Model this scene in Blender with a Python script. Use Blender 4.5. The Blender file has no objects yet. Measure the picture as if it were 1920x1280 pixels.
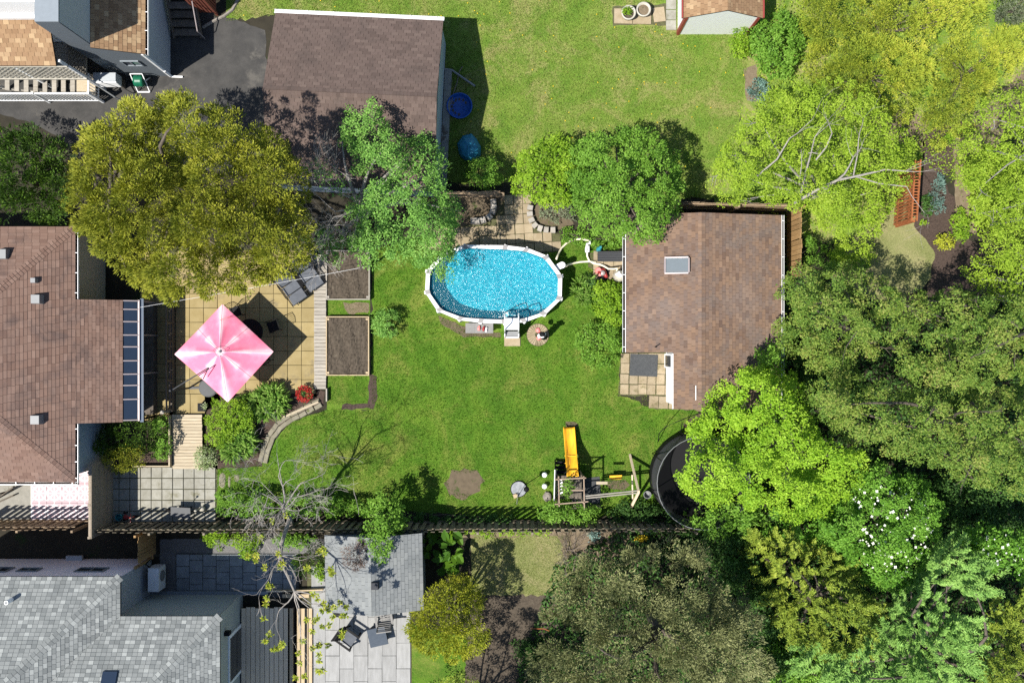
import bpy, math, random
import numpy as np
from mathutils import Vector, Matrix

random.seed(11)
rng = np.random.default_rng(11)
scene = bpy.context.scene
COL = scene.collection

# ------------------------------------------------------------------ camera, sky, sun, exposure
CAM_H = 40.0
FPX = 1920 * 32.0 / 36.0
cam_data = bpy.data.cameras.new('drone_camera')
cam_data.lens = 32.0
cam_data.sensor_width = 36.0
cam_data.clip_start = 0.5
cam_data.clip_end = 400.0
cam = bpy.data.objects.new('drone_camera', cam_data)
cam.location = (0, 0, CAM_H)
COL.objects.link(cam)
scene.camera = cam

SUN_EL = math.radians(58.6)
SUN_VEC = Vector((-0.516, -0.328, 1.0)).normalized()      # towards the sun
world = bpy.data.worlds.new('World')
scene.world = world
world.use_nodes = True
wn = world.node_tree
bg = wn.nodes['Background']
sky = wn.nodes.new('ShaderNodeTexSky')
sky.sky_type = 'NISHITA'
sky.sun_disc = False
sky.sun_elevation = SUN_EL
sky.sun_rotation = math.atan2(SUN_VEC.x, SUN_VEC.y) % (2 * math.pi)
wn.links.new(sky.outputs[0], bg.inputs[0])
sky.air_density = 0.8
sky.dust_density = 0.4
bg.inputs[1].default_value = 0.105

sd = bpy.data.lights.new('sun', 'SUN')
sd.energy = 4.8
sd.angle = math.radians(0.5)
sd.color = (1.0, 0.955, 0.88)
sun = bpy.data.objects.new('sun', sd)
sun.rotation_euler = (-SUN_VEC).to_track_quat('-Z', 'Y').to_euler()
sun.location = (-20, -14, 40)
COL.objects.link(sun)

scene.view_settings.view_transform = 'Standard'
scene.view_settings.look = 'None'
scene.view_settings.gamma = 1.0
scene.view_settings.use_curve_mapping = False
scene.view_settings.exposure = 0.85
scene.render.engine = 'CYCLES'
cy = scene.cycles
cy.max_bounces = 6
cy.diffuse_bounces = 3
cy.glossy_bounces = 2
cy.transmission_bounces = 3
cy.transparent_max_bounces = 6
cy.caustics_reflective = False
cy.caustics_refractive = False
cy.use_denoising = False

# ------------------------------------------------------------------ helpers
def P(px, py, z=0.0):
    """ground/plan point whose height is z and which lies under that spot of the aerial survey"""
    k = (CAM_H - z) / FPX
    return Vector(((px - 960) * k, (640 - py) * k, z))

def lin(c):
    c = c / 255.0
    return c / 12.92 if c <= 0.04045 else ((c + 0.055) / 1.055) ** 2.4
def rgb(r, g, b, f=1.0):
    return (lin(r) * f, lin(g) * f, lin(b) * f, 1.0)

WORIGIN = {}

def link(o):
    COL.objects.link(o)
    return o

def tag(o, label=None, cat=None, group=None, kind=None):
    if label: o['label'] = label
    if cat: o['category'] = cat
    if group: o['group'] = group
    if kind: o['kind'] = kind
    return o

def place(o, w, parent):
    """w: world position of the object's origin"""
    w = Vector(w)
    if parent is not None:
        o.parent = parent
        o.location = w - WORIGIN[parent.name]
    else:
        o.location = w
    WORIGIN[o.name] = w

def thing(name, label, cat, loc, group=None):
    o = bpy.data.objects.new(name, None)
    o.empty_display_size = 0.3
    link(o)
    place(o, loc, None)
    return tag(o, label, cat, group)

class MB:
    def __init__(s):
        s.v = []; s.f = []; s.t = []
    def add(s, vs, fs, tint=None):
        n = len(s.v)
        s.v += [tuple(v) for v in vs]
        s.f += [tuple(i + n for i in f) for f in fs]
        if tint is not None:
            s.t += [tint] * len(fs)
        return s
    def hexa(s, b, t):
        return s.add(list(b) + list(t), [(3, 2, 1, 0), (4, 5, 6, 7), (0, 1, 5, 4), (1, 2, 6, 5), (2, 3, 7, 6), (3, 0, 4, 7)])
    def box(s, c, size, rz=0.0, rx=0.0, ry=0.0):
        m = Matrix.Translation(Vector(c)) @ Matrix.Rotation(rz, 4, 'Z') @ Matrix.Rotation(ry, 4, 'Y') @ Matrix.Rotation(rx, 4, 'X')
        x, y, z = size[0] / 2, size[1] / 2, size[2] / 2
        p = [m @ Vector(q) for q in ((-x, -y, -z), (x, -y, -z), (x, y, -z), (-x, y, -z), (-x, -y, z), (x, -y, z), (x, y, z), (-x, y, z))]
        return s.hexa(p[:4], p[4:])
    def beam(s, a, b, w, h):
        """rectangular bar from a to b"""
        a = Vector(a); b = Vector(b); d = (b - a).normalized()
        up = Vector((0, 0, 1)) if abs(d.z) < 0.95 else Vector((0, 1, 0))
        sx = d.cross(up).normalized() * w / 2; sz = sx.cross(d).normalized() * h / 2
        q = lambda o: [o - sx - sz, o + sx - sz, o + sx + sz, o - sx + sz]
        A = q(a); B = q(b)
        return s.add(A + B, [(3, 2, 1, 0), (4, 5, 6, 7), (0, 1, 5, 4), (1, 2, 6, 5), (2, 3, 7, 6), (3, 0, 4, 7)])
    def prism(s, poly, z0, z1):
        n = len(poly)
        vs = [(p[0], p[1], z0) for p in poly] + [(p[0], p[1], z1) for p in poly]
        fs = [tuple(range(n))[::-1], tuple(range(n, 2 * n))]
        fs += [(i, (i + 1) % n, n + (i + 1) % n, n + i) for i in range(n)]
        return s.add(vs, fs)
    def tube(s, pts, rad, n=6, cap=True):
        pts = [Vector(p) for p in pts]
        if not hasattr(rad, '__len__'): rad = [rad] * len(pts)
        rings = []
        ref = Vector((0.31, 0.17, 0.94))
        for i, p in enumerate(pts):
            d = (pts[min(i + 1, len(pts) - 1)] - pts[max(i - 1, 0)])
            d = d.normalized() if d.length > 1e-9 else Vector((0, 0, 1))
            r = ref if abs(d.dot(ref)) < 0.93 else Vector((1, 0, 0.2))
            x = d.cross(r).normalized(); y = d.cross(x)
            rings.append([p + (x * math.cos(2 * math.pi * k / n) + y * math.sin(2 * math.pi * k / n)) * rad[i] for k in range(n)])
        vs = [v for r in rings for v in r]; fs = []
        for i in range(len(pts) - 1):
            for k in range(n):
                fs.append((i * n + k, i * n + (k + 1) % n, (i + 1) * n + (k + 1) % n, (i + 1) * n + k))
        if cap:
            fs.append(tuple(range(n))[::-1]); fs.append(tuple(range((len(pts) - 1) * n, len(pts) * n)))
        return s.add(vs, fs)
    def lathe(s, c, prof, n=20, sx=1.0, sy=1.0):
        vs = []; fs = []
        for r, z in prof:
            for k in range(n):
                a = 2 * math.pi * k / n
                vs.append((c[0] + r * sx * math.cos(a), c[1] + r * sy * math.sin(a), c[2] + z))
        m = len(prof)
        for i in range(m - 1):
            for k in range(n):
                fs.append((i * n + k, i * n + (k + 1) % n, (i + 1) * n + (k + 1) % n, (i + 1) * n + k))
        if prof[0][0] > 1e-4: fs.append(tuple(range(n))[::-1])
        if prof[-1][0] > 1e-4: fs.append(tuple(range((m - 1) * n, m * n)))
        return s.add(vs, fs)
    def blob(s, c, r, seed=0, n=9, m=6, amp=0.15, flat=1.0):
        rr = random.Random(seed); prof = []
        vs = []; fs = []
        for i in range(m + 1):
            t = math.pi * i / m
            for k in range(n):
                a = 2 * math.pi * k / n
                q = 1 + (rr.random() - 0.5) * 2 * amp if 0 < i < m else 1
                vs.append((c[0] + r[0] * q * math.sin(t) * math.cos(a), c[1] + r[1] * q * math.sin(t) * math.sin(a), c[2] + r[2] * q * -math.cos(t)))
        for i in range(m):
            for k in range(n):
                fs.append((i * n + k, i * n + (k + 1) % n, (i + 1) * n + (k + 1) % n, (i + 1) * n + k))
        return s.add(vs, fs)
    def build(s, name, mat, parent=None, smooth=False, origin=None):
        me = bpy.data.meshes.new(name)
        a = np.array(s.v, dtype=float)
        if origin is None:
            lo = a.min(0); hi = a.max(0)
            origin = Vector(((lo[0] + hi[0]) / 2, (lo[1] + hi[1]) / 2, lo[2]))
        a = a - np.array(origin)
        me.from_pydata([tuple(v) for v in a], [], s.f)
        if s.t:
            at = me.attributes.new('tint', 'FLOAT', 'FACE')
            at.data.foreach_set('value', np.array(s.t, dtype=np.float32))
        if mat: me.materials.append(mat)
        if smooth: me.polygons.foreach_set('use_smooth', [True] * len(me.polygons))
        me.update()
        o = bpy.data.objects.new(name, me)
        link(o)
        place(o, origin, parent)
        return o

def solo(name, mb, mat, label, cat, group=None, smooth=False):
    return tag(mb.build(name, mat, None, smooth), label, cat, group)

def struct(name, mb, mat, parent=None, smooth=False):
    o = mb.build(name, mat, parent, smooth)
    if parent is None: o['kind'] = 'structure'
    return o

def piece(name, me, parent, pos, rot=None, scale=None):
    """one of many alike pieces: shares its mesh"""
    o = bpy.data.objects.new(name, me)
    link(o)
    place(o, pos, parent)
    if rot is not None: o.rotation_euler = rot
    if scale is not None: o.scale = scale
    return o

def mesh_of(name, mb, mat, smooth=False):
    me = bpy.data.meshes.new(name)
    me.from_pydata(mb.v, [], mb.f)
    me.materials.append(mat)
    if smooth: me.polygons.foreach_set('use_smooth', [True] * len(me.polygons))
    me.update()
    return me

def bevel_box(w, d, h, b):
    m = MB()
    x, y = w / 2, d / 2
    lo = [(-x, -y, 0), (x, -y, 0), (x, y, 0), (-x, y, 0)]
    mi = [(-x, -y, h - b), (x, -y, h - b), (x, y, h - b), (-x, y, h - b)]
    hi = [(-x + b, -y + b, h), (x - b, -y + b, h), (x - b, y - b, h), (-x + b, y - b, h)]
    fs = []
    for k in range(4):
        j = (k + 1) % 4
        fs += [(k, j, 4 + j, 4 + k), (4 + k, 4 + j, 8 + j, 8 + k)]
    fs.append((8, 9, 10, 11))
    return m.add(lo + mi + hi, fs)

# ------------------------------------------------------------------ materials
def ramp(nt, stops):
    r = nt.nodes.new('ShaderNodeValToRGB')
    el = r.color_ramp.elements
    while len(el) < len(stops): el.new(0.5)
    for e, (p, c) in zip(el, stops):
        e.position = p; e.color = c
    return r

def base_mat(name):
    m = bpy.data.materials.new(name)
    m.use_nodes = True
    nt = m.node_tree
    b = nt.nodes['Principled BSDF']
    return m, nt, b

def noise(nt, scale, detail=4.0, rough=0.6, coord=None, dist=0.0):
    n = nt.nodes.new('ShaderNodeTexNoise')
    n.inputs['Scale'].default_value = scale
    n.inputs['Detail'].default_value = detail
    n.inputs['Roughness'].default_value = rough
    n.inputs['Distortion'].default_value = dist
    if coord is not None: nt.links.new(coord, n.inputs['Vector'])
    return n

def mixc(nt, fac, a, b, mode='MIX'):
    m = nt.nodes.new('ShaderNodeMix')
    m.data_type = 'RGBA'; m.blend_type = mode
    for s, v in ((m.inputs[0], fac), (m.inputs[6], a), (m.inputs[7], b)):
        if hasattr(v, 'is_output'): nt.links.new(v, s)
        else: s.default_value = v
    return m.outputs[2]

def math_n(nt, op, a, b=None):
    m = nt.nodes.new('ShaderNodeMath'); m.operation = op
    for s, v in zip(m.inputs, (a, b)):
        if v is None: continue
        if hasattr(v, 'is_output'): nt.links.new(v, s)
        else: s.default_value = v
    return m.outputs[0]

def sstep(nt, v, lo, hi):
    m = nt.nodes.new('ShaderNodeMapRange')
    m.interpolation_type = 'SMOOTHSTEP'
    nt.links.new(v, m.inputs[0])
    m.inputs[1].default_value = lo; m.inputs[2].default_value = hi
    return m.outputs[0]

def bump(nt, b, height, strength=0.4, dist=0.02):
    n = nt.nodes.new('ShaderNodeBump')
    n.inputs['Strength'].default_value = strength
    n.inputs['Distance'].default_value = dist
    nt.links.new(height, n.inputs['Height'])
    nt.links.new(n.outputs[0], b.inputs['Normal'])

def wpos(nt):
    return nt.nodes.new('ShaderNodeNewGeometry').outputs['Position']

def weathered(name, c1, c2, scale=3.0, fine=60.0, rough=0.8, bstr=0.3, piece_var=0.0, spec=0.3, c3=None, stretch=None, metal=0.0, patch=0.5, albedo=None):
    """plain surface: two colours mottled by noise, fine grain, optional variation from piece to piece"""
    if albedo is None: albedo = 0.62
    if max(c1[:3]) < 0.72: c1, c2 = sc(c1, albedo), sc(c2, albedo)
    if c3 is not None: c3 = sc(c3, albedo)
    m, nt, b = base_mat(name)
    co = wpos(nt)
    if stretch:
        mp = nt.nodes.new('ShaderNodeMapping'); mp.inputs['Scale'].default_value = stretch
        nt.links.new(co, mp.inputs[0]); co = mp.outputs[0]
    n1 = noise(nt, scale, 5, 0.65, co)
    n2 = noise(nt, fine, 3, 0.7, co)
    f = math_n(nt, 'ADD', math_n(nt, 'MULTIPLY', n1.outputs[0], 1.0 - 0.35), math_n(nt, 'MULTIPLY', n2.outputs[0], 0.35))
    f = sstep(nt, f, 0.5 - patch * 0.42, 0.5 + patch * 0.42)
    col = mixc(nt, f, c1, c2)
    if c3 is not None:
        n3 = noise(nt, scale * 0.45, 6, 0.7, co)
        col = mixc(nt, sstep(nt, n3.outputs[0], 0.56, 0.68), col, c3)
    if piece_var:
        oi = nt.nodes.new('ShaderNodeObjectInfo')
        v = math_n(nt, 'ADD', math_n(nt, 'MULTIPLY', oi.outputs['Random'], piece_var * 2), 1 - piece_var)
        cb = nt.nodes.new('ShaderNodeCombineColor')
        for i in range(3): nt.links.new(v, cb.inputs[i])
        col = mixc(nt, 1.0, col, cb.outputs[0], 'MULTIPLY')
    nt.links.new(col, b.inputs['Base Color'])
    b.inputs['Roughness'].default_value = rough
    b.inputs['Specular IOR Level'].default_value = spec
    b.inputs['Metallic'].default_value = metal
    if bstr: bump(nt, b, n2.outputs[0], bstr, 0.01)
    return m

def shingle_mat(name, stops, rough=0.9, blot=None, f=0.66):
    stops = [(p, tuple(x * f for x in c[:3]) + (1,)) for p, c in stops]
    if blot: blot = tuple(x * f for x in blot[:3]) + (1,)
    m, nt, b = base_mat(name)
    at = nt.nodes.new('ShaderNodeAttribute'); at.attribute_name = 'tint'
    oi = nt.nodes.new('ShaderNodeObjectInfo')
    f = math_n(nt, 'FRACT', math_n(nt, 'ADD', at.outputs['Fac'], oi.outputs['Random']))
    r = ramp(nt, stops)
    nt.links.new(f, r.inputs[0])
    co = wpos(nt)
    n1 = noise(nt, 90, 3, 0.75, co); n2 = noise(nt, 0.8, 7, 0.72, co, 0.5); n5 = noise(nt, 0.35, 4, .6, co)
    g = math_n(nt, 'ADD', math_n(nt, 'MULTIPLY', n1.outputs[0], 0.7), 0.62)
    cb = nt.nodes.new('ShaderNodeCombineColor')
    for i in range(3): nt.links.new(g, cb.inputs[i])
    col = mixc(nt, 1.0, r.outputs[0], cb.outputs[0], 'MULTIPLY')
    if blot is not None:
        col = mixc(nt, math_n(nt, 'MULTIPLY', sstep(nt, n2.outputs[0], 0.46, 0.68), 0.75), col, blot)
        col = mixc(nt, math_n(nt, 'MULTIPLY', sstep(nt, n5.outputs[0], 0.5, 0.75), 0.35), col, tuple(x * 1.5 for x in blot[:3]) + (1,))
    nt.links.new(col, b.inputs['Base Color'])
    b.inputs['Roughness'].default_value = rough
    b.inputs['Specular IOR Level'].default_value = 0.25
    bump(nt, b, n1.outputs[0], 0.5, 0.006)
    return m

def leaf_mat(name, stops, trans=0.28, rough=0.6, sheen=0.18):
    m, nt, b = base_mat(name)
    at = nt.nodes.new('ShaderNodeAttribute'); at.attribute_name = 'tint'
    r = ramp(nt, stops)
    nt.links.new(at.outputs['Fac'], r.inputs[0])
    nt.links.new(r.outputs[0], b.inputs['Base Color'])
    b.inputs['Roughness'].default_value = rough
    b.inputs['Specular IOR Level'].default_value = sheen
    tr = nt.nodes.new('ShaderNodeBsdfTranslucent')
    tc = mixc(nt, 1.0, r.outputs[0], (1.5, 1.6, 0.7, 1), 'MULTIPLY')
    nt.links.new(tc, tr.inputs[0])
    mx = nt.nodes.new('ShaderNodeMixShader'); mx.inputs[0].default_value = trans
    out = nt.nodes['Material Output']
    nt.links.new(b.outputs[0], mx.inputs[1]); nt.links.new(tr.outputs[0], mx.inputs[2])
    nt.links.new(mx.outputs[0], out.inputs[0])
    return m

def pal(*cols):
    n = len(cols)
    return [(i / max(1, n - 1), c) for i, c in enumerate(cols)]

def lawn_mat(name, cols, dry, scale=0.7, dry_lo=0.52, dry_hi=0.72, soil=None):
    m, nt, b = base_mat(name)
    co = wpos(nt)
    n1 = noise(nt, scale, 6, 0.62, co, 0.3)
    n2 = noise(nt, 14, 4, 0.75, co)
    n3 = noise(nt, 70, 3, 0.8, co)
    n4 = noise(nt, scale * 0.6, 9, 0.74, co, 0.9)
    r = ramp(nt, pal(*cols))
    f = math_n(nt, 'ADD', math_n(nt, 'MULTIPLY', n1.outputs[0], 0.55), math_n(nt, 'ADD', math_n(nt, 'MULTIPLY', n2.outputs[0], 0.25), math_n(nt, 'MULTIPLY', n3.outputs[0], 0.2)))
    nt.links.new(sstep(nt, f, 0.33, 0.67), r.inputs[0])
    d = math_n(nt, 'ADD', math_n(nt, 'MULTIPLY', n4.outputs[0], 0.75), math_n(nt, 'MULTIPLY', n2.outputs[0], 0.25))
    col = mixc(nt, sstep(nt, d, dry_lo, dry_hi), r.outputs[0], dry)
    g = math_n(nt, 'ADD', math_n(nt, 'MULTIPLY', sstep(nt, n3.outputs[0], 0.3, 0.7), 1.1), 0.42)
    cb = nt.nodes.new('ShaderNodeCombineColor')
    for i in range(3): nt.links.new(g, cb.inputs[i])
    col = mixc(nt, 1.0, col, cb.outputs[0], 'MULTIPLY')
    nt.links.new(col, b.inputs['Base Color'])
    b.inputs['Roughness'].default_value = 0.9
    b.inputs['Specular IOR Level'].default_value = 0.15
    h = math_n(nt, 'ADD', math_n(nt, 'MULTIPLY', n2.outputs[0], 0.6), math_n(nt, 'MULTIPLY', n3.outputs[0], 0.5))
    bump(nt, b, h, 0.8, 0.05)
    return m

def sc(c, f=0.62):
    return c if max(c[:3]) > 0.72 else tuple(x * f for x in c[:3]) + (1,)

def plain(name, col, rough=0.5, metal=0.0, spec=0.4, grain=0.08):
    c2 = tuple(x * (1 - grain * 2.2) for x in col[:3]) + (1,)
    return weathered(name, col, c2, 6.0, 80.0, rough, 0.08, 0.0, spec, None, None, metal, 0.9)

M = {}
# ground
M['ground'] = weathered('dark_soil', (0.028, 0.024, 0.016, 1), (0.055, 0.047, 0.03, 1), 2.0, 40, 0.95, 0.8, c3=(0.03, 0.055, 0.014, 1))
M['soil'] = weathered('garden_soil', (0.062, 0.048, 0.034, 1), (0.15, 0.12, 0.088, 1), 9, 38, 0.95, 1.0, c3=(0.16, 0.132, 0.096, 1))
M['mulch'] = weathered('bark_mulch', (0.045, 0.03, 0.025, 1), (0.13, 0.09, 0.07, 1), 14, 70, 0.95, 1.0)
M['bare'] = weathered('bare_earth', (0.13, 0.10, 0.065, 1), (0.2, 0.155, 0.1, 1), 5, 55, 0.95, 0.8, c3=(0.07, 0.1, 0.025, 1))
M['leaflitter'] = weathered('dry_ground_litter', (0.19, 0.14, 0.09, 1), (0.30, 0.24, 0.16, 1), 6, 60, 0.95, 0.9, c3=(0.1, 0.1, 0.04, 1))
M['lawn'] = lawn_mat('lawn_turf', [(0.040, 0.102, 0.008, 1), (0.070, 0.152, 0.012, 1), (0.115, 0.19, 0.020, 1)], (0.19, 0.20, 0.045, 1), 0.8, 0.46, 0.70)
M['back_lawn'] = lawn_mat('patchy_turf', [(0.078, 0.16, 0.018, 1), (0.13, 0.21, 0.028, 1), (0.185, 0.23, 0.05, 1)], (0.265, 0.24, 0.095, 1), 0.9, 0.46, 0.64)
M['dry_lawn'] = lawn_mat('dry_turf', [(0.12, 0.14, 0.04, 1), (0.18, 0.19, 0.07, 1), (0.22, 0.22, 0.09, 1)], (0.27, 0.24, 0.12, 1), 0.9, 0.45, 0.65)
M['asphalt'] = weathered('worn_asphalt', (0.048, 0.047, 0.046, 1), (0.105, 0.10, 0.093, 1), 1.3, 90, 0.92, 0.5, c3=(0.14, 0.13, 0.115, 1))
M['gravel'] = weathered('grey_gravel', (0.10, 0.10, 0.10, 1), (0.30, 0.29, 0.28, 1), 30, 70, 0.95, 1.0)
# paving
M['yslab'] = weathered('ochre_slab', (0.36, 0.275, 0.115, 1), (0.46, 0.365, 0.175, 1), 2.2, 60, 0.85, 0.3, 0.11, c3=(0.30, 0.24, 0.13, 1))
M['gslab'] = weathered('grey_slab', (0.30, 0.285, 0.225, 1), (0.47, 0.46, 0.40, 1), 3.2, 60, 0.85, 0.3, 0.10, c3=(0.24, 0.23, 0.15, 1))
M['tslab'] = weathered('sandstone_slab', (0.36, 0.28, 0.17, 1), (0.50, 0.41, 0.28, 1), 3.0, 60, 0.88, 0.4, 0.12, c3=(0.25, 0.21, 0.11, 1))
M['pslab'] = weathered('pale_slab', (0.33, 0.33, 0.32, 1), (0.48, 0.48, 0.47, 1), 2.0, 60, 0.85, 0.3, 0.07, stretch=(3.0, 0.7, 1))
M['slate'] = weathered('slate_slab', (0.21, 0.235, 0.25, 1), (0.37, 0.40, 0.42, 1), 2.4, 60, 0.8, 0.3, 0.13)
M['joint'] = weathered('mossy_joint', (0.09, 0.085, 0.045, 1), (0.16, 0.16, 0.07, 1), 8, 60, 0.95, 0.6)
M['concrete'] = weathered('old_concrete', (0.30, 0.29, 0.25, 1), (0.42, 0.40, 0.35, 1), 4, 70, 0.9, 0.5, c3=(0.2, 0.2, 0.15, 1))
M['stone'] = weathered('edging_block', (0.40, 0.36, 0.31, 1), (0.56, 0.52, 0.46, 1), 7, 60, 0.9, 0.5, 0.14)
M['path'] = weathered('mossy_stone', (0.24, 0.22, 0.15, 1), (0.36, 0.33, 0.25, 1), 5, 60, 0.95, 0.6, 0.12, c3=(0.12, 0.14, 0.04, 1))
M['rock'] = weathered('field_rock', (0.25, 0.22, 0.19, 1), (0.4, 0.36, 0.31, 1), 9, 60, 0.9, 0.6)
# timber
W = dict(rough=0.85, bstr=0.4)
M['pine'] = weathered('pale_pine', (0.52, 0.42, 0.28, 1), (0.70, 0.60, 0.44, 1), 4, 50, piece_var=0.1, stretch=(0.6, 6, 1), **W)
M['pinex'] = weathered('fresh_pine', (0.55, 0.41, 0.24, 1), (0.72, 0.58, 0.38, 1), 4, 50, piece_var=0.1, stretch=(6, 0.6, 1), **W)
M['greywood'] = weathered('silvered_plank', (0.38, 0.34, 0.28, 1), (0.56, 0.52, 0.45, 1), 4, 50, piece_var=0.12, stretch=(0.8, 6, 1), c3=(0.3, 0.26, 0.2, 1), **W)
M['deckwood'] = weathered('taupe_deck_board', (0.40, 0.315, 0.215, 1), (0.49, 0.395, 0.28, 1), 4, 60, piece_var=0.12, stretch=(6, 0.8, 1), albedo=1.45, **W)
M['fence'] = weathered('weathered_fence_board', (0.17, 0.12, 0.075, 1), (0.29, 0.215, 0.14, 1), 5, 50, piece_var=0.2, stretch=(4, 4, 0.7), albedo=1.15, **W)
M['fenceg'] = weathered('greyed_fence_board', (0.10, 0.085, 0.06, 1), (0.19, 0.16, 0.115, 1), 5, 50, piece_var=0.2, stretch=(4, 4, 0.7), c3=(0.06, 0.075, 0.03, 1), albedo=1.15, **W)
M['fenceb'] = weathered('brown_fence_board', (0.26, 0.15, 0.06, 1), (0.42, 0.27, 0.12, 1), 5, 50, piece_var=0.18, stretch=(4, 4, 0.7), albedo=0.9, **W)
M['redwood'] = weathered('red_stained_wood', (0.36, 0.10, 0.03, 1), (0.52, 0.19, 0.07, 1), 6, 50, piece_var=0.12, **W)
M['redrail'] = weathered('maroon_railing_paint', (0.20, 0.055, 0.035, 1), (0.30, 0.09, 0.055, 1), 6, 50, piece_var=0.1, **W)
M['partition'] = weathered('taupe_partition_board', (0.19, 0.155, 0.115, 1), (0.30, 0.25, 0.19, 1), 3, 50, piece_var=0.1, stretch=(4, 5, 0.8), albedo=1.0, **W)
M['oldwood'] = weathered('dark_old_wood', (0.09, 0.075, 0.06, 1), (0.19, 0.16, 0.13, 1), 5, 50, piece_var=0.15, albedo=0.75, **W)
M['playwood'] = weathered('bleached_play_timber', (0.36, 0.25, 0.17, 1), (0.52, 0.40, 0.30, 1), 6, 50, **W)
M['bark'] = weathered('tree_bark', (0.10, 0.08, 0.06, 1), (0.22, 0.18, 0.145, 1), 9, 60, 0.95, 0.8)
M['greybark'] = weathered('pale_grey_bark', (0.24, 0.215, 0.19, 1), (0.42, 0.39, 0.35, 1), 9, 60, 0.95, 0.6, albedo=0.75)
M['twig'] = weathered('dead_twig', (0.20, 0.16, 0.13, 1), (0.36, 0.30, 0.26, 1), 9, 60, 0.95, 0.5)
# roofs
M['roofdeck'] = weathered('roof_underlay', (0.035, 0.026, 0.022, 1), (0.06, 0.045, 0.038, 1), 5, 60, 0.95, 0.3)
M['roofgrey'] = weathered('grey_underlay', (0.08, 0.085, 0.085, 1), (0.12, 0.125, 0.125, 1), 5, 60, 0.95, 0.3)
M['sh_brown'] = shingle_mat('brown_shingle', pal((0.185, 0.112, 0.085, 1), (0.255, 0.16, 0.122, 1), (0.235, 0.15, 0.115, 1), (0.29, 0.19, 0.148, 1)), blot=(0.12, 0.085, 0.075, 1))
M['sh_dark'] = shingle_mat('dark_brown_shingle', f=0.60, stops= pal((0.135, 0.096, 0.08, 1), (0.185, 0.133, 0.112, 1), (0.16, 0.115, 0.096, 1), (0.205, 0.15, 0.125, 1)), blot=(0.11, 0.082, 0.07, 1))
M['sh_tan'] = shingle_mat('tan_shingle', f=0.60, stops= pal((0.165, 0.105, 0.078, 1), (0.30, 0.19, 0.125, 1), (0.255, 0.165, 0.115, 1), (0.21, 0.145, 0.115, 1), (0.33, 0.215, 0.145, 1)), blot=(0.2, 0.16, 0.14, 1))
M['sh_gold'] = shingle_mat('golden_tan_shingle', pal((0.27, 0.16, 0.085, 1), (0.38, 0.24, 0.13, 1), (0.33, 0.2, 0.11, 1), (0.53, 0.37, 0.21, 1)))
M['sh_grey'] = shingle_mat('grey_shingle', [(0, (0.215, 0.23, 0.225, 1)), (0.35, (0.28, 0.297, 0.287, 1)), (0.62, (0.35, 0.367, 0.352, 1)), (0.82, (0.30, 0.315, 0.305, 1)), (0.9, (0.43, 0.45, 0.43, 1)), (1, (0.47, 0.49, 0.465, 1))], f=0.64)
M['sh_slate'] = shingle_mat('plain_grey_shingle', pal((0.23, 0.245, 0.245, 1), (0.29, 0.305, 0.30, 1), (0.26, 0.275, 0.275, 1), (0.32, 0.335, 0.325, 1)), blot=(0.2, 0.215, 0.215, 1))
# building skins
M['white'] = plain('white_paint', (0.86, 0.86, 0.85, 1), 0.5)
M['whitemetal'] = plain('white_metal', (0.78, 0.78, 0.77, 1), 0.35, 0.0, 0.5)
M['siding'] = plain('blue_grey_siding', (0.34, 0.385, 0.42, 1), 0.7, 0.0, 0.2)
M['palesiding'] = plain('pale_grey_siding', (0.60, 0.64, 0.67, 1), 0.7, 0.0, 0.2)
M['shadesiding'] = plain('shade_tinted_siding', (0.17, 0.195, 0.22, 1), 0.8, 0.0, 0.15)  # white siding darkened: the shade on the south walls is painted in
M['barrow'] = plain('worn_grey_tray', (0.13, 0.135, 0.14, 1), 0.7)
M['bluewall'] = plain('slate_blue_siding', (0.46, 0.56, 0.64, 1), 0.6)
M['beige'] = plain('beige_siding', (0.60, 0.54, 0.41, 1), 0.65)
M['greengrey'] = plain('sage_grey_siding', (0.56, 0.60, 0.55, 1), 0.7)
M['pinkwall'] = weathered('pinkish_stucco', (0.66, 0.58, 0.61, 1), (0.715, 0.66, 0.68, 1), 2, 60, 0.9, 0.4, albedo=1.1)
M['redtrim'] = plain('brick_red_trim', (0.42, 0.07, 0.06, 1), 0.5)
M['glass'] = plain('dark_window_glass', (0.02, 0.025, 0.03, 1), 0.08, 0.0, 0.8)
M['blueglass'] = plain('blue_roof_glazing', (0.03, 0.047, 0.08, 1), 0.12, 0.0, 0.9)
M['skyglass'] = plain('frosted_skylight', (0.17, 0.21, 0.235, 1), 0.25, 0.0, 0.6)
M['black'] = plain('black_plastic', (0.018, 0.018, 0.02, 1), 0.65, 0.0, 0.12)
M['jumpmat'] = plain('black_woven_mat', (0.005, 0.005, 0.006, 1), 1.0, 0.0, 0.0)
M['darkgrey'] = plain('charcoal_cover', (0.075, 0.078, 0.085, 1), 0.8, 0.0, 0.2)
M['grey'] = plain('grey_metal', (0.33, 0.34, 0.34, 1), 0.5)
M['galv'] = plain('galvanised_metal', (0.62, 0.53, 0.52, 1), 0.4, 0.3)
M['rubber'] = weathered('rubber_mat', (0.055, 0.06, 0.065, 1), (0.10, 0.105, 0.11, 1), 10, 60, 0.85, 0.5)
M['pool_white'] = plain('pool_rail_white', (0.76, 0.75, 0.73, 1), 0.4)
M['pool_grey'] = plain('pool_joint_grey', (0.40, 0.38, 0.37, 1), 0.5)
M['hose'] = plain('cream_hose', (0.74, 0.68, 0.50, 1), 0.45)
M['redplastic'] = plain('red_plastic', (0.48, 0.05, 0.05, 1), 0.4)
M['pinkplastic'] = plain('coral_pink_plastic', (0.75, 0.22, 0.20, 1), 0.4)
M['teal'] = plain('teal_plastic', (0.04, 0.33, 0.38, 1), 0.4)
M['bluepool'] = plain('bright_blue_plastic', (0.012, 0.13, 0.58, 1), 0.4)
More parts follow.
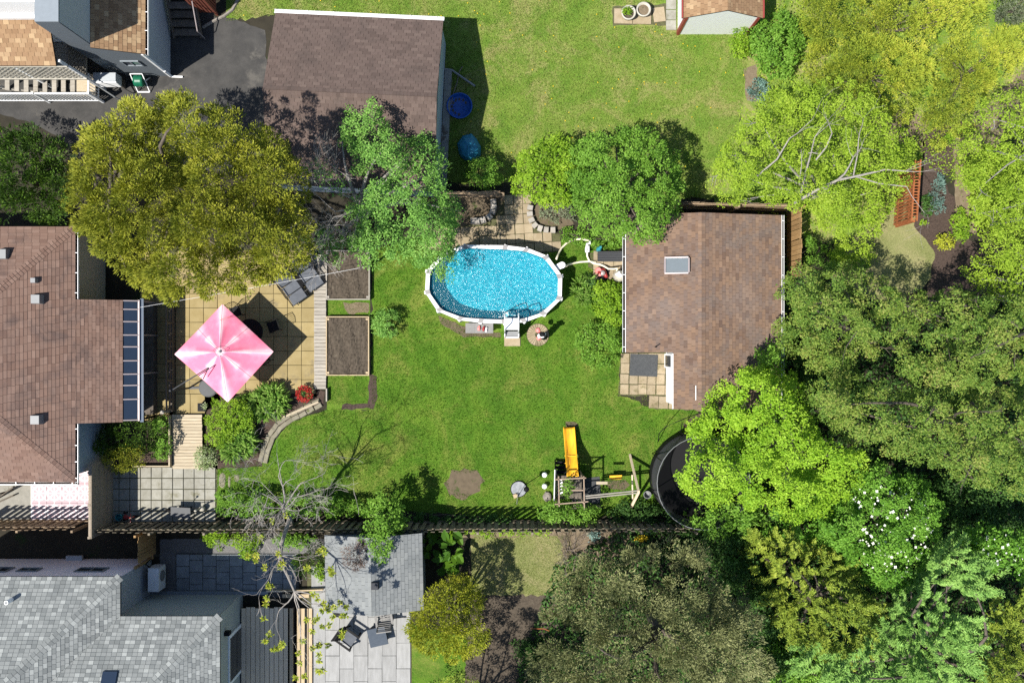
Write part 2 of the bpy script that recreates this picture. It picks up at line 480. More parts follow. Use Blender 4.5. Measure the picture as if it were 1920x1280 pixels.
M['bluetarp'] = weathered('blue_tarp', (0.02, 0.20, 0.34, 1), (0.035, 0.29, 0.45, 1), 6, 50, 0.55, 0.5)
M['yellow'] = weathered('yellow_slide_plastic', (0.70, 0.34, 0.012, 1), (0.80, 0.42, 0.03, 1), 3, 60, 0.45, 0.1, c3=(0.55, 0.27, 0.03, 1), stretch=(4, .7, 1), albedo=1.0)
M['greenplastic'] = plain('green_hose', (0.01, 0.18, 0.09, 1), 0.4)
M['cream'] = plain('cream_plastic', (0.66, 0.62, 0.52, 1), 0.45)
M['tank'] = plain('filter_tank', (0.62, 0.57, 0.47, 1), 0.4)
# ------------------------------------------------------------------ generators
def inpoly(x, y, poly):
    x = np.asarray(x); y = np.asarray(y)
    r = np.zeros(x.shape, bool); n = len(poly); j = n - 1
    for i in range(n):
        xi, yi = poly[i][0], poly[i][1]; xj, yj = poly[j][0], poly[j][1]
        if yi != yj:
            c = ((yi > y) != (yj > y)) & (x < (xj - xi) * (y - yi) / (yj - yi) + xi)
            r ^= c
        j = i
    return r

def edgedist(x, y, poly):
    d = np.full(x.shape, 1e9); n = len(poly)
    for i in range(n):
        ax, ay = poly[i]; bx, by = poly[(i + 1) % n]
        vx, vy = bx - ax, by - ay; L = vx * vx + vy * vy + 1e-9
        t = np.clip(((x - ax) * vx + (y - ay) * vy) / L, 0, 1)
        d = np.minimum(d, np.hypot(x - ax - t * vx, y - ay - t * vy))
    return d

def parea(poly):
    a = 0
    for i in range(len(poly)):
        x1, y1 = poly[i]; x2, y2 = poly[(i + 1) % len(poly)]
        a += x1 * y2 - x2 * y1
    return abs(a) / 2

def wobble(poly, amp, seed, step=9.0):
    """irregular natural outline of a surveyed polygon"""
    r = random.Random(seed); out = []
    n = len(poly)
    for i in range(n):
        ax, ay = poly[i]; bx, by = poly[(i + 1) % n]
        L = math.hypot(bx - ax, by - ay); k = max(1, int(L / step))
        for j in range(k):
            t = j / k
            out.append((ax + (bx - ax) * t + r.uniform(-amp, amp), ay + (by - ay) * t + r.uniform(-amp, amp)))
    return out

def sheet(name, poly, z, mat, amp=0.0, seed=1, parent=None, thick=0.0):
    if amp: poly = wobble(poly, amp, seed)
    m = MB()
    pts = [P(x, y, z) for x, y in poly]
    if thick:
        m.prism(pts, z - thick, z)
    else:
        m.add(pts, [tuple(range(len(pts)))[::-1]])
    o = struct(name, m, mat, parent)
    # make sure the sheet faces up
    me = o.data
    if me.polygons and me.polygons[0].normal.z < 0 and not thick:
        me.flip_normals()
    return o

def slab_grid(parent, x0, y0, x1, y1, pw, ph, mat, h=0.04, gap=0.02, z=0.0, rot=0.0, mask=None, holes=(), name='slab', jit=0.004, runbond=False, zj=0.004):
    """paving stones laid one by one between two plan corners given in survey pixels"""
    a = P(x0, y0); b = P(x1, y1)
    W_, D_ = b.x - a.x, a.y - b.y
    nx = max(1, round(W_ / pw)); ny = max(1, round(D_ / ph))
    sw, sdp = W_ / nx, D_ / ny
    me = mesh_of(name, bevel_box(sw - gap, sdp - gap, h, 0.007), mat)
    meh = None
    cx, cyy = (a.x + b.x) / 2, (a.y + b.y) / 2
    out = []
    for i in range(nx):
        for j in range(ny + (1 if runbond and i % 2 else 0)):
            oy = 0
            msh = me
            if runbond and i % 2:
                if j == 0 or j == ny:
                    if meh is None: meh = mesh_of(name, bevel_box(sw - gap, sdp / 2 - gap, h, 0.007), mat)
                    msh = meh
                    yy = a.y - (sdp / 4 if j == 0 else D_ - sdp / 4)
                else:
                    yy = a.y - sdp * j
            else:
                yy = a.y - sdp * (j + 0.5)
            xx = a.x + sw * (i + 0.5)
            dx, dy = xx - cx, yy - cyy
            xx, yy = cx + dx * math.cos(rot) - dy * math.sin(rot), cyy + dx * math.sin(rot) + dy * math.cos(rot)
            px, py = 960 + xx * FPX / CAM_H, 640 - yy * FPX / CAM_H
            if mask is not None and not inpoly(np.array([px]), np.array([py]), mask)[0]: continue
            if any(inpoly(np.array([px]), np.array([py]), hh)[0] for hh in holes): continue
            out.append(piece(name, msh, parent, (xx + random.uniform(-jit, jit), yy + random.uniform(-jit, jit), z + random.uniform(0, zj)),
                             (random.uniform(-.006, .006), random.uniform(-.006, .006), rot + random.uniform(-.01, .01))))
    return out

def clip_interval(poly2, v):
    us = []
    n = len(poly2)
    for i in range(n):
        u1, v1 = poly2[i]; u2, v2 = poly2[(i + 1) % n]
        if (v1 <= v < v2) or (v2 <= v < v1):
            us.append(u1 + (u2 - u1) * (v - v1) / (v2 - v1))
    return (min(us), max(us)) if len(us) >= 2 else None

class Shingler:
    def __init__(s): s.full = []; s.cut = []
    def face(s, poly, expo=0.145, tab=0.32, tvar=0.0, thick=0.016, phase=0.5, seed=0):
        """courses of tabs on one planar convex roof face; poly[0]->poly[1] is the eave"""
        rr = random.Random(seed)
        p0 = Vector(poly[0]); u = (Vector(poly[1]) - p0).normalized()
        n = None
        for q in poly[2:]:
            n = u.cross(Vector(q) - p0)
            if n.length > 1e-3: break
        n.normalize()
        if n.z < 0: n = -n
        v = n.cross(u).normalized()
        if (Vector(poly[2]) - p0).dot(v) < 0: v = -v
        p2 = [((Vector(q) - p0).dot(u), (Vector(q) - p0).dot(v)) for q in poly]
        vm = max(q[1] for q in p2)
        rot = Matrix((u, v, n)).transposed() if u.cross(v).dot(n) > 0 else Matrix((-u, v, n)).transposed()
        k = 0
        vv = 0.0
        while vv < vm - 0.02:
            v1 = min(vv + expo, vm - 1e-4)
            i0 = clip_interval(p2, vv + 1e-4); i1 = clip_interval(p2, v1 - 1e-4)
            k += 1
            if i0 is None or i1 is None:
                vv += expo; continue
            x = min(i0[0], i1[0]) - tab * ((k * phase) % 1.0) - rr.random() * tab * 0.12
            end = max(i0[1], i1[1])
            while x < end:
                w = tab * (1 + rr.uniform(-tvar, tvar)); g = 0.005
                a, b = x + g, x + w - g
                full = a >= max(i0[0], i1[0]) and b <= min(i0[1], i1[1]) and v1 - vv > expo * 0.98 and tvar == 0
                la, lb = max(a, i0[0]), min(b, i0[1]); ua, ub = max(a, i1[0]), min(b, i1[1])
                x += w
                if lb - la < 0.01 and ub - ua < 0.01: continue
                if lb < la: la = lb = (la + lb) / 2
                if ub < ua: ua = ub = (ua + ub) / 2
                q = [p0 + u * la + v * vv, p0 + u * lb + v * vv, p0 + u * ub + v * v1, p0 + u * ua + v * v1]
                hh = thick * rr.uniform(0.7, 1.25)
                (s.full if full else s.cut).append((q, n, hh, (u, v, n)))
            vv += expo
        return s
    def caps(s, a, b, na, nb, w=0.16, expo=0.15, thick=0.022):
        """cap shingles folded over a ridge or hip from a to b; na, nb: normals of the two faces"""
        a = Vector(a); b = Vector(b); d = (b - a).normalized(); L = (b - a).length
        k = 0
        nn = (na + nb).normalized()
        while k * expo < L:
            q0 = a + d * k * expo; q1 = a + d * min(L, (k + 1) * expo - 0.006)
            for nf, sg in ((na, 1), (nb, -1)):
                sd = d.cross(nf) * sg
                if sd.dot(na - nb) * sg < 0: sd = -sd
                if sd.z > 0: sd = -sd
                q = [q0 + nf * 0.012, q0 + sd * w + nf * 0.012, q1 + sd * w + nf * 0.012, q1 + nf * 0.012]
                s.cut.append((q, nf, thick, None))
            k += 1
    def solid(s, q, n, h):
        lo = [p - n * 0.001 for p in q]
        a0, b0, c0, d0 = lo
        a1, b1 = q[0] + n * h, q[1] + n * h; c1, d1 = q[2] + n * 0.004, q[3] + n * 0.004
        return [a0, b0, b1, a1, c1, d1, c0, d0], [(3, 2, 4, 5), (0, 1, 2, 3), (0, 3, 5, 7), (1, 6, 4, 2)]
    def emit(s, roof, mat, n=300, cap_parent=None):
        def inframe(q):
            c = (q[0] + q[2]) / 2
            k = FPX / (CAM_H - c.z)
            return abs(c.x * k) < 975 and abs(c.y * k) < 655
        allp = [(p, True) for p in s.full] + [(p, False) for p in s.cut]
        vis = [t for t in allp if inframe(t[0][0])]
        vis.sort(key=lambda t: -((t[0][0][1] - t[0][0][0]).length * (t[0][0][3] - t[0][0][0]).length) + (0.0001 * (t[0][0][0].length)))
        ind = vis[:n]; ids = set(id(t[0]) for t in ind)
        rest = [t for t in allp if id(t[0]) not in ids]
        cache = {}
        for (q, nn, h, fr), full in ind:
            o = q[0]
            if full:
                key = (round((q[1] - q[0]).length, 3), tuple(round(x, 3) for x in fr[0]), tuple(round(x, 3) for x in nn), int(h * 400))
                if key not in cache:
                    vs, fs = s.solid([p - o for p in q], nn, h)
                    m = MB(); m.add(vs, fs); cache[key] = mesh_of('shingle', m, mat)
                piece('shingle', cache[key], roof, o)
            else:
                vs, fs = s.solid([p - o for p in q], nn, h)
                m = MB(); m.add(vs, fs)
                piece('shingle', mesh_of('shingle', m, mat), roof, o)
        if rest:
            m = MB(); rr = random.Random(5)
            for (q, nn, h, fr), full in rest:
                vs, fs = s.solid(q, nn, h); m.add(vs, fs, rr.random())
            o = m.build('shingle_field', mat, roof); o['kind'] = 'stuff'

def planar_slab(poly, t=0.09):
    """roof plate under the shingles, thickness downwards"""
    m = MB(); n = len(poly)
    top = [Vector(p) - Vector((0, 0, 0.004)) for p in poly]; bot = [Vector(p) - Vector((0, 0, t)) for p in poly]
    m.add(bot + top, [tuple(range(n))[::-1], tuple(range(n, 2 * n))] + [(i, (i + 1) % n, n + (i + 1) % n, n + i) for i in range(n)])
    return m

def fnorm(poly):
    a, b, c = Vector(poly[0]), Vector(poly[1]), Vector(poly[2])
    n = (b - a).cross(c - a).normalized()
    return n if n.z > 0 else -n

def board_fence(root, a, b, h, mat, bw=0.15, pitch=0.16, alt=0.0, t=0.02, hvar=0.02, posts=2.4, rails=True, z0=0.03, cap=None):
    """upright boards one by one between plan points a and b, with rails and posts behind them"""
    a = Vector((a.x, a.y, 0)); b = Vector((b.x, b.y, 0))
    d = (b - a); L = d.length; d.normalize(); nrm = Vector((-d.y, d.x, 0)); ang = math.atan2(d.y, d.x)
    me = [mesh_of('board', bevel_box(bw, t, h - z0 + k * hvar, 0.004), mat) for k in (-1, 0, 1)]
    n = int(L / pitch)
    for i in range(n):
        p = a + d * (i + 0.5) * pitch
        off = alt if (alt and i % 2) else 0.0
        piece('board', random.choice(me), root, p + nrm * (0.03 + off * -1 if not off else -0.03 - off) + Vector((0, 0, z0)),
              (random.uniform(-.012, .012), random.uniform(-.012, .012), ang + random.uniform(-.03, .03)))
    if rails:
        for zz in (0.3, h - 0.3):
            m = MB(); m.beam(a + Vector((0, 0, zz)), b + Vector((0, 0, zz)), 0.036, 0.09); m.build('rail', mat, root)
    if posts:
        k = max(1, round(L / posts))
        pm = mesh_of('post', bevel_box(0.1, 0.1, h + 0.04, 0.01), mat)
        for i in range(k + 1):
            piece('post', pm, root, a + d * L * i / k - nrm * (0.1 + alt), (0, 0, ang))
    if cap:
        m = MB(); m.beam(a + Vector((0, 0, h + 0.03)), b + Vector((0, 0, h + 0.03)), 0.12, 0.03); m.build('cap_rail', mat, root)

# ------------------------------------------------------------------ foliage
def leaf_mesh(name, pos, nrm, axis, L, Wd, tint, mat, parent, kind=None, shape='leaf'):
    """pos (n,3) leaf base, axis (n,3) leaf direction, nrm (n,3) leaf normal: one folded quad per leaf"""
    n = len(pos)
    a = axis / (np.linalg.norm(axis, axis=1, keepdims=True) + 1e-9)
    nn = nrm - a * np.sum(nrm * a, axis=1, keepdims=True)
    nn /= (np.linalg.norm(nn, axis=1, keepdims=True) + 1e-9)
    sd = np.cross(a, nn)
    L = np.broadcast_to(np.asarray(L, float), (n,))[:, None]; Wd = np.broadcast_to(np.asarray(Wd, float), (n,))[:, None]
    v = np.empty((n, 4, 3))
    mid = 0.45 if shape == 'leaf' else 0.6
    v[:, 0] = pos
    v[:, 1] = pos + a * L * mid + sd * Wd * 0.5 + nn * L * 0.05
    v[:, 2] = pos + a * L - nn * L * 0.06
    v[:, 3] = pos + a * L * mid - sd * Wd * 0.5 + nn * L * 0.05
    v = v.reshape(-1, 3)
    lo = v.min(0); hi = v.max(0)
    org = Vector(((lo[0] + hi[0]) / 2, (lo[1] + hi[1]) / 2, lo[2]))
    v = v - np.array(org)
    me = bpy.data.meshes.new(name)
    me.vertices.add(n * 4); me.vertices.foreach_set('co', v.astype(np.float32).ravel())
    me.loops.add(n * 4); me.loops.foreach_set('vertex_index', np.arange(n * 4, dtype=np.int32))
    me.polygons.add(n); me.polygons.foreach_set('loop_start', np.arange(0, n * 4, 4, dtype=np.int32))
    me.update(calc_edges=True)
    at = me.attributes.new('tint', 'FLOAT', 'FACE')
    at.data.foreach_set('value', np.clip(tint, 0, 1).astype(np.float32))
    me.materials.append(mat)
    o = bpy.data.objects.new(name, me); link(o); place(o, org, parent)
    if kind: o['kind'] = kind
    return o

def unit(n, g):
    v = g.normal(size=(n, 3)); return v / np.linalg.norm(v, axis=1, keepdims=True)

def sample_poly(poly, n, g):
    xs = [p[0] for p in poly]; ys = [p[1] for p in poly]
    out = np.zeros((0, 2))
    while len(out) < n:
        q = g.uniform((min(xs), min(ys)), (max(xs), max(ys)), size=(n * 3, 2))
        out = np.vstack([out, q[inpoly(q[:, 0], q[:, 1], poly)]])
    return out[:n]

def vnoise(x, y, seed, s):
    """smooth value noise for lumps in a crown"""
    g = np.random.default_rng(seed); G = g.random((64, 64))
    X = x / s; Y = y / s
    ix = np.floor(X).astype(int); iy = np.floor(Y).astype(int); fx = X - ix; fy = Y - iy
    fx = fx * fx * (3 - 2 * fx); fy = fy * fy * (3 - 2 * fy)
    q = lambda i, j: G[i % 64, j % 64]
    return (q(ix, iy) * (1 - fx) + q(ix + 1, iy) * fx) * (1 - fy) + (q(ix, iy + 1) * (1 - fx) + q(ix + 1, iy + 1) * fx) * fy

def crown_points(poly, zmax, zedge, n, g, R=None, lump=0.0, lumps=60, seed=0, gaps=0.0, keep=None):
    q = sample_poly(poly, int(n * (1.6 if gaps else 1.0)), g)
    if gaps:
        w = vnoise(q[:, 0], q[:, 1], seed + 91, lumps * 0.55)
        q = q[w > gaps * 0.75][:n]
    d = edgedist(q[:, 0], q[:, 1], poly)
    if R is None: R = max(12.0, np.percentile(d, 97))
    t = np.clip(d / R, 0, 1)
    env = np.sqrt(np.clip(1 - (1 - t) ** 2, 0, 1))
    ln = vnoise(q[:, 0], q[:, 1], seed, lumps)
    env = np.clip(env * (1 - lump) + env * ln * lump * 1.5, 0, 1.05)
    z = zedge + (zmax - zedge) * env
    return q, z, t

def to_world(q, z):
    k = (CAM_H - z) / FPX
    return np.stack([(q[:, 0] - 960) * k, (640 - q[:, 1]) * k, z], axis=1)

DENS = {'leaf': 1.6, 'spray': 1.9, 'frond': 1.6}
def foliage(parent, poly, zmax, zedge, mat, L=0.12, Wd=0.07, cr=0.34, dens=420, style='leaf', seed=1, lump=0.35, lumps=55, gaps=0.0,
            layers=1.6, name='crown', up=0.45, R=None, squash=0.7, tvar=(0.5, 0.35), shrink=True, cover=1.2, kind=None):
    """leaf clumps spread over and through a crown's volume; poly is the crown's plan outline in survey pixels"""
    g = np.random.default_rng(seed)
    if shrink:
        cx = sum(p[0] for p in poly) / len(poly); cy_ = sum(p[1] for p in poly) / len(poly)
        r = math.sqrt(parea(poly) / math.pi); f = max(0.5, 1 - cr * 44 * 0.42 / r)
        poly_in = [(cx + (x - cx) * f, cy_ + (y - cy_) * f) for x, y in poly]
    else:
        poly_in = poly
    dens = dens * DENS.get(style, 1.5)
    area = parea(poly) * ((CAM_H - (zmax + zedge) / 2) / FPX) ** 2
    nc = max(4, int(area / (cr * cr) * cover))
    q, z, t = crown_points(poly_in, zmax, zedge, nc, g, R, lump, lumps, seed, gaps)
    nc = len(q)
    deep = g.random(nc) < (1 - 1 / layers)
    z = np.where(deep, z - g.uniform(0.3, 1.0, nc) * (0.5 + 0.35 * (zmax - zedge)), z)
    z = np.maximum(z, np.minimum(0.15, zedge))
    c = to_world(q, z)
    cen = c.mean(0); cen[2] = zedge + (zmax - zedge) * 0.2
    out = c - cen; out /= (np.linalg.norm(out, axis=1, keepdims=True) + 1e-9)
    per = max(6, int(dens * area / nc))
    idx = np.repeat(np.arange(nc), per); n = len(idx)
    crs = cr * g.uniform(0.5, 1.45, nc)
    dirs = unit(n, g)
    flip = (dirs[:, 2] < -0.25); dirs[flip, 2] *= -1
    rad = g.uniform(0.25, 1.0, n) ** 0.6
    ctint = 0.55 * g.random(nc) + 0.45 * np.clip(vnoise(q[:, 0], q[:, 1], seed + 31, lumps * 0.8) * 1.6 - .3, 0, 1); tint = 0.55 * ctint[idx] + 0.5 * g.random(n) - 0.02
    pos = c[idx] + dirs * (rad * crs[idx])[:, None] * np.array([1, 1, squash])
    upv = np.array([0, 0, 1.0])
    if style == 'leaf':
        nrm = dirs * (1 - up) + upv * (up + 0.25) + unit(n, g) * 0.5
        ax = unit(n, g) + dirs * 0.4
        Ls = L * g.uniform(0.5, 1.45, n); Ws = Wd * g.uniform(0.6, 1.4, n)
    elif style == 'spray':      # conifer sprays: slim, pointing out and up from the limb
        ax = dirs * 0.9 + out[idx] * 0.6 + upv * 0.35 + unit(n, g) * 0.35
        nrm = upv * 0.95 + dirs * 0.35 + unit(n, g) * 0.5
        Ls = L * g.uniform(0.6, 1.4, n); Ws = Wd * g.uniform(0.7, 1.3, n)
    else:                       # frond: feathered shoots growing outwards and up the same way within a clump
        axc = out * 0.8 + upv * 0.25 + unit(nc, g) * 0.45
        axc /= np.linalg.norm(axc, axis=1, keepdims=True)
        s = g.uniform(-1, 1, n)
        side = np.cross(axc[idx], upv); side /= (np.linalg.norm(side, axis=1, keepdims=True) + 1e-9)
        lat = g.choice([-1, 1], n)
        pos = c[idx] + axc[idx] * (s * crs[idx] * 1.5)[:, None] + unit(n, g) * (cr * 0.16)
        ax = axc[idx] * 0.7 + side * (lat * (0.9 - 0.4 * s))[:, None] + unit(n, g) * 0.25
        nrm = upv + unit(n, g) * 0.45
        Ls = L * g.uniform(0.6, 1.3, n) * (1.1 - 0.45 * s); Ws = Wd * g.uniform(0.7, 1.3, n)
    pos[:, 2] = np.maximum(pos[:, 2], 0.03)
    o = leaf_mesh(name, pos, nrm, ax, Ls, Ws, tint, mat, parent, kind)
    return o, c

def limb_set(mb, base, tips, r0, g, bend=0.25, n=5):
    base = Vector(base)
    for tp in tips:
        tp = Vector(tp); d = tp - base
        pts = []; rad = []
        off = Vector((g.normal() * bend, g.normal() * bend, abs(g.normal()) * bend)) * d.length * 0.3
        for i in range(n + 1):
            t = i / n
            p = base + d * t + off * math.sin(math.pi * t)
            p.z = base.z + d.z * (t ** 0.8) + off.z * math.sin(math.pi * t)
            pts.append(p); rad.append(max(0.012, r0 * (1 - 0.85 * t)))
        mb.tube(pts, rad, 5, cap=False)

def tree(name, label, poly, zmax, zedge, mat, trunk_r=0.14, base=None, bark=None, group=None, cat='tree', nlimb=12, seed=1, sub=None, bare=0, **kw):
    cx = sum(p[0] for p in poly) / len(poly); cy_ = sum(p[1] for p in poly) / len(poly)
    if base is None:
        w = P(cx, cy_, (zmax + zedge) * 0.45); base = Vector((w.x, w.y, 0))
    root = thing(name, label, cat, (base.x, base.y, 0), group)
    _, c = foliage(root, poly, zmax, zedge, mat, seed=seed, **kw)
    if sub:
        for s_ in sub:
            kk = dict(kw); kk.update(s_[3]); foliage(root, s_[0], s_[1], s_[2], kk.pop('mat', mat), seed=seed + 77, **kk)
    g = np.random.default_rng(seed + 5)
    fork = Vector((base.x, base.y, max(0.3, min(zedge + 0.4, zmax * 0.35))))
    m = MB(); m.tube([base - Vector((0, 0, 0.05)), base.lerp(fork, 0.5) + Vector((0.03, 0.02, 0)), fork], [trunk_r * 1.35, trunk_r, trunk_r * 0.85], 8)
    tk = m.build('trunk', bark or M['bark'], root, True)
    if nlimb:
        m = MB()
        ids = g.choice(len(c), min(nlimb, len(c)), replace=False)
        limb_set(m, fork, [c[i] - np.array([0, 0, 0.12]) for i in ids], trunk_r * 0.6, g)
        if bare:
            for i in list(ids)[:bare]:
                a = Vector(c[i]) - Vector((0, 0, .12)); dv = Vector((g.normal(), g.normal(), 0.5 + g.random())).normalized()
                L = g.uniform(0.5, 1.3); pts = [a, a + dv * L * 0.5 + Vector(g.normal(size=3)) * 0.06, a + dv * L]
                m.tube(pts, [0.03, 0.018, 0.007], 4, cap=False)
                for k in range(3):
                    d2 = (dv + Vector(g.normal(size=3)) * 0.6).normalized(); s0 = pts[1].lerp(pts[2], g.random())
                    m.tube([s0, s0 + d2 * L * 0.4], [0.012, 0.004], 3, cap=False)
        m.build('limbs', bark or M['bark'], root, True)
    return root

def shrub(name, label, poly, zmax, mat, seed=1, group=None, cat='shrub', zedge=0.12, stems=True, **kw):
    cx = sum(p[0] for p in poly) / len(poly); cy_ = sum(p[1] for p in poly) / len(poly)
    w = P(cx, cy_, zmax * 0.5)
    root = thing(name, label, cat, (w.x, w.y, 0), group)
    kw.setdefault('cr', 0.16); kw.setdefault('L', 0.085); kw.setdefault('Wd', 0.05); kw.setdefault('dens', 700); kw.setdefault('lumps', 22)
    _, c = foliage(root, poly, zmax, zedge, mat, seed=seed, **kw)
    if stems:
        g = np.random.default_rng(seed); m = MB()
        ids = g.choice(len(c), min(7, len(c)), replace=False)
        limb_set(m, (w.x, w.y, 0.0), [c[i] for i in ids], 0.02, g, 0.2, 3)
        m.build('stem', M['bark'], root)
    return root

def blob_poly(cx, cy_, rx, ry=None, seed=1, n=16, amp=0.12):
    ry = ry or rx; r = random.Random(seed)
    return [(cx + rx * (1 + r.uniform(-amp, amp)) * math.cos(2 * math.pi * i / n), cy_ + ry * (1 + r.uniform(-amp, amp)) * math.sin(2 * math.pi * i / n)) for i in range(n)]

def strap_plant(name, label, px, py, R, mat, n=220, seed=1, h=0.5, wd=0.035, cat='plant', group=None, crowns=7):
    """rosette of long arching strap leaves"""
    g = np.random.default_rng(seed); c = P(px, py)
    root = thing(name, label, cat, (c.x, c.y, 0), group)
    m = MB()
    cs = [(0.0, 0.0)] + [(R * .55 * math.cos(6.283 * k / (crowns - 1) + seed) * g.uniform(.75, 1.1), R * .55 * math.sin(6.283 * k / (crowns - 1) + seed) * g.uniform(.75, 1.1)) for k in range(crowns - 1)]
    for i in range(int(n * 1.7)):
        ox, oy = cs[i % crowns]
        a = g.uniform(0, 2 * math.pi); L = R * .62 * g.uniform(0.5, 1.1); r0 = R * 0.10 * math.sqrt(g.random())
        b = a + g.normal() * 0.5
        p0 = Vector((c.x + ox + r0 * math.cos(b), c.y + oy + r0 * math.sin(b), 0.05))
        d = Vector((math.cos(a), math.sin(a), 0)); hh = h * g.uniform(0.6, 1.2)
        s = Vector((-d.y, d.x, 0)) * wd * g.uniform(0.6, 1.3) / 2
        pts = [p0, p0 + d * L * 0.35 + Vector((0, 0, hh * 0.8)), p0 + d * L * 0.7 + Vector((0, 0, hh)), p0 + d * L + Vector((0, 0, hh * 0.65))]
        w = (0.7, 1.0, 0.9, 0.05); t = g.random()
        vs = []
        for p, q in zip(pts, w): vs += [p - s * q, p + s * q]
        m.add(vs, [(0, 1, 3, 2), (2, 3, 5, 4), (4, 5, 7, 6)], t)
    m.build('leaves', mat, root)
    return root

def grow(mb, p, d, L, r, depth, g, tips, spread=0.55, up=0.0, seg=4, kids=(2, 3)):
    """recursive bare branch"""
    pts = [Vector(p)]; rad = [r]; q = Vector(p); dd = Vector(d).normalized()
    for i in range(seg):
        dd = (dd + Vector(g.normal(size=3)) * 0.16 + Vector((0, 0, up))).normalized()
        q = q + dd * L / seg; pts.append(q.copy()); rad.append(max(0.005, r * (1 - 0.5 * (i + 1) / seg)))
    mb.tube(pts, rad, 6 if r > 0.03 else 4 if r > 0.012 else 3, cap=False)
    if depth <= 0:
        tips.append(q.copy()); return
    nk = int(g.integers(kids[0], kids[1] + 1))
    for k in range(nk):
        t = 1.0 if k == 0 else g.uniform(0.4, 0.95)
        j = min(seg, max(1, int(round(t * seg))))
        nd = (dd + Vector(g.normal(size=3)) * spread).normalized()
        grow(mb, pts[j], nd, L * g.uniform(0.6, 0.85), rad[j] * (0.8 if k == 0 else 0.62), depth - 1, g, tips, spread, up, seg, kids)
# ------------------------------------------------------------------ the ground
m = MB(); m.add([(-60, -45, 0), (60, -45, 0), (60, 45, 0), (-60, 45, 0)], [(0, 1, 2, 3)])
struct('ground', m, M['ground'])
for rc in ([(-1500, -1200), (3400, -1200), (3400, -28), (-1500, -28)], [(-1500, 1325), (3400, 1325), (3400, 2500), (-1500, 2500)], [(1965, -28), (3400, -28), (3400, 1325), (1965, 1325)], [(-1500, -28), (-45, -28), (-45, 1325), (-1500, 1325)]):
    sheet('outer_lawn', rc, 0.002, M['back_lawn'], 0)
LAWN = [(400, 880), (440, 868), (500, 862), (508, 830), (540, 795), (612, 765), (697, 768), (697, 690), (697, 470), (800, 440), (1000, 455), (1175, 445), (1172, 660), (1162, 700), (1160, 742), (1215, 760), (1310, 770), (1320, 830), (1285, 960), (1000, 975), (840, 962), (690, 958), (560, 945), (405, 950)]
sheet('lawn', LAWN, 0.004, M['lawn'], 3.0, 3)
BACK = [(425, -20), (1440, -20), (1400, 120), (1392, 200), (1372, 290), (1345, 372), (1278, 372), (1100, 350), (985, 340), (850, 345), (822, 320), (822, 40), (500, 30), (470, 35), (425, 40)]
sheet('back_lawn', BACK, 0.004, M['back_lawn'], 4.0, 4)
sheet('meadow', [(1340, 380), (1372, 290), (1392, 200), (1400, 120), (1440, -20), (1960, -20), (1960, 140), (1790, 240), (1740, 300), (1690, 400), (1640, 480), (1500, 440), (1480, 385)], 0.002, M['back_lawn'], 4, 40)
sheet('far_lawn', [(1640, 420), (1700, 360), (1745, 440), (1760, 480), (1750, 520), (1700, 560), (1640, 560), (1560, 520), (1600, 440)], 0.004, M['dry_lawn'], 4, 5)
sheet('neighbour_lawn', [(883, 1005), (1070, 1000), (1085, 1090), (1040, 1118), (882, 1115)], 0.004, M['dry_lawn'], 2, 6)
sheet('side_lawn', [(770, 1170), (900, 1200), (905, 1300), (770, 1300)], 0.004, M['lawn'], 1, 7)
DRIVE = [(-40, 150), (320, -20), (395, -20), (400, 32), (440, 36), (498, 58), (500, 140), (488, 330), (140, 290), (120, 265), (60, 230), (-40, 205)]
sheet('driveway', DRIVE, 0.006, M['asphalt'], 2.0, 8)
m = MB()
m.tube([P(380, 52, .03), P(400, 40, .04), P(420, 30, .04), P(436, 18, .04), P(446, 0, .04), P(450, -15, .04)], 0.07, 6)
struct('driveway_edging', m, M['rock'])
sheet('garden_bed', [(380, 700), (480, 690), (560, 722), (612, 735), (606, 758), (560, 775), (520, 800), (498, 835), (490, 875), (390, 878)], 0.010, M['mulch'], 2, 9)
sheet('cedar_bed', [(150, 780), (325, 770), (322, 875), (170, 880)], 0.010, M['mulch'], 2, 10)
sheet('worn_turf', [(1135, 905), (1150, 898), (1172, 900), (1180, 908), (1168, 918), (1145, 918)], 0.006, M['bare'], 3, 41)
sheet('worn_turf', [(1060, 792), (1078, 790), (1084, 798), (1078, 806), (1062, 806)], 0.006, M['bare'], 2, 42)
sheet('bare_patch', [(832, 905), (850, 880), (885, 878), (908, 900), (900, 925), (865, 936), (838, 925)], 0.010, M['bare'], 5, 11)
sheet('tilled_bed', [(880, 1115), (1042, 1116), (1048, 1165), (1040, 1300), (870, 1300)], 0.010, M['soil'], 3, 12)
sheet('mulch_bed', [(1735, 250), (1790, 225), (1850, 235), (1830, 290), (1770, 330), (1790, 380), (1800, 430), (1850, 470), (1860, 560), (1740, 560), (1752, 470), (1715, 420), (1728, 330)], 0.012, M['mulch'], 4, 13)
sheet('dry_bank', [(1790, 250), (1920, 130), (1940, 200), (1880, 250), (1850, 330), (1830, 440), (1795, 430), (1790, 330)], 0.016, M['leaflitter'], 4, 14)
sheet('litter_strip', [(1600, 190), (1740, 220), (1730, 290), (1660, 260), (1590, 225)], 0.012, M['leaflitter'], 4, 15)
sheet('shed_fringe', [(1395, 130), (1420, 120), (1425, 190), (1400, 190)], 0.012, M['leaflitter'], 3, 16)
sheet('fence_litter', [(1040, 985), (1180, 985), (1200, 1060), (1060, 1050)], 0.012, M['leaflitter'], 4, 17)
sheet('planting_strip', [(860, 985), (1045, 985), (1045, 1004), (860, 1008)], 0.012, M['leaflitter'], 2, 18)
sheet('gravel_strip', [(300, 1010), (620, 1010), (620, 1038), (330, 1036), (330, 1112), (300, 1112)], 0.010, M['gravel'], 1, 19)
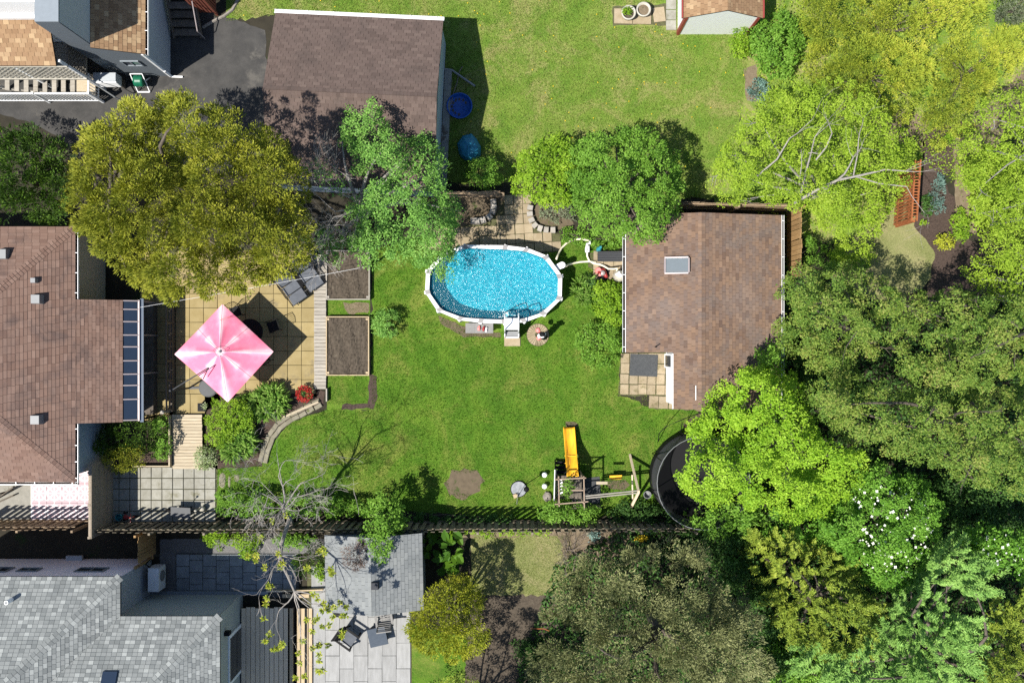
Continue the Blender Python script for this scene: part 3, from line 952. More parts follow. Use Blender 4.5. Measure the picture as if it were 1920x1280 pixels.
sheet('pool_fringe', [(820, 590), (870, 612), (940, 625), (940, 632), (870, 632), (825, 605)], 0.012, M['bare'], 1.5, 20)

# ------------------------------------------------------------------ paving
pat = sheet('patio', [(262, 455), (594, 455), (594, 745), (560, 738), (520, 722), (400, 752), (382, 780), (262, 790)], 0.010, M['joint'])
slab_grid(pat, 330, 470, 592, 738, 0.618, 0.618, M['yslab'], 0.045, 0.016, 0.012, mask=[(325, 460), (594, 460), (594, 742), (535, 725), (400, 770), (325, 775)])
slab_grid(pat, 330, 738, 385, 777, 0.618, 0.618, M['yslab'], 0.045, 0.016, 0.012)
slab_grid(pat, 264, 470, 318, 788, 0.618, 0.618, M['yslab'], 0.03, 0.016, 0.012)
gp = sheet('grey_terrace', [(203, 872), (408, 872), (406, 972), (203, 972)], 0.010, M['joint'], 0, 2)
slab_grid(gp, 204, 875, 405, 978, 0.487, 0.487, M['gslab'], 0.045, 0.03, 0.012)
pool_pat = sheet('pool_terrace', [(800, 372), (985, 365), (1005, 430), (1050, 440), (1048, 470), (1010, 480), (800, 470)], 0.010, M['joint'], 2, 3)
slab_grid(pool_pat, 795, 368, 1050, 478, 0.40, 0.40, M['tslab'], 0.04, 0.02, 0.012, rot=0.06, mask=[(800, 420), (870, 425), (925, 425), (950, 372), (988, 368), (1000, 428), (1042, 445), (1046, 468), (1010, 478), (800, 470)], jit=0.015)
sheet('pool_bed', [(855, 368), (945, 366), (930, 400), (905, 418), (860, 424), (830, 400)], 0.014, M['bare'], 3, 22)
sheet('arc_bed', [(1000, 385), (1060, 375), (1075, 420), (1048, 430), (1015, 425), (1000, 405)], 0.02, M['bare'], 2, 23)
sp = sheet('shed_terrace', [(1163, 662), (1262, 658), (1262, 732), (1296, 748), (1296, 768), (1215, 766), (1218, 742), (1160, 740)], 0.010, M['joint'], 2, 24)
slab_grid(sp, 1163, 662, 1264, 740, 0.40, 0.45, M['tslab'], 0.04, 0.03, 0.012, jit=0.015, rot=-0.02)
slab_grid(sp, 1216, 742, 1272, 766, 0.40, 0.50, M['tslab'], 0.04, 0.03, 0.012, jit=0.015, rot=-0.05)
sheet('gravel_corner', [(1270, 752), (1340, 752), (1330, 770), (1272, 768)], 0.014, M['leaflitter'], 2, 25)
pm = sheet('pump_pad', [(1105, 475), (1172, 462), (1172, 528), (1125, 520), (1103, 500)], 0.010, M['joint'], 2, 26)
slab_grid(pm, 1112, 470, 1170, 524, 0.45, 0.42, M['tslab'], 0.04, 0.02, 0.012, jit=0.01)
sw = sheet('lower_terrace', [(576, 1060), (772, 1060), (772, 1300), (576, 1300)], 0.010, M['joint'])
slab_grid(sw, 584, 1060, 770, 1300, 0.60, 1.20, M['pslab'], 0.045, 0.012, 0.012, runbond=True)
sl = sheet('slate_terrace', [(330, 1036), (560, 1036), (560, 1122), (330, 1108)], 0.012, M['roofgrey'])
slab_grid(sl, 331, 1038, 556, 1106, 0.62, 0.62, M['slate'], 0.045, 0.022, 0.014, runbond=True)
pk = sheet('pink_terrace', [(58, 868), (176, 868), (176, 978), (58, 978)], 0.010, M['white'])
# patterned concrete tiles: white rings and bars printed on pink
def tile_mat():
    m, nt, b = base_mat('pink_patterned_tile')
    tc = nt.nodes.new('ShaderNodeTexCoord')
    sx = nt.nodes.new('ShaderNodeSeparateXYZ'); nt.links.new(tc.outputs['Object'], sx.inputs[0])
    ln = nt.nodes.new('ShaderNodeVectorMath'); ln.operation = 'LENGTH'; nt.links.new(tc.outputs['Object'], ln.inputs[0])
    r = ln.outputs['Value']
    ring = math_n(nt, 'LESS_THAN', math_n(nt, 'ABSOLUTE', math_n(nt, 'SUBTRACT', r, 0.30)), 0.035)
    dx = math_n(nt, 'ABSOLUTE', sx.outputs[0]); dy = math_n(nt, 'ABSOLUTE', sx.outputs[1])
    cross = math_n(nt, 'LESS_THAN', math_n(nt, 'MINIMUM', dx, dy), 0.02)
    diag = math_n(nt, 'LESS_THAN', math_n(nt, 'ABSOLUTE', math_n(nt, 'SUBTRACT', dx, dy)), 0.03)
    w = math_n(nt, 'MAXIMUM', math_n(nt, 'MAXIMUM', ring, cross), diag)
    st = math_n(nt, 'LESS_THAN', math_n(nt, 'FRACT', math_n(nt, 'MULTIPLY', sx.outputs[1], 14.0)), 0.5)
    c = mixc(nt, math_n(nt, 'MULTIPLY', st, 0.5), (0.40, 0.30, 0.325, 1), (0.36, 0.235, 0.265, 1))
    c = mixc(nt, w, c, (0.60, 0.55, 0.56, 1))
    nt.links.new(c, b.inputs['Base Color']); b.inputs['Roughness'].default_value = 0.7
    return m
M['ptile'] = tile_mat()
slab_grid(pk, 60, 870, 174, 978, 0.74, 0.74, M['ptile'], 0.03, 0.01, 0.012, name='tile', zj=0.0015)
sheet('concrete_yard', [(-40, 900), (58, 900), (58, 978), (-40, 978)], 0.010, M['concrete'])
bp = sheet('back_pad', [(1148, 12), (1252, 8), (1252, 48), (1150, 48)], 0.012, M['joint'], 2, 27)
slab_grid(bp, 1151, 17, 1221, 46, 0.80, 0.66, M['tslab'], 0.04, 0.02, 0.014, rot=-0.02)
slab_grid(bp, 1224, 14, 1247, 42, 0.52, 0.6, M['tslab'], 0.03, 0.02, 0.014, rot=0.12)
slab_grid(bp, 1248, -20, 1268, 58, 0.46, 0.46, M['gslab'], 0.045, 0.03, 0.014)
for i, (x, y, w, h) in enumerate(((417, 900, .33, .75), (430, 903, .12, .6), (444, 896, .26, .32))):
    m = MB(); c = P(x, y); m.blob((c.x, c.y, 0.0), (w / 2, h / 2, 0.035), 40 + i, 10, 4, 0.08)
    solo('stepping_stone', m, M['path'], ('long mossy stepping stone beside the grey slab terrace', 'thin sliver of mossy stepping stone in the grass', 'small round pinkish stepping stone in the grass')[i], 'stepping stone', 'stepping stones by the grey terrace')
c = P(960.5, 637)
me = bevel_box(0.70, 0.55, 0.05, 0.01); o = solo('paving_slab', MB().add([Vector(v) + Vector((c.x, c.y, 0.005)) for v in me.v], me.f), M['tslab'], 'pale square slab on the lawn at the foot of the white pool steps', 'slab')
a, b = P(1181, 664, .07), P(1233, 705, .07)
me = bevel_box(b.x - a.x, a.y - b.y, .018, .005); mm = Matrix.Translation(((a.x + b.x) / 2, (a.y + b.y) / 2, .06)) @ Matrix.Rotation(-.04, 4, 'Z')
solo('door_mat', MB().add([mm @ Vector(v) for v in me.v], me.f), M['rubber'], 'dark rubber mat on the sandstone slabs by the workshop door', 'mat')
# round pad of wedge stones
c = P(1008.5, 627.5)
pad = thing('stone_circle', 'round pad of radial paving wedges on the lawn beside the pool', 'paving', (c.x, c.y, 0))
m = MB(); m.lathe((c.x, c.y, 0.004), [(0.50, 0), (0.50, 0.03), (0, 0.03)], 28); m.build('base', M['joint'], pad)
for k in range(24):
    a0 = 2 * math.pi * k / 24 + 0.02; a1 = 2 * math.pi * (k + 1) / 24 - 0.02
    m = MB(); q = [Vector((c.x + r * math.cos(a), c.y + r * math.sin(a), 0)) for r, a in ((.13, a0), (.48, a0), (.48, a1), (.13, a1))]
    m.prism(q, 0.03, 0.055 + random.uniform(0, .006)); m.build('stone', M['tslab'], pad)
# the stone kerb of the planting bed: one curved row of blocks
kb = thing('bed_edging', 'curved edging of weathered blocks between the hosta bed and lawn', 'edging', P(540, 790))
pts = [(604, 757), (575, 772), (548, 785), (527, 800), (512, 820), (503, 842), (497, 866)]
bm_ = mesh_of('block', bevel_box(0.34, 0.20, 0.11, 0.02), M['path'])
for i in range(len(pts) - 1):
    for t in (0.25, 0.75):
        for s, wdt in ((0, 0), (-1, 5.2)):
            x = pts[i][0] + (pts[i + 1][0] - pts[i][0]) * t; y = pts[i][1] + (pts[i + 1][1] - pts[i][1]) * t
            d = math.atan2(-(pts[i + 1][1] - pts[i][1]), pts[i + 1][0] - pts[i][0])
            q = P(x, y) + Vector((math.sin(d), -math.cos(d), 0)) * (-0.02 if s == 0 else 0.2)
            piece('block', bm_, kb, q + Vector((0, 0, 0.004)), (random.uniform(-.04, .04), random.uniform(-.04, .04), d + random.uniform(-.08, .08)), (1, 0.95, 1 if s == 0 else .7))
m = MB(); m.beam(P(529, 783, .17), P(597, 753, .17), 0.09, 0.05); solo('edging_board', m, M['pine'], 'pale timber laid along the edging of the hosta bed', 'timber')
# two curved dwarf walls on the pool terrace
def arc_wall(label, pts, h, bl=0.24):
    root = thing('planter_wall', label, 'garden wall', P(*pts[len(pts) // 2]), 'curved block walls on the pool terrace')
    W_ = [P(*p) for p in pts]; seg = []
    for i in range(len(W_) - 1):
        n = max(1, round((W_[i + 1] - W_[i]).length / bl))
        for k in range(n): seg.append((W_[i].lerp(W_[i + 1], (k + .5) / n), math.atan2(W_[i + 1].y - W_[i].y, W_[i + 1].x - W_[i].x)))
    me = mesh_of('block', bevel_box(bl - 0.012, 0.25, 0.13, 0.014), M['stone'])
    for lay in range(int(h / 0.13)):
        for p, a in seg:
            piece('block', me, root, p + Vector((random.uniform(-.008, .008), random.uniform(-.008, .008), lay * 0.131)), (0, 0, a + random.uniform(-.05, .05)))
arc_wall('curved dwarf wall of grey blocks in the dappled shade left of the terrace path', [(925, 376), (926, 392), (922, 404), (913, 412), (900, 416), (884, 416)], 0.4)
arc_wall('sunlit curved dwarf wall of blocks round the weedy bed right of the terrace path', [(995, 384), (993, 396), (994, 408), (999, 419), (1007, 427), (1018, 431), (1030, 432), (1043, 432)], 0.26, 0.22)

# ------------------------------------------------------------------ fences
f = thing('board_fence', 'long weathered shadow-box fence along the bottom of the lawn', 'fence', P(780, 975))
board_fence(f, P(214, 978), P(1290, 976), 1.9, M['fenceg'], 0.17, 0.155, 0.04)
f = thing('board_fence', 'brown alternating board fence below the pink tiled terrace', 'fence', P(80, 974))
board_fence(f, P(-25, 974), P(172, 974), 1.8, M['fence'], 0.17, 0.155, 0.04)
f = thing('cross_fence', 'short brown board fence running down to the pink stucco house', 'fence', P(291, 1010))
board_fence(f, P(291, 988), P(291, 1044), 1.9, M['fenceb'], 0.15, 0.165)
f = thing('back_fence', 'short brown fence standing behind the shaded pool terrace', 'fence', P(905, 370))
board_fence(f, P(820, 372), P(944, 370), 1.5, M['fence'], 0.15, 0.165)
f = thing('back_fence', 'brown board fence behind the brown roofed shed', 'fence', P(1350, 393))
board_fence(f, P(1255, 392), P(1476, 397), 1.9, M['fence'], 0.15, 0.165)
f = thing('side_fence', 'ochre board fence between the brown shed and the birch', 'fence', P(1477, 450))
board_fence(f, P(1477, 520), P(1477, 399), 2.0, M['fenceb'], 0.19, 0.215, 0, 0.025, rails=True)
f = thing('red_fence', 'red stained slatted fence with ladder trellis top by the mulch bed', 'fence', P(1674, 370))
board_fence(f, P(1676, 424), P(1683, 318), 1.75, M['redwood'], 0.10, 0.145, 0, 0.02)
for off in (-0.11, 0.11):
    m = MB(); a = P(1676, 426); b = P(1683, 316)
    m.beam(Vector((a.x + off, a.y, 2.0)), Vector((b.x + off, b.y, 2.0)), 0.05, 0.09); m.build('cap_rail', M['redwood'], f)
rm = mesh_of('rung', bevel_box(0.22, 0.04, 0.04, 0.005), M['redwood'])
for k in range(20):
    a = P(1676, 424).lerp(P(1683, 318), (k + .5) / 20); piece('rung', rm, f, (a.x, a.y, 1.99))
prt = thing('partition_wall', 'tall taupe plank partition between pink tiles and grey slabs', 'fence', P(212, 930))
a = P(213, 862); b = P(213, 990); n = 15
me = mesh_of('plank', bevel_box(0.03, (a - b).length, 0.136, 0.006), M['partition'])
for k in range(n):
    piece('plank', me, prt, (a.x + random.uniform(-.006, .006), (a.y + b.y) / 2, 0.03 + k * .141), (random.uniform(-.001, .001), random.uniform(-.05, .05), 0))
m = MB(); m.beam(a + Vector((-.06, 0, 2.12)), b + Vector((-.06, 0, 2.12)), 0.1, 0.05); m.build('cap_rail', M['partition'], prt)
for y in (873, 930, 988):
    p = P(213, y); m = MB(); m.box((p.x - .09, p.y, 1.08), (.1, .1, 2.16)); m.build('post', M['partition'], prt)

# ------------------------------------------------------------------ buildings
def clap(mb, a, b, z0, z1, nrm, pitch=0.14, z1b=None):
    """lapped siding between plan points a and b; z1b lets the top slope"""
    a = Vector((a[0], a[1], 0)); b = Vector((b[0], b[1], 0)); nrm = Vector(nrm)
    z1b = z1 if z1b is None else z1b
    k = 0; zz = z0
    top = max(z1, z1b)
    while zz < top - 0.01:
        def at(z, o):
            A, B = a.copy(), b.copy()
            if z1 != z1b and z > min(z1, z1b):
                t = (z - z1) / (z1b - z1)
                if z1b > z1: A = a.lerp(b, min(1, t))
                else: B = a.lerp(b, min(1, t))
            return A + nrm * o + Vector((0, 0, z)), B + nrm * o + Vector((0, 0, z))
        zt = min(top, zz + pitch)
        l0, l1 = at(zz, 0.022); u0, u1 = at(zt - 0.001, 0.006); i0, i1 = at(zz, 0.0)
        mb.add([l0, l1, u1, u0, i0, i1], [(0, 1, 2, 3), (4, 5, 1, 0)])
        zz += pitch
    return mb

def window(parent, c, w, h, axis, out, frame=None, glass=None, bar=0.06):
    """frame and pane set in a wall; axis: unit vector along the wall, out: outward normal"""
    c = Vector(c); ax = Vector(axis); ou = Vector(out); up = Vector((0, 0, 1))
    m = MB()
    for s in (-1, 1):
        m.beam(c + ax * s * w / 2 - up * (h / 2 + bar / 2), c + ax * s * w / 2 + up * (h / 2 + bar / 2), bar, 0.09)
        m.beam(c - ax * (w / 2 - bar / 2) + up * s * h / 2, c + ax * (w / 2 - bar / 2) + up * s * h / 2, 0.088, bar - .002)
    m.beam(c - up * (h / 2 - bar / 2), c + up * (h / 2 - bar / 2), bar * .7, 0.07)
    fr = m.build('window', frame or M['white'], parent)
    m = MB(); q = [c + ax * (s * (w / 2 - bar * .3)) + up * (t * (h / 2 - bar * .3)) for s, t in ((-1, -1), (1, -1), (1, 1), (-1, 1))]
    m.hexa([p - ou * 0.008 for p in q], [p + ou * 0.008 for p in q]); m.build('pane', glass or M['glass'], fr)
    return fr

def gutter(parent, a, b, mat, w=0.12, brackets=0.8, dark=True):
    """open trough with hangers across it"""
    a = Vector(a); b = Vector(b); d = (b - a).normalized(); s = Vector((d.y, -d.x, 0))
    m = MB(); sec = [(-w / 2, 0.09), (-w / 2, -0.01), (w / 2, -0.01), (w / 2, 0.1), (w / 2 - .02, 0.1), (w / 2 - .02, 0.012), (-w / 2 + .01, 0.012), (-w / 2 + .01, 0.09)]
    n = len(sec)
    vs = [e + s * x + Vector((0, 0, z)) for e in (a, b) for x, z in sec]
    m.add(vs, [(i, (i + 1) % n, n + (i + 1) % n, n + i) for i in range(n)] + [tuple(range(n))[::-1], tuple(range(n, 2 * n))])
    k = int((b - a).length / brackets)
    for i in range(k + 1):
        p = a + d * ((b - a).length * (i + .3) / (k + .6)); m.beam(p - s * w / 2 + Vector((0, 0, .103)), p + s * w / 2 + Vector((0, 0, .103)), 0.025, 0.012)
    g = m.build('gutter', mat, parent)
    if dark:
        m = MB(); q = [a - s * (w / 2 - .012), b - s * (w / 2 - .012), b + s * (w / 2 - .022), a + s * (w / 2 - .022)]
        m.add([p + Vector((0, 0, 0.02)) for p in q], [(0, 1, 2, 3)]); m.build('gutter_debris', M['roofdeck'], g)
    return g

V = lambda x, y, z: Vector((x, y, z))

# --- brown hipped house on the left
hs = thing('brown_house', 'low house with brown hipped shingle roof left of the patio', 'house', V(-20, -0.5, 0))
ZE, SL = 3.0, 0.36
xe, yn, ys = -17.75, 4.66, -5.70
ap = V(xe - 5.18, -0.52, ZE + 5.18 * SL)
x2 = -16.08; z2 = ZE - SL * (x2 - xe)
eastf = [V(xe, ys, ZE), V(xe, yn, ZE), ap]
northf = [V(xe, yn, ZE), V(-27, yn, ZE), V(-27, -0.52, ap.z), ap]
southf = [V(-27, ys, ZE), V(xe, ys, ZE), ap, V(-27, -0.52, ap.z)]
extf = [V(x2, -3.33, z2), V(x2, 1.71, z2), V(xe, 1.71, ZE), V(xe, -3.33, ZE)]
rm_ = MB()
for fc in (eastf, northf, southf, extf):
    q = planar_slab(fc); rm_.add(q.v, q.f)
rf = rm_.build('roof', M['roofdeck'], hs)
S = Shingler()
S.face(extf, 0.145, 0.32, 0, phase=0.5, seed=1)
S.face(eastf, 0.145, 0.32, 0, phase=0.5, seed=2)
S.face(northf, 0.145, 0.32, 0, seed=3); S.face(southf, 0.145, 0.32, 0, seed=4)
S.caps(V(xe, yn, ZE), ap, fnorm(eastf), fnorm(northf)); S.caps(V(xe, ys, ZE), ap, fnorm(eastf), fnorm(southf))
S.emit(rf, M['sh_brown'])
m = MB(); m.prism([(-26.8, yn - .25), (-17.9, yn - .25), (-17.9, ys + .25), (-26.8, ys + .25)][::-1], 0, ZE - .12); m.build('wall', M['beige'], hs)
m = MB(); clap(m, (-17.89, 1.75), (-17.89, 4.4), 0, ZE - .12, (1, 0, 0), 0.2); m.build('siding', M['beige'], hs)
m = MB(); clap(m, (-17.89, -5.45), (-17.89, -3.35), 0, ZE - .12, (1, 0, 0), 0.2); m.build('siding', M['bluewall'], hs)
m = MB(); m.prism([(-17.85, -3.2), (-16.25, -3.2), (-16.25, 1.6), (-17.85, 1.6)], 0, z2 - .12); m.build('wall', M['bluewall'], hs)
for y in (3.05, -4.1):
    m = MB(); m.box((-17.84, y, 2.55), (.06, .22, .16)); m.build('wall_vent', M['oldwood'], hs)
gutter(hs, (xe + .05, 1.73, ZE - .09), (xe + .05, yn, ZE - .09), M['whitemetal'])
gutter(hs, (xe + .05, ys - .05, ZE - .09), (xe + .05, -3.35, ZE - .09), M['whitemetal'])
gutter(hs, (-26.5, ys - .06, ZE - .09), (xe + .11, ys - .06, ZE - .09), M['whitemetal'])
# glazed lean-to
su = MB()
xo, zo = -15.52, 2.12
ys_ = [1.66, 1.34, 0.55, -0.20, -0.55, -0.85, -1.35, -1.85, -2.40, -3.25]
ys_ = [P(0, v, 2.2).y for v in (564, 580, 603, 628, 650, 676, 701, 722, 748, 787)]
for y in ys_: su.beam(V(x2 + .01, y, z2 - .01), V(xo, y, zo + .03), 0.05, 0.05)
su.beam(V(xo, ys_[0] + .04, zo + .02), V(xo, ys_[-1] - .04, zo + .02), 0.06, 0.06)
m = MB(); m.prism([(x2, ys_[-1] + .1), (xo - .05, ys_[-1] + .1), (xo - .05, ys_[0]), (x2, ys_[0])], 0, 0.5); m.build('base_wall', M['oldwood'], hs)
for y in ys_[::3] + [ys_[-1]]: su.box((xo - .02, y, (zo) / 2), (.06, .06, zo))
sun_room = su.build('sunroom', M['galv'], hs)
for y0, y1 in zip(ys_, ys_[1:]):
    m = MB(); q = [V(x2 + .02, y1 + .03, z2 - .03), V(xo - .03, y1 + .03, zo), V(xo - .03, y0 - .03, zo), V(x2 + .02, y0 - .03, z2 - .03)]
    m.hexa([p - V(0, 0, .012) for p in q], q); m.build('pane', M['blueglass'], sun_room)
m = MB(); q = [V(xo + .035, ys_[-1] - .1, zo - .03), V(xo + .16, ys_[-1] - .1, zo - .06), V(xo + .16, ys_[0] + .1, zo - .06), V(xo + .035, ys_[0] + .1, zo - .03)]
m.hexa([p - V(0, 0, .05) for p in q], q); m.build('eave_flashing', plain('pale_blue_flashing', (0.22, 0.27, 0.34, 1), .4, .2), hs)
def roof_vent(parent, x, y, zz, s, h, mat, label=None):
    m = MB(); m.hexa([V(x - s, y - s, zz - .1), V(x + s, y - s, zz - .1), V(x + s, y + s, zz - .1), V(x - s, y + s, zz - .1)], [V(x - s * .85, y - s * .85, zz + h), V(x + s * .85, y - s * .85, zz + h), V(x + s * .85, y + s * .85, zz + h), V(x - s * .85, y + s * .85, zz + h)])
    return m.build('roof_vent', mat, parent)
def on_roof(px, py, zf):
    z = 3.5
    for _ in range(8):
        p = P(px, py, z); z = zf(p.x, p.y)
    return P(px, py, z)
ef = lambda x, y: ZE + SL * (xe - x)
for px, py, s, h in ((72, 561, .2, .26), (71, 786, .2, .26), (66, 526, .11, .2)):
    p = on_roof(px, py, ef); roof_vent(hs, p.x, p.y, p.z, s, h, M['grey'])
p = on_roof(8, 477, lambda x, y: ZE + SL * (yn - y)); roof_vent(hs, p.x, p.y, p.z, .22, .24, M['grey'])

# --- garage
ga = thing('garage', 'garage with dark brown shingle roof and white gutter at the top of the plot', 'garage', V(-6.4, 10, 0))
gr = lambda x, y, z: Vector((x * math.cos(-.046) - (y) * math.sin(-.046), x * math.sin(-.046) + y * math.cos(-.046), z)) + Vector((-6.45, 9.85, 0))
hw, hd, ge, grz = 3.46, 3.52, 2.5, 3.85
nf = [gr(hw, hd, ge), gr(-hw, hd, ge), gr(-hw, 0, grz), gr(hw, 0, grz)]
sf = [gr(-hw, -hd, ge), gr(hw, -hd, ge), gr(hw, 0, grz), gr(-hw, 0, grz)]
rm_ = MB()
for fc in (nf, sf):
    q = planar_slab(fc, .1); rm_.add(q.v, q.f)
rf = rm_.build('roof', M['roofdeck'], ga)
S = Shingler(); S.face(nf, 0.145, 0.31, 0, phase=0.37, seed=5); S.face(sf, 0.145, 0.31, 0, phase=0.37, seed=6)
S.caps(gr(-hw, 0, grz), gr(hw, 0, grz), fnorm(nf), fnorm(sf), 0.17, 0.14); S.emit(rf, M['sh_dark'])
hx, hy = hw - .1, hd - .15
m = MB()
b4 = [gr(-hx, -hy, 0), gr(hx, -hy, 0), gr(hx, hy, 0), gr(-hx, hy, 0)]
t4 = [gr(-hx, -hy, ge - .06), gr(hx, -hy, ge - .06), gr(hx, hy, ge - .06), gr(-hx, hy, ge - .06)]
m.hexa(b4, t4); m.add([gr(hx, -hy, ge - .06), gr(hx, hy, ge - .06), gr(hx, 0, grz - .15), gr(-hx, -hy, ge - .06), gr(-hx, hy, ge - .06), gr(-hx, 0, grz - .15)], [(0, 1, 2), (5, 4, 3)])
m.build('wall', M['bluewall'], ga)
m = MB(); e = gr(1, 0, 0) - gr(0, 0, 0)
clap(m, gr(hx + .01, -hy, 0), gr(hx + .01, hy, 0), 0.05, ge - .06, e, .15); m.build('siding', M['bluewall'], ga)
gutter(ga, gr(-hw - .05, hd + .07, ge - .06), gr(hw + .03, hd + .07, ge - .06), M['whitemetal'], 0.15, 1.1, False)
m = MB(); m.prism([gr(hx + .06, -hy, 0), gr(hx + .36, -hy, 0), gr(hx + .36, hy - 1.2, 0), gr(hx + .06, hy - 1.2, 0)], 0, 0.22); m.build('plinth', M['concrete'], ga)
m = MB(); m.tube([gr(hx + .05, 2.2, .2), gr(hx + .35, 2.2, .14), gr(hx + 1.4, 1.55, .1)], 0.05, 6); solo('drain_pipe', m, M['grey'], 'grey drain pipe lying out from the garage wall in its shadow', 'pipe')
for k, (pts, lb) in enumerate((([(867, 125), (861, 135), (857, 155), (850, 175), (846, 195)], 'long pale stick leaning into the blue paddling pool'), ([(848, 152), (838, 165), (833, 178)], 'short thin stick on the grass beside the garage'))):
    m = MB(); m.tube([P(x, y, .05 + (.25 if k == 0 and i > 3 else .02 * i)) for i, (x, y) in enumerate(pts)], 0.02, 5); solo('stick', m, M['twig'], lb, 'stick')
m = MB()
for k in range(5): m.blob(P(828 + random.uniform(-5, 6), 243 + k * 5, .1), (.22, .2, .14), k, 7, 4, .3)
m.tube([P(826, 256, .25), P(833, 275, .1)], 0.05, 5)
solo('rubble_heap', m, M['oldwood'], 'heap of rubble and old timber against the garage wall', 'rubble')

# --- brown roofed garden workshop on the right
ws = thing('workshop', 'garden workshop with tan brown shingle roof and skylight beside the pool', 'shed', V(7.9, 1.2, 0))
xw, xr, xE, yN, yS, xn, yn2 = 4.73, 7.75, 11.25, 5.26, -2.77, 6.64, -0.45
zw = lambda x: 2.0 + (x - xw) * .28 if x <= xr else 2.0 + (xE - x) * (2.0 + (xr - xw) * .28 - 2.0) / (xE - xr)
Q = lambda x, y: V(x, y, zw(x))
wf1 = [Q(xw, yN), Q(xw, yn2), Q(xr, yn2), Q(xr, yN)]
wf2 = [Q(xn, yn2), Q(xn, yS), Q(xr, yS), Q(xr, yn2)]
ef1 = [Q(xE, yS), Q(xE, yN), Q(xr, yN), Q(xr, yS)]
rm_ = MB()
for fc in (wf1, wf2, ef1):
    q = planar_slab(fc, .1); rm_.add(q.v, q.f)
rf = rm_.build('roof', M['roofdeck'], ws)
S = Shingler(); S.face(wf1, 0.16, 0.26, 0.0, phase=0.61, seed=7); S.face(wf2, 0.16, 0.26, 0, phase=0.61, seed=8); S.face(ef1, 0.15, 0.27, 0, phase=0.45, seed=9)
S.caps(Q(xr, yN), Q(xr, yS), fnorm(wf1), fnorm(ef1), .15, .15, .014); S.emit(rf, M['sh_tan'])
m = MB(); m.prism([(xw + .12, yN - .15), (xw + .12, yn2 + .1), (xE - .15, yn2 + .1), (xE - .15, yN - .15)], 0, 1.85)
m.prism([(xn + .12, yn2 + .1), (xn + .12, yS + .12), (xE - .15, yS + .12), (xE - .15, yn2 + .1)], 0, 1.849); m.build('wall', M['white'], ws)
m = MB(); m.hexa([V(xn + .12, yS + .12, 1.85), V(xE - .2, yS + .12, 1.85), V(xE - .2, yn2 + .05, 1.85), V(xn + .12, yn2 + .05, 1.85)], [V(xn + .12, yS + .12, zw(xn) - .06), V(xr, yS + .12, zw(xr) - .1), V(xr, yn2 + .05, zw(xr) - .1), V(xn + .12, yn2 + .05, zw(xn) - .06)]); m.build('wall', M['white'], ws)
gutter(ws, (xw - .05, yn2, 1.95), (xw - .05, yN, 1.95), M['whitemetal'], .13)
gutter(ws, (xE + .05, yN, 1.95), (xE + .05, yS, 1.95), M['whitemetal'], .11)
m = MB(); m.beam(V(xn - .02, yn2 - .05, zw(xn) - .03), V(xn - .02, yS, zw(xn) - .03), .03, .1); m.build('fascia', M['white'], ws)
m = MB(); m.box((xn + .02, yn2 - .38, 1.35), (.1, .6, 1.7)); sh = m.build('window', M['white'], ws)
m = MB(); m.box((xn - .035, yn2 - .38, 1.45), (.015, .46, 1.3)); m.build('pane', M['glass'], sh)
a, b = P(1245, 484, 2.35), P(1288, 513, 2.45)
m = MB()
cx, cy0 = (a.x + b.x) / 2, (a.y + b.y) / 2; w_, d_ = b.x - a.x, a.y - b.y
zz = lambda x: zw(x) + .1
for s in (-1, 1):
    m.beam(V(a.x, cy0 + s * d_ / 2, zz(a.x)), V(b.x, cy0 + s * d_ / 2, zz(b.x)), .06, .16)
    x = cx + s * w_ / 2; m.beam(V(x, cy0 - d_ / 2 + .03, zz(x)), V(x, cy0 + d_ / 2 - .03, zz(x)), .06, .159)
skl = m.build('skylight', M['galv'], ws)
m = MB(); q = [V(a.x + .02, b.y + .02, zz(a.x) + .03), V(b.x - .02, b.y + .02, zz(b.x) + .03), V(b.x - .02, a.y - .02, zz(b.x) + .03), V(a.x + .02, a.y - .02, zz(a.x) + .03)]
m.hexa([p - V(0, 0, .02) for p in q], q); m.build('pane', M['skyglass'], skl)
p = P(1228, 650, 2.3); m = MB(); m.tube([V(p.x, p.y, zw(p.x)), V(p.x, p.y, zw(p.x) + .45)], .025, 6); m.build('vent_pipe', M['black'], ws)
p = P(1304, 736, 2.75); m = MB(); m.beam(V(p.x, p.y + .3, zw(p.x) + .035), V(p.x, p.y - .3, zw(p.x) + .035), .03, .02); m.build('ridge_flashing', M['whitemetal'], ws)

# --- white shed with red trim
wsh = thing('white_shed', 'small white shed with red trim and golden shingles at the top edge', 'shed', V(8.8, 15, 0))
r0, rz, ez, hwd, y0, y1 = 8.78, 3.0, 2.1, 1.66, 13.45, 17.5
L_ = [V(r0 - hwd, y1, ez), V(r0 - hwd, y0, ez), V(r0, y0, rz), V(r0, y1, rz)]
R_ = [V(r0 + hwd, y0, ez), V(r0 + hwd, y1, ez), V(r0, y1, rz), V(r0, y0, rz)]
rm_ = MB()
for fc in (L_, R_):
    q = planar_slab(fc, .07); rm_.add(q.v, q.f)
rf = rm_.build('roof', M['roofdeck'], wsh)
S = Shingler(); S.face(L_, .15, .22, 0, phase=.61, seed=10); S.face(R_, .15, .22, 0, phase=.61, seed=11); S.caps(V(r0, y0, rz), V(r0, y1, rz), fnorm(L_), fnorm(R_), .13)
S.emit(rf, M['sh_gold'])
m = MB(); yy = y0 + .03
m.add([V(r0 - 1.5, yy, 0), V(r0 + 1.5, yy, 0), V(r0 + 1.5, yy, ez), V(r0, yy, rz - .09), V(r0 - 1.5, yy, ez), V(r0 - 1.5, y1, 0), V(r0 + 1.5, y1, 0), V(r0 + 1.5, y1, ez), V(r0 - 1.5, y1, ez)], [(0, 1, 2, 3, 4), (5, 0, 4, 8), (1, 6, 7, 2)])
m.build('wall', M['white'], wsh)
m = MB()
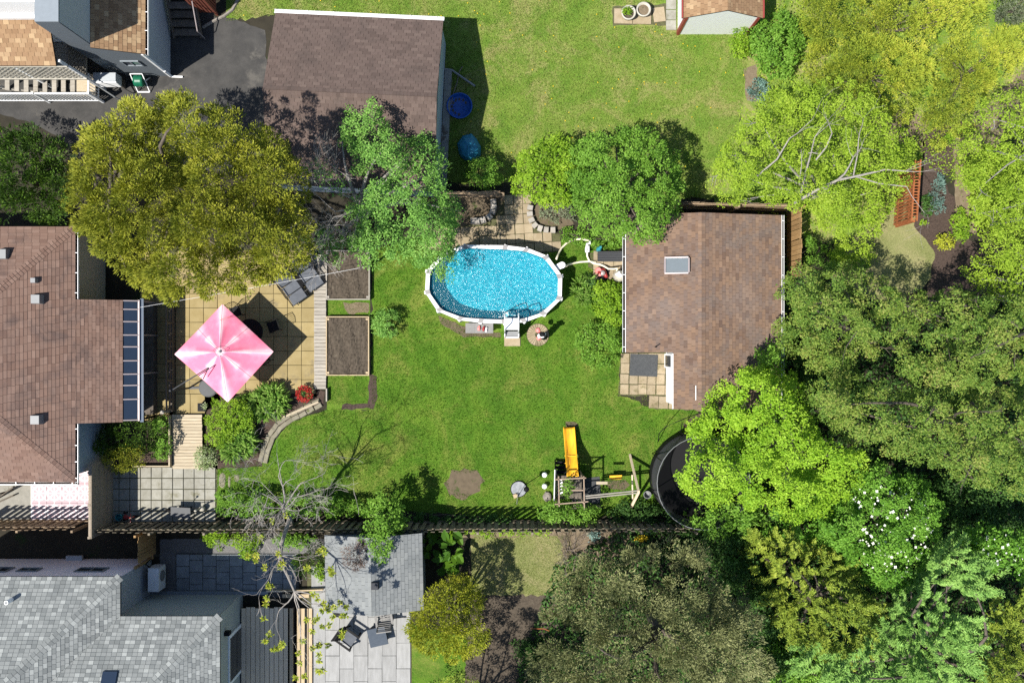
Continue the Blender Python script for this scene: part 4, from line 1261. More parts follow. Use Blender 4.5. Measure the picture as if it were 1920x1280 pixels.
m.box((r0 - 1.5, yy - .012, ez / 2), (.12, .05, ez)); m.box((r0 + 1.5, yy - .012, ez / 2), (.12, .05, ez)); m.box((r0 - 1.53, yy + .09, ez / 2), (.05, .12, ez)); m.build('corner_board', M['redtrim'], wsh)
m = MB(); m.beam(V(r0 - hwd - .03, y0, ez + .01), V(r0 - hwd - .03, y1, ez + .01), .05, .13); m.beam(V(r0 + hwd + .03, y0, ez + .01), V(r0 + hwd + .03, y1, ez + .01), .05, .13); m.build('fascia', M['redtrim'], wsh)

# --- grey roofed house bottom left
gh = thing('grey_house', 'pink stucco house with mottled grey hipped roof in the bottom corner', 'house', V(-16.5, -12.5, 0))
ZG, SG = 4.3, 0.5
def gz1(t): return ZG + SG * t
A0, B0, C0 = (-15.37, -9.22), (-15.37, -10.77), (-11.46, -10.77)
T = 3.6
F1 = [V(A0[0], A0[1], ZG), V(-24, A0[1], ZG), V(-24, A0[1] - 5, gz1(5)), V(A0[0] - 5, A0[1] - 5, gz1(5))]
F2 = [V(B0[0], B0[1], ZG), V(A0[0], A0[1], ZG), V(A0[0] - 5, A0[1] - 5, gz1(5)), V(A0[0] - T, B0[1] - T, gz1(T))]
F3 = [V(C0[0], C0[1], ZG), V(B0[0], B0[1], ZG), V(B0[0] - T, B0[1] - T, gz1(T)), V(C0[0] - T, C0[1] - T, gz1(T))]
F4 = [V(C0[0], -20, ZG), V(C0[0], C0[1], ZG), V(C0[0] - T, C0[1] - T, gz1(T)), V(C0[0] - T, -20, gz1(T))]
rm_ = MB()
for fc in (F1, F2, F3, F4):
    q = planar_slab(fc, .12); rm_.add(q.v, q.f)
rf = rm_.build('roof', M['roofgrey'], gh)
S = Shingler()
for i, fc in enumerate((F2, F3, F4, F1)): S.face(fc, .15, .20, 0, phase=.61, seed=20 + i)
S.caps(V(A0[0], A0[1], ZG), F1[3], fnorm(F1), fnorm(F2), .17, .17, .012); S.caps(V(C0[0], C0[1], ZG), F4[2], fnorm(F3), fnorm(F4), .17, .17, .012)
S.emit(rf, M['sh_grey'])
m = MB(); m.prism([(-24, -9.54), (-24, -19.9), (-11.85, -19.9), (-11.85, -11.08), (-15.87, -11.08), (-15.87, -9.54)], 0, ZG - .14); m.build('wall', M['pinkwall'], gh)
m = MB(); clap(m, (-15.86, -11.06), (-15.86, -9.52), .02, ZG - .14, (1, 0, 0), .18); m.build('siding', M['palesiding'], gh)
m = MB(); clap(m, (-11.84, -11.065), (-15.84, -11.065), .02, ZG - .14, (0, 1, 0), .11); m.build('siding', M['greengrey'], gh)
m = MB(); clap(m, (-11.84, -14.9), (-11.84, -11.05), .02, ZG - .14, (1, 0, 0), .16); m.build('siding', M['greengrey'], gh)
for px, w_, h_ in ((172, 1.15, .6), (55, .8, .5), (-2, .9, .7)):
    p = P(px, 1064, 2.0); window(gh, (p.x, -9.53, 2.0), w_, h_, (1, 0, 0), (0, 1, 0), M['grey'])
m = MB(); p = P(145, 1047); m.box((p.x, -9.45, .25), (.7, .22, .16)); m.build('window_well', M['palesiding'], gh)
m = MB(); p = P(438, 1290, 1.5)
m.box((-11.82, -13.3, 1.05), (.12, 2.1, 2.1)); dr = m.build('door', M['white'], gh)
m = MB(); m.box((-11.752, -13.3, 1.08), (.02, 1.8, 1.85)); m.build('pane', M['glass'], dr)
m = MB(); m.box((-11.72, -12.0, 2.5), (.22, .16, .3)); m.build('wall_lamp', M['black'], gh)
p = on_roof(22, 1124, lambda x, y: ZG + SG * (A0[1] - y)); m = MB(); m.lathe((p.x, p.y, p.z - .05), [(.08, 0), (.08, .45), (.05, .45), (.05, .3)], 12); vp = m.build('vent_pipe', M['white'], gh)
p = on_roof(205, 1274, lambda x, y: ZG + SG * (C0[1] - y)); m = MB(); q = []
for dx, dy in ((-.28, -.3), (.28, -.3), (.28, .3), (-.28, .3)): q.append(V(p.x + dx, p.y + dy, ZG + SG * (C0[1] - p.y - dy)))
m.hexa([v - V(0, 0, .05) for v in q], [v + V(0, 0, .09) for v in q]); m.build('skylight', M['blueglass'], gh)
# heat pump box on the wall
ac = thing('heat_pump', 'grey white heat pump box hung on the blue grey wall', 'heat pump', V(-15.35, -9.6, 0))
p = P(291, 1086, 1.1)
m = MB(); m.box((p.x - .05, p.y, .80), (.46, 1.0, .75)); bd = m.build('casing', M['whitemetal'], ac)
m = MB(); m.lathe((0, 0, 0), [(.26, 0), (.26, .02), (.2, .02), (.2, .005)], 20)
m.v = [(p.x + .19 + z, p.y + y * .9 + .1, .8 + x) for x, y, z in m.v]; m.build('fan_grille', M['grey'], ac)
for dy in (-.35, .35):
    m = MB(); m.beam((-15.84, p.y + dy, .40), (p.x + .2, p.y + dy, .40), .05, .05); m.beam((-15.82, p.y + dy, .02), (-15.82, p.y + dy, .42), .05, .05); m.build('bracket', M['grey'], ac)
m = MB(); m.tube([(p.x - .2, p.y + .45, 1.0), (-15.7, p.y + .62, 1.0), (-15.75, p.y + .7, .3)], .03, 5); m.build('hose', M['black'], ac)

# --- timber deck and steps
dk = thing('timber_deck', 'taupe plank deck with pale wooden steps beside the grey roofed house', 'deck', P(500, 1210))
a = P(452, 1140, .5); b = P(540, 1300, .5)
me = mesh_of('plank', bevel_box(.182, 3.9, .035, .006), M['deckwood'])
nb = 10
for i in range(nb):
    x = a.x + (b.x - a.x) * (i + .5) / nb; piece('plank', me, dk, (x, a.y - 1.95 + (.05 if i % 3 else 0), .465), (0, 0, random.uniform(-.002, .002)))
m = MB(); m.prism([(a.x + .05, a.y - 3.8), (b.x - .08, a.y - 3.8), (b.x - .08, a.y - .1), (a.x + .05, a.y - .1)], 0, .46); m.build('frame', M['oldwood'], dk)
me = mesh_of('tread', bevel_box(.15, 3.9, .035, .006), M['pinex'])
for k, (px, z) in enumerate(((546, .49), (560, .30), (574, .15))):
    for s in ((0, 8) if k else (0,)):
        q = P(px + s, 1140, z); piece('tread', me, dk, (q.x, q.y - 1.95, z - .035))
    q = P(px, 1140, z); m = MB(); m.box((q.x + (.08 if k else 0), q.y - 1.95, (z - .04) / 2), (.24 if k else .1, 3.8, z - .04)); m.build('riser', M['oldwood'], dk)
rb = thing('retaining_boards', 'low fresh timber edging across the end of the slate terrace', 'edging', P(540, 1112))
m = MB(); m.beam(P(530, 1107, .2), P(606, 1104, .2), .05, .22); m.build('board', M['pinex'], rb)
m = MB(); m.beam(P(530, 1116, .12), P(580, 1116, .12), .16, .12); m.build('board', M['pinex'], rb)
m = MB(); m.beam(P(500, 1107, .2), P(529.5, 1107, .2), .05, .22); m.build('board', M['deckwood'], rb)
m = MB(); m.box((P(430, 1108).x, P(430, 1108).y - .02, .12), (7.0, .14, .2)); m.v = [(min(v[0], P(505, 0).x), v[1], v[2]) for v in m.v]
for i in range(16): m.box((P(305 + i * 12.5, 1106).x, P(305, 1108).y - .02, .225), (.05, .05, .02))
solo('retaining_kerb', m, M['siding'], 'pale blue grey metal edging along the slate terrace below the siding wall', 'edging')

# --- grey garden shed
gs = thing('garden_shed', 'garden shed with plain grey shingle roof and vine below the long fence', 'shed', V(-5.8, -9.6, 0))
rx, rzz, ezz, hwx, yA, yB = -5.72, 3.0, 2.25, 2.02, -7.98, -11.16
tw = lambda x, y, z: V(rx + (x) * math.cos(.02) - (y + 9.6) * math.sin(.02), -9.6 + x * math.sin(.02) + (y + 9.6) * math.cos(.02), z)
L_ = [tw(-hwx, yA, ezz), tw(-hwx, yB, ezz), tw(0, yB, rzz), tw(0, yA, rzz)]
R_ = [tw(hwx, yB, ezz), tw(hwx, yA, ezz), tw(0, yA, rzz), tw(0, yB, rzz)]
rm_ = MB()
for fc in (L_, R_):
    q = planar_slab(fc, .07); rm_.add(q.v, q.f)
rf = rm_.build('roof', M['roofgrey'], gs)
S = Shingler(); S.face(R_, .155, .33, 0, phase=.5, seed=30); S.face(L_, .155, .33, 0, phase=.5, seed=31); S.caps(tw(0, yB, rzz), tw(0, yA, rzz), fnorm(L_), fnorm(R_), .15, .2, .01)
S.emit(rf, M['sh_slate'])
m = MB(); m.hexa([tw(-hwx + .12, yB + .12, 0), tw(hwx - .12, yB + .12, 0), tw(hwx - .12, yA - .12, 0), tw(-hwx + .12, yA - .12, 0)], [tw(-hwx + .12, yB + .12, ezz - .02), tw(hwx - .12, yB + .12, ezz - .02), tw(hwx - .12, yA - .12, ezz - .02), tw(-hwx + .12, yA - .12, ezz - .02)])
m.add([tw(-hwx + .12, yB + .12, ezz - .02), tw(hwx - .12, yB + .12, ezz - .02), tw(0, yB + .12, rzz - .08)], [(0, 1, 2)]); m.add([tw(-hwx + .12, yA - .12, ezz - .02), tw(hwx - .12, yA - .12, ezz - .02), tw(0, yA - .12, rzz - .08)], [(2, 1, 0)])
m.build('wall', M['siding'], gs)
p = P(703, 1097, 3.0); roof_vent(gs, p.x, p.y, 2.95, .16, .2, M['darkgrey'])

# --- white house with porch top left
nh = thing('white_house', 'white and blue grey house with golden shingles and porch stairs in the top corner', 'house', V(-18, 13, 0))
zE, zW, xEe, xWe, ysw = 3.16, 4.0, -14.84, -16.68, 11.62
ef_ = [V(xEe, ysw, zE), V(xEe, 17.5, zE), V(xWe, 17.5, zW), V(xWe, ysw, zW)]
rf = planar_slab(ef_, .1).build('roof', M['roofdeck'], nh)
S = Shingler(); S.face(ef_, .17, .24, 0, phase=.61, seed=40)
pf = [V(-24, 10.84, 4.2), V(-17.93, 10.84, 4.2), V(-17.93, 12.5, 4.8), V(-24, 12.5, 4.8)]
rf2 = planar_slab(pf, .1).build('porch_roof', M['roofdeck'], nh)
S.emit(rf, M['sh_gold'], 150)
S = Shingler(); S.face(pf, .17, .24, 0, phase=.61, seed=41); S.emit(rf2, M['sh_gold'], 150)
m = MB(); m.prism([(-16.9, ysw + .05), (-15.02, ysw + .05), (-15.02, 17.4), (-16.9, 17.4)], 0, zE - .1)
m.add([V(-16.9, ysw + .05, zE - .1), V(-15.02, ysw + .05, zE - .1), V(-16.9, ysw + .05, zW - .06)], [(0, 1, 2)]); m.build('wall', M['siding'], nh)
m = MB(); clap(m, (-16.9, ysw + .045), (-15.02, ysw + .045), .05, zW - .08, (0, -1, 0), .13, zE - .08); m.build('siding', M['shadesiding'], nh)
m = MB(); clap(m, (-15.015, ysw + .05), (-15.015, 17.4), .05, zE - .1, (1, 0, 0), .3); m.build('siding', M['palesiding'], nh)
m = MB(); m.box((-14.99, ysw + .02, zE / 2), (.09, .09, zE - .1)); m.build('corner_board', M['white'], nh)
m = MB(); m.prism([(-17.6, 11.78), (-16.72, 11.78), (-16.72, 17.4), (-17.6, 17.4)], 0, 6.45); m.build('wall', M['siding'], nh)
m = MB(); clap(m, (-17.6, 11.775), (-16.72, 11.775), 2.2, 6.4, (0, -1, 0), .15); m.build('siding', M['shadesiding'], nh)
m = MB(); clap(m, (-16.715, 11.78), (-16.715, 17.4), zW, 6.4, (1, 0, 0), .16); m.build('siding', M['palesiding'], nh)
m = MB(); m.prism([(-24.5, 12.53), (-17.6, 12.53), (-17.6, 17.3), (-24.5, 17.3)], 0, 6.4); m.build('wall', M['white'], nh)
m = MB(); m.prism([(-24.5, 12.42), (-17.45, 12.42), (-17.45, 12.52), (-24.5, 12.52)], 4.83, 5.05); m.build('frieze', M['white'], nh)
window(nh, (-16.69, 14.2, 5.6), .6, 1.1, (0, 1, 0), (1, 0, 0))
window(nh, (-15.9, ysw + .02, 1.9), .7, .6, (1, 0, 0), (0, -1, 0), M['siding'], M['blueglass'])
gutter(nh, (xEe + .05, ysw - .03, zE - .09), (xEe + .05, 17.3, zE - .09), M['whitemetal'], .13)
m = MB(); m.box((-14.96, 15.05, 2.9), (.06, .2, .2)); m.build('wall_vent', M['black'], nh)
m = MB(); m.tube([V(-14.93, ysw - .02, .9), V(-14.93, ysw - .02, .12), V(-14.45, ysw - .02, .06)], .045, 6); m.build('downspout', M['white'], nh)
# porch deck, lattice screen, stairs and railings
m = MB(); m.prism([(-24, 11.02), (-17.85, 11.02), (-17.85, 12.5), (-24, 12.5)], 1.75, 1.9); m.build('porch_deck', M['greywood'], nh)
for x in (-17.85, -20.0, -22.2):
    m = MB(); m.box((x, 11.05, 2.1), (.1, .1, 4.1)); m.build('porch_post', M['white'], nh)
m = MB()
def lattice(mb, o, ux, w, h, s=.24, t=.05):
    o = Vector(o); ux = Vector(ux); up = V(0, 0, 1); nn = ux.cross(up)
    k = -h
    while k < w:
        for sg in (1, -1):
            u0, u1 = max(0, k), min(w, k + h)
            if u1 - u0 > .03:
                if sg > 0: a, b = o + ux * u0 + up * (u0 - k), o + ux * u1 + up * (u1 - k)
                else: a, b = o + ux * u0 + up * (h - (u0 - k)), o + ux * u1 + up * (h - (u1 - k))
                mb.beam(a + nn * .006 * sg, b + nn * .006 * sg, .011, t)
        k += s
    return mb
lattice(m, (-23.5, 11.0, 1.95), (1, 0, 0), 5.65, 1.55); m.beam((-23.5, 11.0, 3.55), (-17.8, 11.0, 3.55), .06, .08); m.beam((-23.5, 11.0, 1.86), (-17.8, 11.0, 1.86), .07, .12)
m.build('lattice_screen', M['cream'], nh)
m = MB(); lattice(m, (-17.82, 11.1, 1.95), (0, 1, 0), 1.3, 1.5, .2); m.beam((-17.82, 11.05, 3.5), (-17.82, 12.5, 3.5), .06, .07); m.build('lattice_screen', M['oldwood'], nh)
me = mesh_of('tread', bevel_box(.2, 1.0, .04, .006), M['greywood'])
for i in range(9): piece('tread', me, nh, (-18.9 - i * .335, 11.06, .82 + i * .12))
for yy in (10.62, 11.5):
    m = MB(); m.beam((-18.7, yy, .66), (-22.2, yy, 1.9), .05, .2); m.build('stringer', M['greywood'], nh)
m = MB(); m.prism([(-18.75, 10.56), (-17.95, 10.56), (-17.95, 11.5), (-18.75, 11.5)], .72, .8); m.build('landing', M['pine'], nh)
m = MB()
m.beam((-22.6, 10.5, 1.42), (-17.95, 10.5, 1.42), .07, .06); m.beam((-22.6, 10.5, .32), (-17.95, 10.5, .32), .06, .06)
for x in (-22.6, -20.3, -17.95): m.box((x, 10.5, .76), (.09, .09, 1.5))
fr = m.build('railing', M['white'], nh)
me = mesh_of('baluster', bevel_box(.035, .035, 1.05, .003), M['white'])
for i in range(32): piece('baluster', me, fr, (-22.5 + i * .142, 10.5, .34))
m = MB(); m.beam((-17.95, 10.52, 1.42), (-17.95, 11.35, 1.42), .06, .05); m.beam((-17.95, 10.52, .5), (-17.95, 11.35, .5), .05, .05)
for i in range(6): m.box((-17.95, 10.62 + i * .13, .95), (.03, .03, .9))
m.build('railing', M['white'], nh)
m = MB(); m.tube([V(-17.9, 11.05, 1.8), V(-17.0, 10.45, 1.05), V(-16.86, 10.4, .6), V(-16.86, 10.4, 0)], .03, 6); m.build('handrail', M['grey'], nh)
# dark steps and maroon railing at the back door
st = thing('back_steps', 'dark wooden back steps with maroon railing beside the blue grey wall', 'stairs', V(-14.2, 14.6, 0))
me = mesh_of('tread', bevel_box(1.25, .3, .04, .006), M['oldwood'])
for i in range(4): piece('tread', me, st, (-14.2, 13.5 + i * .32, .2 + i * .2))
for x in (-14.8, -13.6):
    m = MB(); m.beam((x, 13.3, .1), (x, 14.7, .95), .05, .2); m.build('stringer', M['oldwood'], st)
m = MB(); m.prism([(-14.9, 14.7), (-12.9, 14.7), (-12.9, 17), (-14.9, 17)], .85, .95); m.build('platform', M['oldwood'], st)
m = MB(); m.tube([V(-13.5, 13.3, 0), V(-13.5, 13.3, .95), V(-13.5, 14.75, 1.85)], .025, 6); m.build('handrail', M['galv'], st)
rl = MB(); rl.beam((-12.95, 14.35, 1.9), (-12.95, 17, 1.9), .12, .05); rl.beam((-12.95, 14.35, .3), (-12.95, 17, .3), .06, .06); rl.box((-12.95, 14.35, .95), (.1, .1, 1.9)); rl.beam((-13.8, 14.35, 1.9), (-12.95, 14.35, 1.9), .1, .05)
rr_ = rl.build('railing', M['redrail'], st)
me = mesh_of('baluster', bevel_box(.04, .09, 1.6, .003), M['redrail'])
for i in range(18): piece('baluster', me, rr_, (-12.95, 14.5 + i * .14, .3))
for i in range(6): piece('baluster', me, rr_, (-13.7 + i * .14, 14.35, .3), (0, 0, math.pi / 2))
# wall-hung air conditioner and hose reel
ac = thing('air_conditioner', 'white air conditioner on wooden legs beside the porch handrail', 'air conditioner', V(-17.3, 11.2, 0))
m = MB(); m.box((-17.35, 11.25, .95), (.95, .36, .62)); bd = m.build('casing', M['palesiding'], ac)
m = MB(); m.hexa([V(-17.82, 10.98, .66), V(-16.88, 10.98, .66), V(-16.88, 11.06, .66), V(-17.82, 11.06, .66)], [V(-17.82, 11.03, 1.2), V(-16.88, 11.03, 1.2), V(-16.88, 11.065, 1.2), V(-17.82, 11.065, 1.2)]); m.build('front_cover', M['white'], ac)
for x in (-17.7, -17.0):
    m = MB(); m.box((x, 11.25, .32), (.07, .34, .64)); m.build('leg', M['oldwood'], ac)
hr = thing('hose_reel', 'green garden hose on a white reel cart by the grey siding', 'hose reel', V(-16.1, 11.3, 0))
c = V(-16.15, 11.28, .55)
m = MB(); m.lathe((0, 0, 0), [(.14, -.2), (.24, -.2), (.26, -.1), (.24, 0), (.26, .1), (.24, .2), (.14, .2)], 18); m.v = [(c.x + z, c.y + x, c.z + y) for x, y, z in m.v]; m.build('coil', M['greenplastic'], hr, True)
m = MB()
for s in (-.26, .26): m.beam(c + V(s, -.35, -.5), c + V(s, .2, .35), .035, .035); m.beam(c + V(s, .3, -.5), c + V(s, 0, 0), .035, .035)
m.beam(c + V(-.26, -.35, -.48), c + V(.26, -.35, -.48), .05, .05); m.beam(c + V(-.26, .2, .35), c + V(.26, .2, .35), .035, .035); m.build('frame', M['white'], hr)
m = MB(); m.tube([c + V(-.1, -.2, -.3), c + V(-.5, -.4, -.52), c + V(-.85, -.2, -.53), c + V(-.7, .15, -.53), c + V(-.4, 0, -.53)], .016, 5); m.build('loose_hose', M['black'], hr)
# corner of the next-door annex bottom left
m = MB(); m.beam(P(-10, 937, .1), P(26, 912, 1.4), .06, .08); m.beam(P(-12, 945, .1), P(26, 928, .2), .06, .08)
for k in range(3): m.box((P(-8 + 16 * k, 934 - 9 * k).x, P(0, 936 - 9 * k).y, .35 + .2 * k), (.06, .06, .9 + .3 * k))
solo('ramp_railing', m, M['oldwood'], 'brown handrail beside the concrete yard under the brown roof edge', 'railing')
# ------------------------------------------------------------------ swimming pool
pool = thing('swimming_pool', 'oval above-ground pool of bright blue water with white top rails', 'pool', P(925, 532))
RIM_Z, WAT_Z = 1.28, 1.08
rim_px = [(868, 459), (947, 458), (988, 463), (1028, 478), (1055, 518), (1054, 560), (1024, 592), (985, 607), (951, 609.5), (903, 607), (861, 601), (822, 586), (796, 549), (796, 505), (828, 476)]
rim_px = [(870, 459), (948, 460), (989, 465), (1027, 480), (1054, 517), (1053, 560), (1022, 590), (984, 604), (946, 606.5), (900, 605), (860, 600), (820, 583), (797, 548), (799, 508), (829, 474)]
RP = [P(x, y, RIM_Z) for x, y in rim_px]
cen = sum(RP, Vector()) / len(RP)
def inset(p, d):
    v = (p - cen); v.z = 0; return p - v.normalized() * d
n = len(RP)
m = MB()
o_ = [inset(p, .07) for p in RP]; i_ = [inset(p, .11) for p in RP]
for a, b, ai, bi in zip(o_, o_[1:] + o_[:1], i_, i_[1:] + i_[:1]):
    z = lambda v, h: V(v.x, v.y, h)
    m.add([z(a, .01), z(b, .01), z(b, RIM_Z - .03), z(a, RIM_Z - .03)], [(0, 1, 2, 3)])
m.build('wall', M['pool_white'], pool)
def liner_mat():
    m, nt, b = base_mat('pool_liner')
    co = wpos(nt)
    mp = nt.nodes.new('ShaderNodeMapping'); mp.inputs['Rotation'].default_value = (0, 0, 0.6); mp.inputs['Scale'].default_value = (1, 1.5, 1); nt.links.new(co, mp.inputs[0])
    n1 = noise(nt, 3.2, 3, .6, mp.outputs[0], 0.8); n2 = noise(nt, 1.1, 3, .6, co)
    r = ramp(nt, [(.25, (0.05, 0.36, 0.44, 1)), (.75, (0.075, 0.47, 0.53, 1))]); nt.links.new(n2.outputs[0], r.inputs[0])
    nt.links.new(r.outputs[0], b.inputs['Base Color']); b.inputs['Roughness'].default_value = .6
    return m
def water_mat():
    """clear rippled water: caustic light is painted as noise into the transparent tint"""
    m, nt, b = base_mat('pool_water')
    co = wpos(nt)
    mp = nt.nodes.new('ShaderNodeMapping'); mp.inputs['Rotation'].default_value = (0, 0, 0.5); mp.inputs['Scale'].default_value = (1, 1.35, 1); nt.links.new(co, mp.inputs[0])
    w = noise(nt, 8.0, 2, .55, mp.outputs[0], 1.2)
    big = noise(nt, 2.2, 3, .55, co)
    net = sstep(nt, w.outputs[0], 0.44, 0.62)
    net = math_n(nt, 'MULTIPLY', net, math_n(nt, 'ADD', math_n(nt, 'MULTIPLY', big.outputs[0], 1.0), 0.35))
    r = ramp(nt, [(0, (0.22, 0.60, 0.68, 1)), (.4, (0.50, .80, 0.86, 1)), (1, (1.0, 1.0, 1.0, 1))]); nt.links.new(net, r.inputs[0])  # painted caustics: pale stops imitate focused sunlight, darker ones the gaps
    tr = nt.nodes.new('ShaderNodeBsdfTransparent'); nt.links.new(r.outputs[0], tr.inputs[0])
    gl = nt.nodes.new('ShaderNodeBsdfGlossy'); gl.inputs['Roughness'].default_value = .14
    fr = nt.nodes.new('ShaderNodeFresnel'); fr.inputs[0].default_value = 1.33
    bp_ = nt.nodes.new('ShaderNodeBump'); bp_.inputs['Strength'].default_value = .45; bp_.inputs['Distance'].default_value = .12
    h = noise(nt, 9, 4, .6, mp.outputs[0], 1.0)
    nt.links.new(h.outputs[0], bp_.inputs['Height']); nt.links.new(bp_.outputs[0], gl.inputs['Normal'])
    mx = nt.nodes.new('ShaderNodeMixShader'); nt.links.new(fr.outputs[0], mx.inputs[0]); df = nt.nodes.new('ShaderNodeBsdfDiffuse'); df.inputs[0].default_value = (.03, .36, .50, 1); m0 = nt.nodes.new('ShaderNodeMixShader'); m0.inputs[0].default_value = .14; nt.links.new(tr.outputs[0], m0.inputs[1]); nt.links.new(df.outputs[0], m0.inputs[2])
    nt.links.new(m0.outputs[0], mx.inputs[1]); nt.links.new(gl.outputs[0], mx.inputs[2])
    nt.links.new(mx.outputs[0], nt.nodes['Material Output'].inputs[0])
    return m
m = MB()
z = lambda v, h: V(v.x, v.y, h)
for a, b in zip(i_, i_[1:] + i_[:1]): m.add([z(a, .12), z(a, RIM_Z - .04), z(b, RIM_Z - .04), z(b, .12)], [(0, 1, 2, 3)])
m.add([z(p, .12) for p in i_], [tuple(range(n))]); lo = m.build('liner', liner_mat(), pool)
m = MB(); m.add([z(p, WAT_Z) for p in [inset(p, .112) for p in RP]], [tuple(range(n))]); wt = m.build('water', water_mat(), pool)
if wt.data.polygons[0].normal.z < 0: wt.data.flip_normals()
for k in range(n):
    a, b = RP[k], RP[(k + 1) % n]; d = (b - a).normalized()
    a2, b2 = a + d * .09, b - d * .09; ia, ib = inset(a, .17) + d * .09, inset(b, .17) - d * .09
    m = MB(); m.hexa([p - V(0, 0, .05) for p in (a2, b2, ib, ia)], [p + V(0, 0, -.012 if j > 1 else 0) for j, p in enumerate((a2, b2, ib, ia))]); m.build('top_rail', M['pool_white'], pool)
    pa = RP[k - 1]; d0 = (a - pa).normalized()
    q = [a - d0 * .1, a + V(0, 0, 0), a + d * .1, inset(a, .185) + d * .1, inset(a, .185) - d0 * .1]
    m = MB(); m.prism(q[::-1], RIM_Z - .06, RIM_Z + .012); m.build('rail_joint', M['pool_grey'], pool)
    o = inset(a, .03); m = MB(); m.box((o.x, o.y, RIM_Z / 2 - .03), (.14, .14, RIM_Z - .06), math.atan2(o.y - cen.y, o.x - cen.x)); m.build('upright', M['pool_white'], pool)
# skimmer and hoses
sk = thing('skimmer', 'round white skimmer lid hanging outside the pool rail', 'skimmer', P(1056, 497))
c = P(1053, 497, 1.1)
m = MB(); m.lathe((c.x + .02, c.y, .72), [(.12, 0), (.14, .36), (.14, .4), (0, .42)], 18); m.build('lid', M['whitemetal'], sk)
m = MB(); m.box((c.x - .1, c.y - .05, .98), (.22, .26, .2), .5); m.build('throat', M['whitemetal'], sk)
m = MB(); m.tube([P(1043, 486, .9), P(1046, 478, .5), P(1052, 466, .12), P(1062, 456, .08), P(1076, 449, .08), P(1090, 448, .3), P(1104, 451, .34)], .045, 8); solo('pool_hose', m, M['hose'], 'cream hose curving from the pool rail up through the grass', 'hose', 'cream hoses of the pool', True)
m = MB(); m.tube([P(1060, 499, .75), P(1064, 497, .4), P(1072, 494, .1), P(1088, 491, .07), P(1104, 490, .07), P(1118, 492, .1)], .045, 8); solo('pool_hose', m, M['hose'], 'straight cream hose from the skimmer to the pump', 'hose', 'cream hoses of the pool', True)
m = MB(); m.tube([P(1101, 470, .25), P(1101, 480, .12), P(1105, 489, .08), P(1113, 494, .08), P(1124, 495, .1), P(1133, 499, .2), P(1141, 504, .3), P(1152, 504, .5), P(1157, 503, .55), P(1156, 510, .5), P(1150, 517, .45)], .045, 8); solo('pool_hose', m, M['hose'], 'bent cream hose snaking past the dark cover to the filter tank', 'hose', 'cream hoses of the pool', True)
m = MB(); m.tube([P(1106, 452, .34), P(1106, 457, .34), P(1101, 457, .34), P(1099, 468, .34), P(1099, 472, .34), P(1103, 472, .34), P(1104, 461, .34)], .055, 8); m.tube([P(1103, 470, .34), P(1103, 470, 0)], .05, 6); solo('valve_manifold', m, M['whitemetal'], 'white pipe manifold standing in the grass between the hoses', 'pipes', None, True)
ft = thing('sand_filter', 'round cream filter tank against the shed gutter', 'pool filter', P(1157, 520))
c = P(1158, 519); m = MB(); m.lathe((c.x, c.y, .1), [(.2, 0), (.24, .1), (.26, .35), (.24, .55), (.15, .7), (0, .74)], 20); m.build('tank', M['tank'], ft, True)
m = MB(); m.lathe((c.x, c.y, .82), [(.09, 0), (.09, .1), (.05, .14), (0, .14)], 12); m.box((c.x - .1, c.y + .08, .88), (.22, .08, .07), .7); m.build('valve', M['whitemetal'], ft)
m = MB(); m.lathe((c.x, c.y, 0), [(.22, 0), (.22, .1), (0, .1)], 16); m.build('base', M['black'], ft)
pu = thing('pool_pump', 'red and grey pool pump on the slabs left of the filter tank', 'pump', P(1132, 514))
c = P(1128, 513); m = MB(); m.lathe((0, 0, 0), [(.0, -.22), (.11, -.2), (.12, .15), (.07, .2), (0, .2)], 14); m.v = [(c.x + .12 + x * .8 + z * .35, c.y - z, .2 + y) for x, y, z in m.v]; m.build('motor', M['redplastic'], pu, True)
m = MB(); m.lathe((c.x, c.y, .08), [(.10, 0), (.12, .3), (.1, .34), (0, .35)], 14); m.build('strainer', M['galv'], pu, True)
m = MB(); m.box((c.x + .1, c.y - .02, .04), (.4, .5, .08), -.3); m.build('base', M['black'], pu)
m = MB(); m.tube([P(1120, 507, .1), P(1122, 510, .3), P(1126, 512, .45)], .05, 8); m.build('inlet', M['redplastic'], pu)
m = MB(); m.lathe((P(1121, 508).x, P(1121, 508).y, 0.02), [(.13, 0), (.15, .22), (.12, .3), (0, .3)], 14); m.lathe((P(1124, 514).x, P(1124, 514).y, .02), [(.1, 0), (.1, .2), (0, .22)], 12)
solo('chlorine_tub', m, M['pinkplastic'], 'coral pink tubs of pool chemicals beside the pump', 'tub')
cv = thing('solar_cover', 'grey ribbed box with dark lid between the pool hoses and the shed', 'storage box', P(1144, 481))
a, b = P(1121, 471, .55), P(1167, 490, .55)
m = MB(); m.box(((a.x + b.x) / 2, (a.y + b.y) / 2, .26), (b.x - a.x - .06, a.y - b.y - .06, .5)); m.build('body', M['black'], cv)
me = mesh_of('lid_rib', bevel_box(b.x - a.x, (a.y - b.y) / 6 - .006, .05, .012), M['darkgrey'])
for i in range(6): piece('lid_rib', me, cv, ((a.x + b.x) / 2, b.y + (a.y - b.y) * (i + .5) / 6, .515 + .012 * min(i, 5 - i)))
m = MB(); c = P(1121, 469); m.lathe((c.x, c.y, .0), [(.10, 0), (.11, .5), (.06, .6), (0, .6)], 12); m.box((c.x + .05, c.y + .06, .64), (.1, .1, .08)); solo('sprayer', m, M['teal'], 'teal plastic bottle at the corner of the ribbed grey box', 'bottle')

